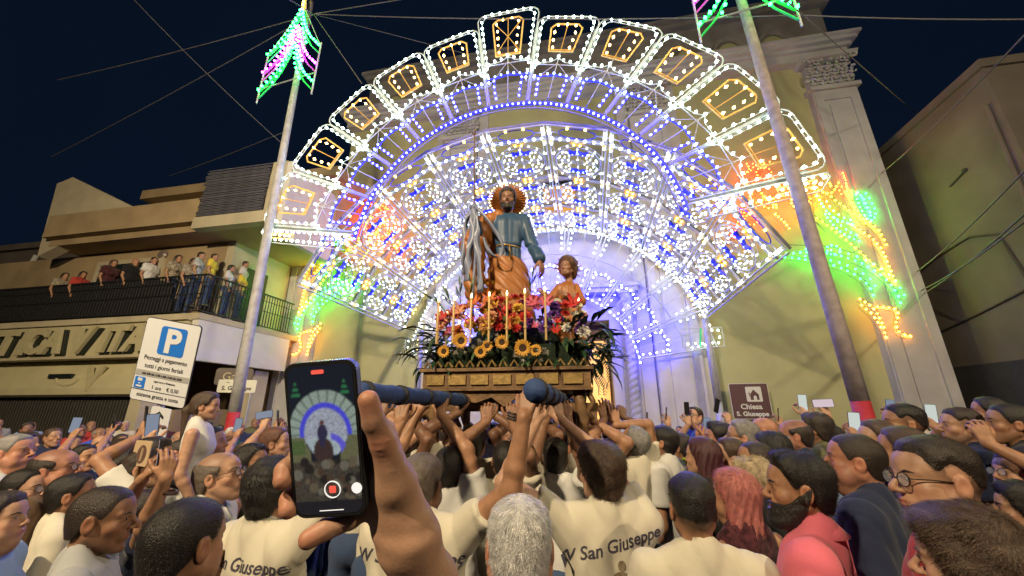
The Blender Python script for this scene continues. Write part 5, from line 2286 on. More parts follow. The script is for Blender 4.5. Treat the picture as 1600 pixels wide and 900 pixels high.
def f_sun(q):
    for ring, (n, L_, o) in enumerate(((16, .052, 0), (16, .044, .2))):
        for k in range(n):
            a = 2 * math.pi * k / n + o
            petal_geo(q, (.022 * math.cos(a), .022 * math.sin(a), .004 * ring), (math.cos(a), math.sin(a), .10 + .15 * ring), (0, 0, 1), L_ * rf_.uniform(.85, 1.1), .0085)


def f_disc(q):
    q.lathe([(.030, -.004), (.031, .006), (.024, .012), (.012, .009), (.002, .007)], 16)


def f_rose(q):
    for ring, (n, r0, tilt, L_) in enumerate(((5, .004, 1.3, .026), (6, .008, .9, .032), (8, .010, .45, .036), (9, .012, .05, .036))):
        for k in range(n):
            a = 2 * math.pi * (k + .5 * ring) / n
            d = np.array([math.cos(a) * math.cos(tilt), math.sin(a) * math.cos(tilt), math.sin(tilt)])
            u = np.array([-math.cos(a) * math.sin(tilt), -math.sin(a) * math.sin(tilt), math.cos(tilt)])
            petal_geo(q, (r0 * math.cos(a), r0 * math.sin(a), 0), d, u, L_, .013, .6)
    q.ball((0, 0, .006), .012)


def f_pom(q):
    for k in range(46):
        z = rf_.uniform(-.2, 1)
        a = rf_.uniform(0, 6.28)
        r = math.sqrt(max(0, 1 - z * z))
        d = np.array([r * math.cos(a), r * math.sin(a), z])
        u = np.cross(d, [0.3, .2, 1])
        u /= np.linalg.norm(u)
        petal_geo(q, d * .008, d, u, .024, .007, .3)
    q.ball((0, 0, 0), .013)


def f_lily(q):
    for k in range(6):
        a = k * math.pi / 3
        petal_geo(q, (0, 0, 0), (math.cos(a) * .75, math.sin(a) * .75, .65), (-math.cos(a) * .6, -math.sin(a) * .6, .75), .065, .013, -.6)
    q.tube([(0, 0, 0), (0, 0, .03)], .003, 4)


def f_leaf(q):
    P = np.array([(0, 0, 0), (0, .05, .012), (0, .10, .012), (0, .16, -.004), (0, .21, -.03)])
    W_ = [.004, .022, .028, .018, .001]
    V = []
    for p, w in zip(P, W_):
        V += [(-w, p[1], p[2] + w * .35), (0, p[1], p[2]), (w, p[1], p[2] + w * .35)]
    F = []
    for k in range(4):
        F += [(k * 3, k * 3 + 1, k * 3 + 4, k * 3 + 3), (k * 3 + 1, k * 3 + 2, k * 3 + 5, k * 3 + 4)]
    q.add(V, F)


def f_frond(q):
    q.tube([(0, 0, 0), (0, .12, .03), (0, .25, .01), (0, .36, -.08)], [.004, .003, .002, .001], 5)
    for k in range(12):
        t = (k + 1) / 13
        y = .36 * t
        z = np.interp(y, [0, .12, .25, .36], [0, .03, .01, -.08])
        for s in (-1, 1):
            L_ = .11 * math.sin(math.pi * (t * .8 + .12))
            petal_geo(q, (0, y, z), (s * .8, .55, -.15), (0, 0, 1), L_, .009, .2)


def f_blade(q):
    q.tube([(0, 0, 0), (0, 0, .15)], .004, 5)
    for k in range(5):
        a = k * 1.3
        petal_geo(q, (0, 0, .03 + .03 * k), (math.cos(a) * .35, math.sin(a) * .35, .9), (math.cos(a), math.sin(a), -.3), .12, .012, .2)


ME_SUN = mk(f_sun, 'sunflower', M_PETY)
ME_DISC = mk(f_disc, 'seed_head', M_SEED)
ME_ROSE = {c: mk(f_rose, 'rose', flm(c)) for c in FLC}
ME_POM = {c: mk(f_pom, 'chrysanthemum', flm(c)) for c in FLC}
ME_LILY = {c: mk(f_lily, 'lily', flm(c)) for c in ('orange', 'pink', 'red', 'peach', 'yellow')}
ME_LEAF = mk(f_leaf, 'leaf', M_LEAF)
ME_LEAF2 = mk(f_leaf, 'leaf', M_LEAF2)
ME_FROND = mk(f_frond, 'palm_frond', M_LEAF)
ME_BLADE = mk(f_blade, 'flower_bud_stem', M_LEAF2)
fa = thing('flower_arrangement', 'mound of orange, red and purple flowers with sunflowers, on the float', 'flowers', tuple(FO), -TH)


def pl(me, name, p, d, s=1.0, roll=None):
    o = obj(name, me, fa, p)
    o.rotation_mode = 'QUATERNION'
    qd = Vector(d).to_track_quat('Z', 'Y')
    o.rotation_quaternion = qd @ Matrix.Rotation(roll if roll is not None else rf_.uniform(0, 6.28), 3, 'Z').to_quaternion()
    o.scale = (s, s, s)
    return o


# foam core hidden under the blooms
q = MB()
q.box(-.60, .60, -.42, .42, 2.313, 2.50)
q.ball((0, 0, 2.42), .42, (1.25, .95, .95))
q.build('moss_core', mat('moss', (.012, .025, .012), .95, var=.4, vscale=20, bump=.8, bscale=60), fa)


def mound(x, t):
    """surface of the flower mound: t from 0 (front foot) to 1 (top)"""
    a = t * math.pi * .5
    y = -.52 + .40 * (1 - math.cos(a))
    z = 2.36 + (.52 + .10 * math.cos(x * 3)) * math.sin(a)
    return y, z, (rf_.uniform(-.3, .3) + x * .4, -math.cos(a) - .25, math.sin(a) + .15)


# rows from the photograph: bottom sunflowers and white, then pink/red/orange, purple on the right
for x, z, s in ((-.47, 2.44, .75), (-.33, 2.52, .95), (-.17, 2.43, .75), (-.12, 2.475, .7), (.00, 2.50, .82), (.165, 2.45, 1.0), (.26, 2.43, .7)):
    o = pl(ME_SUN, 'sunflower', (x, -.55 - rf_.uniform(0, .02), z), (rf_.uniform(-.2, .2), -1, rf_.uniform(-.1, .15)), s)
    d = obj('seed_head', ME_DISC, o)
for k in range(30):
    c = rf_.choice([(-.45, 2.54), (-.30, 2.43), (-.20, 2.50), (-.06, 2.52), (.16, 2.56), (.18, 2.37), (.30, 2.42), (-.38, 2.47), (.10, 2.40)])
    pl(ME_POM['white'], 'chrysanthemum', (c[0] + rf_.gauss(0, .03), -.535 - rf_.uniform(0, .03), c[1] + rf_.gauss(0, .022)), (rf_.uniform(-.3, .3), -1, .3), rf_.uniform(.55, .85))
cols = []
for k in range(235):
    x = rf_.uniform(-.62, .64)
    t = rf_.uniform(.26, 1.0)
    y, z, d = mound(x, t)
    if z > 2.78 + .05 * math.cos(x * 4) and rf_.random() < .5:
        continue
    if x < -.35:
        c = rf_.choice(['pink', 'peach', 'orange', 'red'])
    elif x < -.12:
        c = rf_.choice(['orange', 'orange', 'yellow', 'peach', 'pink'] if t > .5 else ['peach', 'pink', 'yellow', 'white'])
    elif x < .12:
        c = rf_.choice(['red', 'red', 'orange', 'pink', 'yellow'])
    elif x < .40:
        c = rf_.choice(['purple', 'purple', 'pink', 'red'] if t < .75 else ['pink', 'red', 'pink'])
    else:
        c = rf_.choice(['purple', 'red', 'white'])
    kind = rf_.random()
    if kind < .45:
        pl(ME_ROSE[c], 'rose', (x, y, z), d, rf_.uniform(.8, 1.35))
    elif kind < .8 or c not in ME_LILY:
        pl(ME_POM[c], 'chrysanthemum', (x, y, z), d, rf_.uniform(.9, 1.4))
    else:
        pl(ME_LILY[c], 'lily', (x, y - .01, z), d, rf_.uniform(.8, 1.1))
for x, z, c, s in ((-.56, 2.75, 'red', 1.3), (-.02, 2.71, 'red', 1.7), (.03, 2.73, 'red', 1.6), (.13, 2.72, 'red', 1.5), (.56, 2.82, 'red', 1.7), (.27, 2.80, 'pink', 1.5), (.33, 2.83, 'pink', 1.4), (.22, 2.84, 'pink', 1.4), (-.42, 2.80, 'peach', 1.4), (-.38, 2.74, 'peach', 1.3), (-.22, 2.84, 'orange', 1.4), (-.15, 2.90, 'orange', 1.4), (-.28, 2.88, 'orange', 1.3), (-.1, 2.83, 'yellow', 1.2)):
    pl(ME_LILY.get(c, ME_ROSE[c]), 'lily', (x, -.40, z), (rf_.uniform(-.3, .3), -1, .6), s)
for k in range(34):      # yellow-orange stalks rising beside the statue
    x, z = -.19 + rf_.gauss(0, .055), 2.92 + rf_.uniform(0, .22)
    pl(ME_POM[rf_.choice(['yellow', 'orange', 'yellow'])], 'chrysanthemum', (x, -.22 + rf_.uniform(-.05, .05), z), (rf_.uniform(-.4, .4), -1, .4), rf_.uniform(.5, .9))
for x, z, l in ((-.50, 2.86, -.5), (-.44, 2.90, .0), (-.36, 2.92, .2), (-.58, 2.84, -.9), (.18, 2.98, .3)):
    pl(ME_BLADE, 'flower_bud_stem', (x, -.30, z), (l, -.3, 1), 1.0)
# green filling, big palm leaves on both ends
for k in range(90):
    x = rf_.uniform(-.62, .64)
    t = rf_.uniform(0, .7)
    y, z, d = mound(x, t)
    dd = Vector((rf_.uniform(-1, 1), -.9, rf_.uniform(-.8, .6)))
    o = pl(rf_.choice([ME_LEAF, ME_LEAF, ME_LEAF2]), 'leaf', (x, y + .06, z - .02), (rf_.uniform(-.3, .3), -.2, 1), rf_.uniform(.45, .8))
    o.rotation_quaternion = dd.to_track_quat('Y', 'Z')
for s in (-1, 1):
    for k in range(105):
        x = s * rf_.uniform(.50, .80)
        z = rf_.uniform(2.32, 2.68)
        y = rf_.uniform(-.50, .25)
        dd = Vector((s * rf_.uniform(.1, 1.0), -rf_.uniform(.0, 1.0), rf_.uniform(-.9, .5)))
        o = pl(ME_LEAF if k % 6 else ME_FROND, 'leaf' if k % 6 else 'palm_frond', (x, y, z), (0, 0, 1), rf_.uniform(.7, 1.2) if k % 6 else rf_.uniform(.6, .8))
        o.rotation_quaternion = dd.to_track_quat('Y', 'Z')

# ------------------------------------------------------------------ statues
M_TUN = mat('statue_blue_tunic', (0.035, 0.085, 0.17), .45, var=.3, vscale=8)
M_CLK = mat('statue_ochre_cloak', (0.40, 0.15, 0.04), .45, var=.35, vscale=6)
M_RIB = mat('satin_ribbon', (0.20, 0.23, 0.34), .35)
M_HALO = mat('statue_halo', (0.50, 0.20, 0.05), .45, metal=.3, var=.3, vscale=20)
SP = FO + np.array([-.075, .12, 2.50])
st = thing('saint_statue', 'bearded saint statue in blue tunic and ochre cloak with a lit halo', 'statue', tuple(SP), 0)


def tunic(p):
    q = p.copy()
    q[:, 1] *= 1.35
    ax = q.copy()
    ax[:, 0] = np.abs(ax[:, 0])
    d = dcone(ax, (.03, 0, 1.33), (.02, 0, 1.08), .130, .112)
    d = smin(d, dcone(ax, (0, 0, 1.08), (.03, 0, .30), .118, .20), .05)
    d = smin(d, dcone(ax, (0, 0, 1.43), (.150, 0, 1.40), .058, .060), .04)
    d /= 1.15
    d = smin(d, dcone(p, (.165, 0, 1.40), (.245, -.02, 1.12), .062, .062), .04)
    d = smin(d, dcone(p, (.245, -.02, 1.12), (.315, -.10, .93), .060, .062), .02)
    d = smin(d, dcone(p, (-.165, 0, 1.40), (-.30, -.02, 1.15), .062, .060), .04)
    d = smin(d, dcone(p, (-.30, -.02, 1.15), (-.32, -.18, 1.27), .058, .052), .02)
    d = smax(d, -dell(p, (0, 0, 1.50), (.062, .07, .05)), .008)
    b = np.exp(-((p[:, 2] - 1.075) / .018) ** 2) * .012
    f = -np.abs(np.sin(p[:, 0] * 38 + wob(p, 6, 3, 1.5))) ** .6 * .010 * np.clip(1.6 - p[:, 2], .4, 1)
    return smax(d + b + f, .2 - p[:, 2], .01)


V, F = surfnet(tunic, (-.45, -.32, .15), (.45, .3, 1.55), .011)
obj('tunic', npmesh('tunic', V, F, M_TUN), st)
q = MB()
q.tube([(.128 * math.cos(a), .100 * math.sin(a), 1.075 + .008 * math.sin(a * 2)) for a in np.linspace(0, 2 * math.pi, 30)[:-1]], .010, 6, closed=True)
q.tube([(.02, -.12, 1.07), (.025, -.15, .96), (.015, -.16, .86)], .009, 6)
q.build('cord_belt', M_GILT, st)


def cloak(p):
    # over the right shoulder, down the arm, round the hips
    d = dcone(p, (-.10, .02, 1.44), (-.22, .02, 1.36), .075, .085)
    d = smin(d, dcone(p, (-.22, .02, 1.36), (-.36, .0, 1.12), .10, .125), .03)
    d = smin(d, dcone(p, (-.36, -.0, 1.12), (-.33, .04, .62), .12, .09), .04)
    q = p.copy()
    q[:, 1] *= 1.2
    s = dcone(q, (0, .0, .98), (.03, .0, .10), .175, .27) / 1.1
    cut = p[:, 2] - (.985 - .50 * (p[:, 0] + .10)) - .04 * np.sin(p[:, 0] * 9)
    s = smax(s, cut * .8, .02)
    d = smin(d, s, .05)
    b = dcone(p, (-.2, .10, 1.40), (.05, .14, .6), .10, .14)
    d = smin(d, b, .06)
    f = -np.abs(np.sin(p[:, 2] * 26 + p[:, 0] * 24 + wob(p, 5, 8, 2.0))) ** .6 * .017
    return smax(d + f + .004, .03 - p[:, 2], .01)


V, F = surfnet(cloak, (-.52, -.36, 0), (.40, .36, 1.58), .012)
obj('cloak', npmesh('cloak', V, F, M_CLK), st)
P = dict(HEADS['m3'])
hv, hf, ht = head_mesh('m3statue', P, .005)
HMs = Matrix.Translation((0, -.005, 1.635)) @ Matrix.Rotation(R(176), 4, 'Z') @ Matrix.Rotation(R(-6), 4, 'X')
parts = [(xf(hv, HMs), hf, ht)]
parts.append(arm_mesh((.245, -.02, 1.12), (.30, -.08, .98), (.325, -.12, .90), (.15, -.1, -1), (.7, -.7, 0), 1, (.3, .35, .4, .45), .005))
parts.append(arm_mesh((-.30, -.02, 1.15), (-.31, -.12, 1.22), (-.325, -.20, 1.28), (-.05, -.35, 1), (-.3, -.8, -.2), 1, (1.0, 1.05, 1.1, 1.15), .005))
V, F, T = joinm(parts)
M_STSK = mat('statue_painted_skin', (.30, .15, .09), .4, var=.2, vscale=20, attr='tint')
obj('body', npmesh('body', V, F, M_STSK, T), st)
v, f_, t = hair_mesh('messy', dict(seed=4), .006)
ho = obj('hair', npmesh('hair', v, f_, hairm('dark'), t), st)
ho.matrix_local = HMs
v, f_ = beard_mesh(P, .005, True)
bo = obj('beard', npmesh('beard', v, f_, hairm('dark'), np.ones((len(v), 3))), st)
bo.matrix_local = HMs
eyes_obj(st, HMs, 'dark')


def halo(parent, c, r, n, name='halo', bulbs=True, tilt=0):
    q = MB()
    V, F = [(0, 0, 0)], []
    for k in range(n * 2):
        a = math.pi * k / n
        rr = r if k % 2 == 0 else r * .90
        V.append((rr * math.cos(a), .012 if k % 2 else 0, rr * math.sin(a)))
    for k in range(n * 2):
        F.append((0, 1 + k, 1 + (k + 1) % (2 * n)))
    V2 = [(x, y + .012, z) for x, y, z in V]
    q.add(V, F)
    q.add(V2, [f[::-1] for f in F])
    for k in range(n):
        a = 2 * math.pi * k / n
        q.tube([(r * .5 * math.cos(a), -.004, r * .5 * math.sin(a)), (r * 1.04 * math.cos(a), -.004, r * 1.04 * math.sin(a))], [.004, .006], 5)
    h = q.build(name, M_HALO, parent, loc=c)
    if bulbs:
        q = MB()
        for k in range(n):
            a = 2 * math.pi * k / n
            q.ball((r * 1.05 * math.cos(a), -.012, r * 1.05 * math.sin(a)), .0075)
        tag(q.build('halo_bulbs', mat('halo_bulb', (1, .8, .6), .4, emis=(1.0, .62, .34), estr=9), h), kind='stuff')
    return h


halo(st, (.005, .10, 1.70), .20, 34)
# staff with ribbons
q = MB()
q.tube([(-.305, -.26, .2), (-.325, -.25, 1.32), (-.355, -.23, 2.30)], .009, 7)
q.build('staff', M_WOOD, st)
q = MB()
for k in range(5):
    a = k * 1.26
    petal_geo(q, (-.355, -.23, 2.28), (.5 * math.cos(a), .5 * math.sin(a), .8), (math.cos(a), math.sin(a), -.5), .07, .012, .4)
q.build('staff_flower', M_GILT, st)


def ribbon(path, w, seed):
    r = random.Random(seed)
    P = np.array(path, float)
    k = 26
    tt = np.linspace(0, len(P) - 1, k)
    Q = np.stack([np.interp(tt, range(len(P)), P[:, i]) for i in range(3)], 1)
    for _ in range(2):
        Q[1:-1] = (Q[:-2] + 2 * Q[1:-1] + Q[2:]) / 4
    q = MB()
    V = []
    for i, p in enumerate(Q):
        a = math.sin(i * .45 + seed) * .9
        d = np.array([math.cos(a), math.sin(a), .15])
        V += [p - d * w, p + d * w]
    F = [(2 * i, 2 * i + 1, 2 * i + 3, 2 * i + 2) for i in range(k - 1)]
    q.add(V, F)
    o = q.build('ribbon', M_RIB, st, smooth=True)
    so_ = o.modifiers.new('s', 'SOLIDIFY')
    so_.thickness = .0015
    return o


ribbon([(-.33, -.29, 1.36), (-.34, -.31, 1.1), (-.36, -.32, .85), (-.37, -.31, .62)], .035, 1)
ribbon([(-.32, -.30, 1.38), (-.29, -.33, 1.15), (-.27, -.34, .9), (-.24, -.33, .5)], .030, 2)
ribbon([(-.31, -.30, 1.40), (-.18, -.33, 1.22), (-.05, -.32, 1.02), (-.03, -.31, .90), (-.10, -.31, .84), (-.18, -.32, .92), (-.22, -.33, 1.05)], .018, 3)
ribbon([(-.34, -.29, 1.40), (-.40, -.28, 1.25), (-.43, -.27, 1.0), (-.40, -.27, .70)], .026, 4)
ribbon([(-.32, -.31, 1.36), (-.30, -.33, .9), (-.31, -.32, .3)], .012, 5)
q = MB()
q.ball((-.33, -.27, 1.40), .05, (1, .7, .8))
q.build('ribbon_bow', M_RIB, st)

# the child
cs = thing('child_statue', 'small child statue in ochre robe with spiky rays round its head', 'statue', tuple(FO + np.array([.50, -.02, 2.36])), 0)


def crobe(p):
    ax = p.copy()
    ax[:, 0] = np.abs(ax[:, 0])
    d = dcone(ax, (0, 0, .72), (.02, 0, .12), .085, .15)
    d = smin(d, dcone(ax, (0, 0, .765), (.07, 0, .75), .040, .036), .03)
    d = smin(d, dcone(p, (-.08, 0, .74), (-.16, -.04, .64), .040, .042), .02)
    d = smin(d, dcone(p, (.08, 0, .74), (.11, -.06, .60), .040, .042), .02)
    d = smin(d, dcone(p, (.11, -.06, .60), (.02, -.12, .62), .038, .036), .02)
    f = -np.abs(np.sin(p[:, 0] * 50 + p[:, 2] * 12 + wob(p, 9, 2, 1.5))) ** .6 * .007
    return smax(d + f, .05 - p[:, 2], .01)


V, F = surfnet(crobe, (-.26, -.24, 0), (.24, .2, .84), .009)
obj('robe', npmesh('robe', V, F, M_CLK), cs)
ck = .84
hv, hf, ht = head_mesh('c1', HEADS['c1'], .006)
HMc = Matrix.Translation((0.01, -.005, .945)) @ Matrix.Rotation(R(140), 4, 'Z') @ Matrix.Rotation(R(4), 4, 'X') @ Matrix.Scale(ck, 4)
parts = [(xf(hv, HMc), hf, ht), arm_mesh((-.13, -.02, .66), (-.17, -.04, .60), (-.215, -.07, .66), (-.5, -.1, .45), (-.3, -.9, .1), -1, (.5, .5, .5, .5), .005, s=.62),
         arm_mesh((.10, -.06, .60), (.04, -.11, .61), (-.01, -.14, .63), (-.8, -.3, .3), (0, -.9, .3), 1, (.4, .4, .4, .4), .005, s=.62)]
V, F, T = joinm(parts)
obj('body', npmesh('body', V, F, M_STSK, T), cs)
v, f_, t = hair_mesh('curly', dict(w=.93, seed=6), .008)
ho = obj('hair', npmesh('hair', v, f_, hairm('auburn'), t), cs)
ho.matrix_local = HMc
q = MB()
for k in range(11):
    a = R(-60 + k * 24)
    c, s = math.cos(a), math.sin(a)
    q.tube([(.02 + .09 * c, .06, .97 + .09 * s), (.02 + .145 * c, .06, .97 + .145 * s)], [.012, .002], 5)
q.tube([(.02 + .09 * math.cos(a), .06, .97 + .09 * math.sin(a)) for a in np.linspace(0, 2 * math.pi, 17)[:-1]], .01, 5, closed=True)
q.build('ray_crown', M_HALO, cs)
# ------------------------------------------------------------------ the people one can tell apart
TX, TY = 0.1, 3.6                    # everybody looks towards the statue
PLACED = []


def YF(v, Y):
    """depth along the street of something Y deep in front of the lens"""
    k = (v - 640) / 629.0
    f = 1.27 if Y < 1.3 else 1.22 if Y < 2.3 else 1.12
    return Y * f / (1 - .3167 * k)


def who(label, u, v, Y, dy=0, **k):
    """head centre seen at u, v, Y metres off; yaw = towards the statue + dy unless given"""
    Y = YF(v, Y)
    x, y, z = headpos(u, v, Y)
    yaw = k.pop('yaw', None)
    if yaw is None:
        yaw = math.degrees(math.atan2(TX - x, TY - y)) + dy
    PLACED.append((x, y))
    tg = k.pop('targets', None)
    if tg:
        k['arms'] = [reach((x, y), yaw, z, sd, t, **kw) for sd, t, kw in tg]
    r = person(label, (x, y), yaw, z, **k)
    return r + ((x, y, z, yaw),)


def hp_(u, v, Y):
    return headpos(u, v, YF(v, Y))


def phone(label, p, yaw=0, tilt=12, roll=0, screen=None, lens=True):
    """phone held up; its back faces yaw (0 = away from the camera), the screen the other way"""
    t = thing('phone', label, 'phone', tuple(p), 0)
    t.rotation_euler = (R(tilt), R(roll), -R(yaw))
    q = MB()
    q.prism(rrect(-.036, .036, -.075, .075, .009, 3)[::-1], -.004, .004)
    q.build('case', M_PHONEB, t)
    q = MB()
    q.prism(rrect(-.033, .033, -.072, .072, .006, 3)[::-1], -.0052, -.0042)
    sm = {None: M_PHONEB, 'lit': mat('phone_screen_bright', (.1, .1, .1), .2, emis=(.55, .62, .60), estr=.9), 'dim': mat('phone_screen_dim', (.05, .05, .06), .2, emis=(.20, .26, .36), estr=.8),
          'pink': mat('phone_screen_pinkish', (.1, .1, .1), .2, emis=(.62, .50, .58), estr=.9)}[screen]
    q.build('screen', sm, t)
    if lens:
        q = MB()
        q.prism(rrect(-.030, .0, .035, .068, .006, 3)[::-1], .004, .006)
        q.build('camera_bump', M_PHONEB, t)
    return t


UP = dict(hd=(0, .25, 1), hn=(0, -1, .2))
GR = (1.0, 1.05, 1.1, 1.1)
# -- left foreground
who('man with a black buzz cut seen from behind at the bottom edge', 287, 852, .88, yaw=8, hy=4, hp=0, head='m4', skin='tan', hair='buzz', hc='black', scalp=.75, shirt='charcoal', res='near', strand=7000, seed=2)
who('tanned man with thinning cropped hair in a grey t-shirt, in profile, lower left', 160, 812, 1.22, yaw=55, hy=12, hp=-2, head='m3', skin='brown', hair='buzz', hc='dark', scalp=.6, stubble=.45, shirt='grey', res='near', strand=4000, seed=3)
who('short dark-haired man in a cream shirt turned away, behind the man in grey', 112, 775, 1.85, yaw=40, hy=10, hp=6, head='m1', skin='tan', hair='crop', hc='black', shirt='cream', res='mid', strand=2500, seed=4)
who('elderly balding man with thin glasses and open white collar, in profile', 343, 745, 1.72, yaw=72, hy=8, hp=14, head='m3', skin='light', hair='sides', hc='greybrown', shirt='white', collar=True, glasses='clear', res='near', strand=2000, seed=5)
who('bald man with glasses looking up to the right, far left', 86, 735, 1.95, yaw=62, hy=8, hp=10, head='m2', skin='ruddy', hair='sides', hc='dark', glasses='clear', shirt='brown', res='mid', strand=800, seed=6)
who('man with black-rimmed glasses in a grey and white patterned shirt, left edge', 38, 768, 1.85, yaw=70, hy=10, hp=8, head='m1', skin='light', hair='crop', hc='black', glasses='clear', shirt='pattern', collar=True, res='mid', strand=2000, seed=7)
who('woman with dark hair cut by the left edge, face lit, chin low', -4, 815, 1.45, yaw=66, hy=8, head='f2', skin='light', hair='bob', hc='dark', shirt='sky', res='mid', seed=8)
who('grey-haired man high up at the left edge behind the others', 22, 708, 2.6, head='m2', skin='ruddy', hair='crop', hc='grey', shirt='white', res='mid', seed=9)
g = who('girl in white top with a long brown ponytail, sitting on a man\'s shoulders', 322, 636, 2.65, yaw=62, hy=10, hp=0, head='c1', skin='light', hair='pony', hc='brown', shirt='white', tank=True, res='mid', name='person', shw=.85, seed=3, size=.84, legs=False, fem=0)
q = MB()
for sx in (-1, 1):
    q.tube([(sx * .08, .02, .93), (sx * .13, .30, .90)], [.085, .075], 10)
q.box(-.15, .15, -.12, .10, .86, 1.0)
q.build('shorts', clothm('pattern'), g[0], smooth=True)
q = MB()
q.usecol = True
for sx in (-1, 1):
    q.tube([(sx * .13, .28, .90), (sx * .135, .38, .86), (sx * .135, .40, .70), (sx * .13, .36, .42)], [.062, .055, .050, .035], 10)
q.build('legs', skinm('light'), g[0], smooth=True)
who('dark-haired man carrying the girl, below her, in profile', 328, 694, 2.75, yaw=70, hy=6, hp=10, head='m1', skin='tan', hair='fade', hc='black', stubble=.5, shirt='white', res='mid', strand=1500, seed=4)
who('young person with auburn hair in a brown top near the red pole foot', 430, 694, 2.9, yaw=66, hy=6, hp=8, head='c1', skin='light', hair='short', hc='auburn', shirt='brown', res='mid', strand=1500, seed=6)
who('woman with wavy black hair and a black sleeveless top, facing right', 393, 724, 2.5, yaw=72, hy=20, hp=8, head='f1', skin='tan', hair='long', hc='black', shirt='black', tank=True, res='mid', strand=1500, seed=5)
who('woman with long black hair behind the raised phone hands, left', 192, 732, 2.6, yaw=60, hy=8, head='f1', skin='olive', hair='long', hc='black', shirt='navy', res='mid', seed=9)
# person filming with both hands (pink phone, watch)
x_, y_, z_ = headpos(232, 790, 1.75)
pt = hp_(248, 712, 1.62)
wp = who('person in dark clothes holding a pinkish phone up with both hands, with a watch', 226, 800, 1.9, yaw=45, head='f2', skin='tan', hair='bob', hc='dark', shirt='navy', res='mid',
         targets=[(1, hp_(264, 722, 1.60), dict(hd=(-.15, .1, 1), hn=(.8, -.5, 0), curl=(.5, .6, .7, .8))), (-1, hp_(236, 726, 1.66), dict(hd=(.2, .2, 1), hn=(-.7, -.6, 0), curl=(.5, .6, .7, .8)))])
phone('pink-cased phone held up in both hands on the left', pt, 50, 5, -10, 'pink')
q = MB()
p0 = np.array(hp_(262, 768, 1.60))
q.tube([tuple(p0 + np.array([.034 * math.cos(a), .030 * math.sin(a), -.008 * math.cos(a)])) for a in np.linspace(0, 2 * math.pi, 17)[:-1]], .009, 6, closed=True)
o = q.build('wristwatch', mat('watch_strap_brown', (.08, .04, .03), .5))
tag(o, 'brown wristwatch on the forearm raised behind the grey t-shirt man', 'watch')
# cardboard fan
q = MB()
t = thing('hand_fan', 'tan paper fan with a round dark emblem, held above the heads on the left', 'fan', hp_(221, 708, 2.3), R(-25))
q.prism(rrect(-.10, .10, -.075, .075, .015, 3)[::-1], -.003, .003)
q.build('paper', mat('tan_card', (.45, .33, .2), .8), t)
q = MB()
q.lathe([(.055, 0), (.055, .002)], 20, rotm(rx=R(90)), (.012, -.003, -.006))
e_ = q.build('round_emblem', mat('fan_print_brown', (.10, .05, .04), .8), t)
q = MB()
q.prism([(-.004, -.04), (.004, -.04), (.004, .04), (-.004, .04)], -.0075, -.0055)
q.prism([(.012, -.036), (.018, -.036), (.018, .036), (.012, .036)], -.0075, -.0055)
q.build('emblem_strokes', MATS['tan_card'], e_, loc=(.012, 0, -.006))
q = MB()
q.tube([(0, .004, -.07), (0, .004, -.17)], .006, 6)
q.build('stick', M_WOOD, t)

# -- the bearers
s18 = who('black-haired bearer in a cream San Giuseppe t-shirt, partly behind the big phone', 425, 768, 1.45, yaw=22, hy=-6, hp=4, hr=-6, head='m1', skin='tan', hair='messy', hc='black', shirt='cream', res='near', strand=5000, seed=2, shw=1.0,
          targets=[(1, hp_(565, 640, 1.7), dict(UP, curl=GR)), (-1, hp_(330, 900, 1.3), dict(hd=(0, .1, -1), hn=(-1, 0, 0), curl=(.3, .3, .4, .4)))])
saint_print(s18[1], s18[2][0], s18[2][1], 'W San Giuseppe', x=.0, z=1.345, size=.064)
s20 = who('grey-brown haired bearer in cream t-shirt, one arm stretched up, wearing bracelets', 658, 757, 1.45, yaw=10, hy=2, hp=8, head='m2', skin='tan', hair='crop', hc='greybrown', shirt='cream', res='near', strand=6000, seed=4,
          targets=[(1, hp_(826, 624, 1.42), dict(hd=(.25, .25, .95), hn=(-.35, -1, .15), curl=(.9, 1.0, 1.1, 1.2), sl=.15, pole=(1, -.3, -.9))), (-1, hp_(628, 640, 1.9), dict(UP, curl=GR))])
saint_print(s20[1], s20[2][0], s20[2][1], 'W San Giuseppe', x=.0, z=1.345, size=.064, fig=True)
# bracelet on that wrist
b0 = np.array(hp_(806, 657, 1.42))
for k in range(3):
    q = MB()
    q.tube([tuple(b0 + np.array([.035 * math.cos(a), .032 * math.sin(a), -.010 * math.cos(a) + .012 * k])) for a in np.linspace(0, 2 * math.pi, 25)[:-1]], .0048 + .001 * (np.arange(24) % 2), 6, closed=True)
    o = q.build('bracelet', mat('bracelet_beads', (.06, .045, .04), .4, metal=.4, var=.5, vscale=80))
    tag(o, ['lowest dark braided bracelet on the raised wrist', 'middle dark braided bracelet on the raised wrist', 'uppermost dark braided bracelet on the raised wrist'][k], 'bracelet', 'bracelets on the raised wrist')
who('bearer with black hair right behind the grey-brown haired man', 702, 735, 1.95, yaw=8, hp=2, head='m1', skin='tan', hair='short', hc='black', shirt='white', res='mid', strand=2500, seed=5,
    targets=[(1, hp_(690, 628, 2.3), dict(UP, curl=GR)), (-1, hp_(655, 628, 2.2), dict(UP, curl=GR))])
who('white-haired man with a bald crown seen from behind, bottom centre', 812, 858, .84, yaw=0, hp=-8, head='m2', skin='ruddy', hair='crop', hc='white', shirt='charcoal', res='near', strand=9000, seed=6, stl=.024, stw=.0008)
s23 = who('young bearer with thick brown hair in cream t-shirt, both arms up to the bar', 938, 741, 1.52, yaw=-6, hy=-22, hp=6, head='m3', skin='light', hair='messy', hc='brown', shirt='cream', res='near', strand=8000, seed=7, shw=.95,
          targets=[(-1, hp_(832, 640, 1.62), dict(hd=(0, .2, 1), hn=(-.3, -1, .1), curl=GR, sl=.15)), (1, hp_(868, 634, 1.95), dict(hd=(-.25, .2, .9), hn=(.2, -1, .2), curl=GR, sl=.12))])
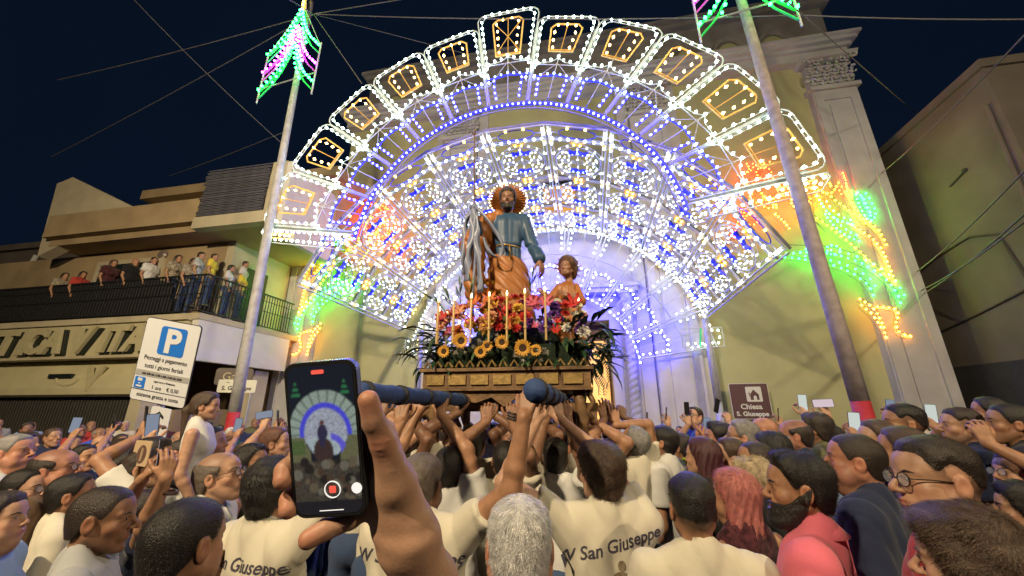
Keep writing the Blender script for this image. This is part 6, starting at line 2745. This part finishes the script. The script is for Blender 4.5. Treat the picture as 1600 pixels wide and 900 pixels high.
saint_print(s23[1], s23[2][0], s23[2][1], 'W San Giuseppe', x=.0, z=1.335, size=.064, tilt=-12, fx=.03)
who('grey-haired bearer in a cream t-shirt tilting his head back, right of the float', 990, 692, 2.75, yaw=-35, hy=-10, hp=34, head='m2', skin='tan', hair='crop', hc='grey', stubble=.3, shirt='cream', trou='navy', res='mid', strand=1800, seed=8,
    targets=[(-1, hp_(942, 640, 2.9), dict(UP, curl=(.3, .35, .4, .4))), (1, hp_(960, 648, 2.85), dict(UP, curl=(.3, .35, .4, .4)))])
who('dark-haired man in a plain white t-shirt beside the yellow vest', 1035, 692, 2.85, yaw=-48, hy=-10, hp=18, head='m1', skin='tan', hair='short', hc='black', shirt='white', trou='navy', res='mid', strand=1200, seed=9)
who('person in a fluorescent yellow-green vest in the crowd right of the float', 1062, 700, 3.2, yaw=-50, hp=10, head='m4', skin='tan', hair='crop', hc='dark', shirt='hivis', res='mid', seed=10)
s26 = who('bearer with a shaved dark head in a printed cream t-shirt under the float', 738, 692, 2.55, yaw=4, hp=12, head='m2', skin='dark', hair='buzz', hc='black', scalp=.6, shirt='cream', res='mid', strand=1500, seed=11,
          targets=[(-1, hp_(718, 628, 2.75), dict(UP, curl=GR)), (1, hp_(772, 632, 2.8), dict(UP, curl=GR))])
saint_print(s26[1], s26[2][0], s26[2][1], 'W San Giuseppe', x=0, z=1.30, size=.055)
extra = [(612, 705, 2.6, 'm1', 'dark', 'short', 'black', 'cream', (598, 634), (640, 632)), (655, 690, 3.1, 'm3', 'tan', 'crop', 'dark', 'cream', (655, 640), (676, 636)), (790, 720, 2.1, 'm4', 'brown', 'buzz', 'black', 'cream', (760, 640), (800, 640)),
         (868, 716, 2.25, 'm1', 'brown', 'short', 'black', 'white', (850, 640), (885, 636)), (830, 690, 2.9, 'm3', 'dark', 'crop', 'black', 'cream', (812, 634), (842, 640)), (905, 700, 2.7, 'm2', 'tan', 'crop', 'brown', 'cream', (898, 640), (925, 642)),
         (575, 690, 2.9, 'm3', 'tan', 'short', 'brown', 'cream', (612, 634), (560, 640)), (955, 678, 3.5, 'm4', 'tan', 'short', 'dark', 'cream', (948, 632), (972, 640)),
         (700, 682, 3.6, 'm1', 'tan', 'crop', 'dark', 'white', (690, 634), (710, 634)), (770, 680, 3.9, 'm3', 'light', 'short', 'brown', 'cream', (765, 636), (790, 636)), (880, 682, 4.0, 'm1', 'tan', 'crop', 'black', 'cream', (870, 636), (900, 636))]
EL = ['dark-skinned bearer at the left bar with both forearms raised', 'bearer with cropped dark hair near the float\'s left corner, arms up', 'bearer with a shaved dark head between the two bars, arms up', 'black-haired bearer in white behind the young brown-haired one, arms up',
      'dark-skinned bearer deep under the middle of the float', 'brown cropped-haired bearer under the float\'s right leg', 'brown-haired bearer just right of the foreground phone, hands on the bar', 'dark-haired bearer at the far right corner of the float',
      'bearer in white at the back left of the float', 'brown-haired bearer at the back middle of the float', 'black-haired bearer at the back right of the float']
for (u, v, Y, hd_, sk, hr_, hc_, shc, a, b), lb_ in zip(extra, EL):
    who(lb_, u, v, Y, yaw=random.uniform(-12, 12) - (u - 790) * .05, hp=random.uniform(4, 22), head=hd_, skin=sk, hair=hr_, hc=hc_, scalp=.5 if hr_ == 'buzz' else 0, shirt=shc, res='mid', seed=int(u), strand=900 if Y < 2.8 else 0,
        targets=[(-1, hp_(min(a[0], b[0]), a[1], Y + .1), dict(UP, curl=GR, pole=(-.35, -.1, -1))), (1, hp_(max(a[0], b[0]), b[1], Y + .1), dict(UP, curl=GR, pole=(.35, -.1, -1)))])

# -- right foreground
who('man with a short black fade seen from behind, cream t-shirt, right of centre', 1082, 797, 1.18, yaw=6, hy=4, hp=4, head='m3', skin='tan', hair='fade', hc='black', shirt='cream', res='near', strand=7000, seed=2, shw=.92)
who('woman with straight pinkish red hair in a dark patterned top, from behind', 1148, 775, 1.62, yaw=-20, hy=-8, hp=6, head='f2', skin='tan', hair='bob', hc='pink', shirt='maroon', tank=True, res='near', strand=6000, seed=3)
who('woman with curly blonde-grey hair in black, behind the pink-haired woman', 1176, 752, 2.05, yaw=-35, hy=-5, hp=6, head='f1', skin='light', hair='curly', hc='blonde', shirt='black', res='mid', strand=3500, seed=4)
who('woman with smooth maroon hair left of the pink-haired woman', 1097, 716, 2.4, yaw=-40, hp=6, head='f1', skin='light', hair='bob', hc='maroon', shirt='black', res='mid', seed=5)
who('man with swept-back black hair, full beard and pink polo shirt, in profile', 1248, 765, 1.20, yaw=-48, hy=-16, hp=2, head='m1', skin='tan', hair='pomp', hc='black', beard='full', shirt='pink', collar=True, res='near', strand=7000, seed=6)
who('stocky man with a shaved head in navy, in profile behind the polo man', 1336, 722, 1.52, yaw=-38, hy=-16, hp=6, head='m2', skin='ruddy', hair='buzz', hc='dark', scalp=.35, stubble=.3, shirt='navy', res='near', strand=2500, seed=7)
who('large man with dark-rimmed glasses and brown fade, his face filling the right', 1462, 752, .98, yaw=-55, hy=-22, hp=2, head='m2', skin='light', hair='fade', hc='dark', glasses='clear', shirt='red', res='near', strand=5000, seed=8)
who('person with tousled brown hair cut by the bottom right corner', 1522, 888, .76, yaw=-24, hy=-6, hp=-2, head='m3', skin='light', hair='messy', hc='brown', shirt='charcoal', res='near', strand=9000, seed=9)
who('man with cropped dark hair in profile against the church pilaster', 1412, 664, 2.30, yaw=-52, hy=-14, hp=6, head='m1', skin='tan', hair='fade', hc='black', stubble=.4, shirt='black', res='mid', strand=2000, seed=10)
who('man with short dark hair and stubble in a navy t-shirt, right, in profile', 1502, 668, 2.25, yaw=-50, hy=-16, hp=6, head='m3', skin='light', hair='fade', hc='dark', stubble=.6, shirt='navy', res='mid', strand=2000, seed=11)
who('man at the right edge with one hand raised to his face', 1578, 664, 2.1, yaw=-52, hy=-6, head='m1', skin='tan', hair='crop', hc='black', shirt='black', res='mid', strand=1500, seed=12,
    targets=[(-1, hp_(1532, 672, 1.95), dict(hd=(.1, .3, 1), hn=(-.5, -1, 0), curl=(.6, .7, .7, .8)))])
who('man with glasses, face half lit, cut by the right edge', 1590, 742, 1.9, yaw=-60, hy=-20, head='m4', skin='light', hair='short', hc='dark', glasses='clear', shirt='red', res='mid', seed=13)
who('dark-haired person low at the right edge', 1604, 800, 1.5, yaw=-45, hp=4, head='f1', skin='light', hair='messy', hc='black', shirt='black', res='mid', strand=3000, seed=14)
who('bald man with a dark fringe of hair holding a phone, middle right', 1242, 682, 2.75, yaw=-48, hy=-10, hp=4, head='m2', skin='ruddy', hair='sides', hc='dark', stubble=.3, shirt='navy', res='mid', seed=15)
who('completely bald man behind the man with grey hair and glasses', 1193, 674, 3.35, yaw=-50, hp=6, head='m2', skin='ruddy', hair='bald', shirt='brown', res='mid', seed=16)
who('grey-haired man with glasses looking left, beneath the brown sign', 1160, 684, 2.75, yaw=-45, hy=-20, hp=8, head='m3', skin='light', hair='short', hc='grey', glasses='clear', shirt='blue', res='mid', strand=1500, seed=17)
who('laughing woman with short dark hair clapping', 1122, 687, 2.95, yaw=-60, hy=-16, hp=10, head='f2', skin='ruddy', hair='messy', hc='black', shirt='maroon', res='mid', open_=True, strand=1200, seed=18,
    targets=[(-1, hp_(1096, 690, 2.8), dict(hd=(-.2, 0, 1), hn=(-1, -.4, 0), curl=(.2, .2, .2, .2))), (1, hp_(1101, 688, 2.78), dict(hd=(-.2, 0, 1), hn=(1, -.4, 0), curl=(.2, .2, .2, .2)))])
who('man with glasses in a bright blue shirt standing higher, raising two phones', 1085, 652, 4.5, yaw=-95, hy=-25, hp=14, head='m2', skin='light', hair='crop', hc='dark', glasses='clear', shirt='blue', res='mid', seed=19,
    targets=[(1, hp_(1074, 652, 4.4), dict(UP, curl=GR)), (-1, hp_(1136, 650, 4.35), dict(UP, curl=GR))])
phone('black phone raised left of the man in blue', hp_(1073, 638, 4.4), -20, 5)
phone('dark phone tilted beside the brown sign', hp_(1120, 634, 3.9), -30, 5, 20)
who('woman with black hair leaning forward under the bald man', 1206, 706, 2.5, yaw=-42, hy=-8, hp=0, head='f1', skin='tan', hair='bob', hc='black', shirt='charcoal', res='mid', strand=1500, seed=20)
who('woman with brown hair looking up to the left beside the man with a beard', 1140, 716, 2.45, yaw=-62, hy=-14, hp=12, head='f2', skin='light', hair='short', hc='brown', shirt='black', res='mid', strand=1200, seed=21)
who('balding man with thin dark hair looking left above the curly blonde woman', 1180, 722, 2.3, yaw=-60, hy=-10, hp=10, head='m1', skin='tan', hair='buzz', hc='dark', scalp=.5, shirt='black', res='mid', seed=22)
who('blond-brown haired woman behind the navy t-shirt man', 1372, 690, 2.1, yaw=-58, hy=-16, hp=8, head='f2', skin='light', hair='short', hc='brown', shirt='maroon', res='mid', seed=23)
who('man with light brown hair behind the big man with glasses', 1412, 706, 1.75, yaw=-45, hp=4, head='m4', skin='tan', hair='crop', hc='brown', shirt='black', res='mid', strand=1500, seed=24)
who('dark curly-haired man by the red foot of the right pole', 1274, 672, 3.0, yaw=-45, hp=6, head='m1', skin='tan', hair='messy', hc='dark', shirt='olive', res='mid', seed=25)
who('man with dark hair seen small at the right, above the raised hand', 1545, 645, 3.1, yaw=-45, head='m4', skin='tan', hair='short', hc='black', shirt='black', res='mid', seed=26)


def hand_phone(label, u, v, Y, screen=None, roll=0, sd=1, sk='tan', plabel=None):
    """a raised hand with phone of somebody deeper in the crowd; his head is below"""
    p = np.array(hp_(u, v - 4, Y))
    phone(label, tuple(p), math.degrees(math.atan2(TX - p[0], TY - p[1])) * .5 if screen is None else math.degrees(math.atan2(p[0], p[1])) * .75, 8, roll, screen)
    hx = p + np.array([0, 0, -.10])
    w = headpos(u + 12 * sd, v + 44 * 3.0 / Y + 12, Y + .25)
    yaw = math.degrees(math.atan2(TX - w[0], TY - w[1]))
    z = min(max(w[2], 1.5), 1.75)
    PLACED.append((w[0], w[1]))
    arms = [reach((w[0], w[1]), yaw, z, sd, tuple(p + np.array([0.012 * sd, .012, -.055])), curl=(.7, .8, .9, 1.0), **UP)]
    r_ = random.Random(int(u))
    person(plabel or 'spectator', (w[0], w[1]), yaw, z, head=r_.choice(['m1', 'm3', 'f1', 'm4']), skin=sk, hair=r_.choice(['crop', 'short', 'messy']), hc=r_.choice(['black', 'dark', 'brown']), shirt=r_.choice(['black', 'white', 'navy', 'beige', 'sky']),
           res='mid', arms=arms, seed=int(u), hp=8)


hand_phone('black phone above the heads beside the arrow sign', 228, 655, 2.6, None, 5, 1, 'tan', 'spectator filming with a black phone under the arrow sign')
hand_phone('pale blue phone held up left of the girl', 238, 668, 2.5, 'dim', -5, -1, 'light', 'spectator filming with a pale phone left of the girl')
hand_phone('phone held flat near the red pole foot', 413, 652, 3.6, 'dim', 80, 1, 'light', 'spectator filming with a flat-held phone near the red pole foot')
hand_phone('small dark phone just left of the big foreground phone', 434, 657, 3.5, None, 0, 1, 'tan', 'spectator filming just left of the big foreground phone')
hand_phone('dark phone held up in front of the twisted column', 1011, 658, 4.2, None, 0, 1, 'tan', 'spectator filming in front of the twisted column')
hand_phone('dark phone held up before the white pilaster', 1041, 650, 4.4, None, 0, 1, 'light', 'spectator filming before the white pilaster')
hand_phone('bright upright phone screen on the right, left of the red pole foot', 1254, 633, 3.4, 'lit', 3, 1, 'light', 'spectator holding the bright upright phone')
hand_phone('pinkish phone screen held flat right of the bright one', 1286, 634, 3.2, 'pink', 88, 1, 'light', 'spectator holding the pinkish phone flat')
hand_phone('narrow bright phone screen in front of the red pole foot', 1335, 664, 2.7, 'lit', 5, -1, 'tan', 'spectator holding a narrow bright phone by the red pole foot')
for u_, v_, Y_, sc__, n_ in ((118, 668, 3.6, 'dim', 'far left, before the shop grille'), (178, 662, 4.2, None, 'beside the arrow sign'), (372, 668, 4.0, 'dim', 'at the foot of the left pole'), (640, 668, 4.6, 'lit', 'under the left bar'),
                        (1105, 668, 3.8, 'dim', 'beneath the brown sign'), (1216, 652, 4.2, None, 'right of the brown sign'), (1392, 640, 3.6, 'dim', 'before the right church pilaster'), (1455, 650, 3.0, 'lit', 'between the two dark-haired men on the right')):
    hand_phone('phone raised over the crowd ' + n_, u_, v_, Y_, sc__, 4, 1, 'tan', 'spectator raising a phone, ' + n_)
phone('dark phone in front of the bald man\'s mouth, middle right', hp_(1231, 698, 2.6), -40, 5, 0, 'dim')

# -- spectators on the balcony
bal = [(102, 432, 'f2', 'long', 'dark', 'beige', 'leftmost spectator on the balcony, almost in the dark'), (130, 430, 'f1', 'bob', 'dark', 'red', 'second spectator from the left on the balcony, in red'),
       (178, 412, 'f1', 'long', 'brown', 'maroon', 'woman leaning on the balcony rail in front of the dark door'), (212, 410, 'm2', 'bald', 'dark', 'black', 'bald man in a black top on the balcony'),
       (241, 408, 'm1', 'crop', 'black', 'white', 'man in a white t-shirt on the balcony resting his chin'), (279, 405, 'f1', 'long', 'black', 'beige', 'woman with long black hair and pale top on the balcony'),
       (303, 410, 'f2', 'bob', 'dark', 'beige', 'woman filming with a phone at the balcony corner'), (315, 400, 'm1', 'crop', 'black', 'grey', 'dark-haired man standing behind at the balcony corner'),
       (336, 402, 'm3', 'buzz', 'dark', 'yellow', 'man in a yellow t-shirt at the balcony corner'), (362, 420, 'f1', 'bob', 'dark', 'white', 'woman in white on the side of the balcony'),
       (384, 414, 'm1', 'short', 'black', 'white', 'man in white at the far end of the balcony side'), (382, 427, 'c1', 'short', 'black', 'yellow', 'child in yellow on the side of the balcony')]
for i, (u, v, hd_, hr_, hc_, sc_, lb_) in enumerate(bal):
    D = 9.22 if u < 312 else 9.25 + (u - 312) * .022
    a, z = at(u, v, D)
    w = LW(a, D, z)
    hgt = z - 4.70
    s_ = max(.75, min(1.06, hgt / HZ))
    r, _, _ = person(lb_, (w[0], w[1]), 95 - 30 * (u > 312), s_ * HZ, head=hd_, skin='tan', hair=hr_, hc=hc_, shirt=sc_, res='far', hp=-6, hy=10, seed=i + 1)
    r.location.z = 4.705 + max(0, hgt - s_ * HZ)
    r.scale = (s_,) * 3
a, z = at(306, 412, 9.05)
w = LW(a, 9.08, z)
phone('phone held over the balcony rail corner', w, 150, 0, 70, 'dim')

# ------------------------------------------------------------------ the rest of the crowd
rc = random.Random(77)
PROTO = []
for k, (hd_, hr_, hc_, sk) in enumerate((('m1', 'crop', 'black', 'tan'), ('m2', 'sides', 'grey', 'ruddy'), ('f1', 'bob', 'dark', 'tan'), ('m3', 'short', 'brown', 'light'), ('f2', 'short', 'blonde', 'light'), ('m4', 'buzz', 'dark', 'olive'),
                                        ('f1', 'long', 'black', 'light'), ('m2', 'bald', 'dark', 'ruddy'), ('f2', 'curly', 'auburn', 'tan'), ('m1', 'messy', 'dark', 'brown'), ('f1', 'pony', 'brown', 'tan'), ('m3', 'crop', 'white', 'light'))):
    r, so_, _ = person('x', (0, -50 - k), 0, HZ, head=hd_, skin=sk, hair=hr_, hc=hc_, res='far', hp=10, seed=k + 1, scalp=.5 if hr_ == 'buzz' else 0)
    PROTO.append((r, hd_, hr_, hc_))
SHC_ = ['white', 'black', 'navy', 'beige', 'cream', 'grey', 'maroon', 'olive', 'sky', 'brown', 'green', 'charcoal', 'red', 'blue']
HN = {'crop': 'cropped {} hair', 'sides': 'balding {} hair', 'bob': 'chin-length {} hair', 'short': 'short {} hair', 'buzz': 'shaved {} hair', 'long': 'long {} hair', 'bald': 'a bald head', 'curly': 'curly {} hair', 'messy': 'tousled {} hair', 'pony': 'a {} ponytail'}
ZONES = [(-9, 'left by the shop front'), (-5.0, 'left under the balcony'), (-3.2, 'near the parking sign'), (-1.7, 'near the left pole'), (-.7, 'left of the float'), (1.2, 'behind the float'), (2.4, 'right of the float'), (3.8, 'before the white pilaster'), (5.2, 'below the brown sign'), (7.0, 'near the right pole'), (99, 'at the far right')]
used_labels = set()
cnt = 0
cells = []
Y = 3.1
while Y < 11.2:
    x = -Y * 1.35
    while x < Y * 1.35:
        cells.append((x + rc.uniform(-.16, .16), Y + rc.uniform(-.22, .22)))
        x += .62 if Y < 6 else .8
    Y += .62 if Y < 6 else 1.0
first = [True] * len(PROTO)
for x, Y in cells:
    if any((x - a) ** 2 + (Y - b) ** 2 < .40 ** 2 for a, b in PLACED):
        continue
    if abs(x - .1) < 1.15 and 1.9 < Y < 5.3:
        continue
    if (x + 3.6) ** 2 + (Y - 4.1) ** 2 < .3:
        continue
    b_ = x * EY[0] + Y * EY[1]
    a_ = x * EX[0] + Y * EX[1]
    if b_ > 12.0 or a_ < -11 and b_ > 8.6 or a_ > 10.3:
        continue
    if min((a_ + 6.95) ** 2 + (b_ - 6.85) ** 2, (a_ - 4.02) ** 2 + (b_ - 6.85) ** 2) < .2:
        continue
    PLACED.append((x, Y))
    k = rc.randrange(len(PROTO))
    pr, hd_, hr_, hc_ = PROTO[k]
    sc = rc.choice(SHC_)
    hgt = rc.gauss(1.575, .06) - (.07 if hd_.startswith('f') else 0)
    s_ = hgt / HZ
    yaw = math.degrees(math.atan2(TX - x, TY + .6 - Y)) + rc.gauss(0, 14)
    if Y > 5.5:
        yaw = math.degrees(math.atan2(TX - x, TY - Y)) + rc.gauss(0, 10)
    if first[k]:
        r = pr
        first[k] = False
        kids = list(pr.children)
    else:
        r = pr.copy()
        COL.objects.link(r)
        kids = []
        for ch_ in pr.children:
            c = ch_.copy()
            COL.objects.link(c)
            c.parent = r
            kids.append(c)
    r.location = (x, Y, 0)
    r.rotation_euler = (0, 0, -R(yaw))
    r.scale = (s_, s_, s_)
    for _t in range(14):
        zone = next(n for lim, n in ZONES if a_ < lim)
        row = 'front rows' if Y < 4.4 else 'middle rows' if Y < 6.5 else 'back rows'
        if (k, sc, row, zone) not in used_labels:
            break
        sc = SHC_[(SHC_.index(sc) + 1) % len(SHC_)]
    used_labels.add((k, sc, row, zone))
    sk_ = rc.choice(['light', 'tan', 'ruddy', 'olive', 'brown', 'light'])
    for c in kids:
        if c.name.startswith('body'):
            c.material_slots[0].link = 'OBJECT'
            c.material_slots[0].material = skinm(sk_)
    for c in kids:
        if c.name.startswith('shirt'):
            c.material_slots[0].link = 'OBJECT'
            c.material_slots[0].material = clothm(sc)
    lb_ = f"{'woman' if hd_.startswith('f') else 'man'} with {HN[hr_].format(hc_)} in {sc}, {row}, {zone}"
    r['label'] = lb_
    r['group'] = 'spectators packed in the street'
    cnt += 1
for f_, (pr, *_r) in zip(first, PROTO):
    if f_:
        for c in list(pr.children):
            bpy.data.objects.remove(c)
        bpy.data.objects.remove(pr)

# ------------------------------------------------------------------ the big phone and the hand that holds it
BP = np.array([-.182, .405, 1.974])
bp = thing('phone', 'big phone in the foreground filming the lit arch, its screen showing the scene', 'phone', tuple(BP))
bp.rotation_euler = (.29, -.069, -.078)
q = MB()
q.prism(rrect(-.0365, .0365, -.0755, .0755, .0115, 6)[::-1], -.0040, .0045)
q.build('case', mat('phone_steel_edge', (.10, .11, .12), .25, metal=.8), bp)
q = MB()
q.prism(rrect(-.0352, .0352, -.0742, .0742, .0105, 6)[::-1], -.0048, -.0042)
q.build('bezel', M_PHONEB, bp)
for z0, z1 in ((.018, .036), (-.008, .010)):
    q = MB()
    q.box(-.0378, -.0364, -.0012, .0018, z0, z1)
    q.build('side_button', MATS['phone_steel_edge'], bp)


def screen_img(X, Z):
    """colour of the filmed picture at X, Z in -1..1"""
    r = np.random.RandomState(3)
    C = np.zeros((len(X), 3)) + np.array((.004, .007, .016))
    yy = Z * 2.1
    # arches
    cx, cz = .05, .15
    rr = np.hypot((X - cx) * 1.0, (yy - cz) * .9)
    up = yy > cz - .25
    ang = np.arctan2(yy - cz, X - cx)
    m = (rr < 1.12) & (rr > .78) & up
    C[m] = np.array((.16, .20, .17)) * (.65 + .7 * (np.abs(np.sin(ang[m] * 13)) > .35))[:, None]
    m = (rr < .80) & (rr > .66) & up
    C[m] = (.05, .05, .50)
    m = (rr <= .66) & up
    C[m] = np.array((.26, .28, .34)) * r.uniform(.5, 1.5, m.sum())[:, None]
    m = (rr <= .62) & (yy < .05) & (yy > -.45)
    C[m] = np.array((.30, .36, .38)) * r.uniform(.7, 1.2, m.sum())[:, None]
    m = (np.abs(np.hypot(X - .15, yy + .35) - .42) < .09) & (X > .2) & (yy > -.45)
    C[m] = (.09, .08, .50)
    m = (yy < .1) & (yy > -.75) & (rr > .66) & (np.abs(X) > .45)
    C[m] = (.10, .10, .05)
    m = (X < -.6) & (yy < .0) & (yy > -.4)
    C[m] = (.06, .09, .03)
    m = (np.hypot(X + .05, (yy + .33) * .8) < .30)
    C[m] = (.035, .02, .02)
    m = (np.abs(X + .05 - (yy - .2) * .05) < .11 + .05 * np.sin(yy * 9)) & (yy > -.2) & (yy < .42)
    C[m] = (.02, .018, .05)
    m = np.hypot(X + .04, yy - .47) < .07
    C[m] = (.08, .03, .02)
    m = (yy < -.62)
    C[m] = np.array((.040, .034, .026)) * r.uniform(.2, 1.8, m.sum())[:, None]
    for k in range(46):
        x0, y0, s = r.uniform(-1, 1), r.uniform(-1.8, -.62), r.uniform(.05, .16)
        m = np.hypot(X - x0, yy - y0) < s
        C[m] = [(.012, .010, .010), (.09, .07, .045), (.05, .03, .02), (.11, .10, .075)][k % 4]
    for sx in (-.78, .72):
        m = (np.abs(X - sx) < .15 * np.clip((1.72 - yy) / .5, 0, 1)) & (yy > 1.25) & (yy < 1.72) & (np.sin(yy * 40) > -.1)
        C[m] = (.02, .13, .05)
    m = yy < -1.72
    C[m] = (.008, .008, .012)
    return C


nx, nz = 90, 186
gx, gz = np.meshgrid(np.linspace(-1, 1, nx), np.linspace(-1, 1, nz))
X, Z = gx.ravel(), gz.ravel()
# rounded corners of the lit area
V = np.c_[X * .0328, np.full(len(X), -.0051), Z * .0718]
idx = np.arange(nx * nz).reshape(nz, nx)
F = np.stack([idx[:-1, :-1], idx[:-1, 1:], idx[1:, 1:], idx[1:, :-1]], -1).reshape(-1, 4)
cenx, cenz = V[F].mean(1)[:, 0], V[F].mean(1)[:, 2]
dx_, dz_ = np.abs(cenx) - (.0328 - .009), np.abs(cenz) - (.0718 - .009)
F = F[~((dx_ > 0) & (dz_ > 0) & (np.hypot(dx_, dz_) > .009))]
ci = screen_img(X, Z).reshape(nz, nx, 3)
for _ in range(2):
    pd_ = np.pad(ci, ((1, 1), (1, 1), (0, 0)), mode='edge')
    ci = (pd_[:-2, 1:-1] + pd_[2:, 1:-1] + pd_[1:-1, :-2] + pd_[1:-1, 2:] + 2 * ci) / 6
rs_ = np.random.RandomState(8)
ci = ci * rs_.uniform(.8, 1.2, (nz, nx, 1))
me = npmesh('screen_picture', V, F, [], ci.reshape(-1, 3), smooth=False)
ms = bpy.data.materials.new('phone_screen_picture')
ms.use_nodes = True
nt = ms.node_tree
b = nt.nodes['Principled BSDF']
b.inputs['Base Color'].default_value = (0.01, 0.01, 0.01, 1)
b.inputs['Roughness'].default_value = .12
an = nt.nodes.new('ShaderNodeAttribute')
an.attribute_name = 'tint'
nt.links.new(an.outputs['Color'], b.inputs['Emission Color'])
b.inputs['Emission Strength'].default_value = 1.0
me.materials.append(ms)
sp = obj('screen_picture', me, bp)
M_UIW = mat('screen_white', (.5, .5, .5), .4, emis=(.9, .9, .9), estr=.8)
M_UIR = mat('screen_red', (.5, .1, .1), .4, emis=(.95, .10, .06), estr=.7)
q = MB()
q.tube([(.0045 + .0078 * math.cos(a), -.0056, -.0485 + .0078 * math.sin(a)) for a in np.linspace(0, 2 * math.pi, 25)[:-1]], .0006, 4, closed=True)
q.build('record_ring', M_UIW, sp)
q = MB()
q.prism(rrect(.0012, .0078, -.0518, -.0452, .001, 3)[::-1], -.0058, -.0053)
q.build('record_button', M_UIR, sp)
q = MB()
q.lathe([(.0052, 0), (.0052, .0004)], 18, rotm(rx=R(90)), (.0285, -.0053, -.0485))
q.build('photo_button', M_UIW, sp)
q = MB()
q.prism(rrect(-.010, .014, -.0686, -.0680, .0002, 2)[::-1], -.0058, -.0053)
q.build('home_bar', M_UIW, sp)
q = MB()
q.prism(rrect(-.008, .0045, .0635, .0675, .0012, 3)[::-1], -.0058, -.0053)
q.build('timer_badge', M_UIR, sp)

hd = thing('person', 'raised forearm and hand in front of the lens holding the big filming phone', 'person', tuple(BP))
hd.rotation_euler = (.29, -.069, -.078)


def bighand(p):
    W_ = (.062, .028, -.120)
    d = dcone(p, (.112, .05, -.36), (.076, .035, -.175), .036, .0285)
    q = p.copy()
    d = smin(d, dcone(p, (.076, .035, -.175), W_, .0285, .0255), .02)
    # palm behind the lower right of the phone
    pm = dcone(p, W_, (.040, .030, -.010), .026, .016)
    pm = smin(pm, dcone(p, W_, (.028, .032, -.040), .026, .016), .012)
    pm = smin(pm, dcone(p, W_, (.024, .030, -.072), .024, .014), .012)
    pm = smin(pm, dcone(p, W_, (.057, .018, -.060), .023, .018), .015)
    d = smin(d, pm, .018)
    # thumb along the right edge
    th = dcone(p, (.059, .016, -.058), (.0535, .004, -.010), .0185, .0122)
    th = smin(th, dcone(p, (.054, .004, -.010), (.0485, -.001, .012), .0128, .0108), .004)
    th = smin(th, dcone(p, (.0485, -.001, .012), (.0455, -.003, .034), .0112, .0098), .003)
    d = smin(d, th, .010)

    def fin(pts, rs):
        t = None
        for a, b, r0, r1 in zip(pts[:-1], pts[1:], rs[:-1], rs[1:]):
            c = dcone(p, a, b, r0, r1)
            t = c if t is None else smin(t, c, .003)
        return t
    fg = fin([(.034, .030, .002), (.004, .024, .022), (-.022, .017, .030), (-.034, .012, .028)], [.0105, .0095, .0085, .0078])
    fg = np.minimum(fg, fin([(.026, .030, -.024), (-.008, .026, -.016), (-.038, .019, -.022), (-.0475, .003, -.030), (-.0455, -.004, -.037)], [.011, .0102, .0098, .0092, .0086]))
    fg = np.minimum(fg, fin([(.022, .030, -.050), (-.008, .026, -.046), (-.036, .019, -.052), (-.0450, .003, -.060), (-.0425, -.004, -.066)], [.0108, .0100, .0096, .0090, .0082]))
    fg = np.minimum(fg, fin([(.030, .026, -.080), (.012, .012, -.0875), (-.008, .000, -.0890), (-.0215, -.008, -.0925)], [.0108, .0095, .0090, .0082]))
    d = smin(d, fg, .007)
    # creases
    for c, r_, a_ in (((.0470, -.012, .012), .005, .0008), ((.055, -.010, -.010), .006, .0010), ((.0545, -.010, -.015), .006, .0006)):
        d = d + a_ * np.exp(-((p[:, 2] - c[2]) / .0012) ** 2 - ((p[:, 0] - c[0]) / .010) ** 2) * (p[:, 1] < .01)
    d = d + wob(p, 60, 3, .0012) + wob(p, 190, 5, .0004)
    # tendons and wrist folds
    d = d + .0006 * np.sin(p[:, 2] * 260 + p[:, 0] * 40) * np.exp(-((p[:, 2] + .105) / .018) ** 2)
    return d


V, F = surfnet(bighand, (-.07, -.03, -.34), (.20, .11, .055), .0026)
T = np.ones((len(V), 3))
for c in ((-.046, -.004, -.036), (-.043, -.004, -.065), (-.022, -.010, -.092), (.046, -.005, .034), (.055, -.008, -.010)):
    w = np.exp(-((np.linalg.norm(V - np.array(c), axis=1) / .016) ** 2))[:, None] * .6
    T *= (1 - w) + w * np.array((1.1, .68, .62))
obj('body', npmesh('body', V, F, skinm('light'), T), hd)
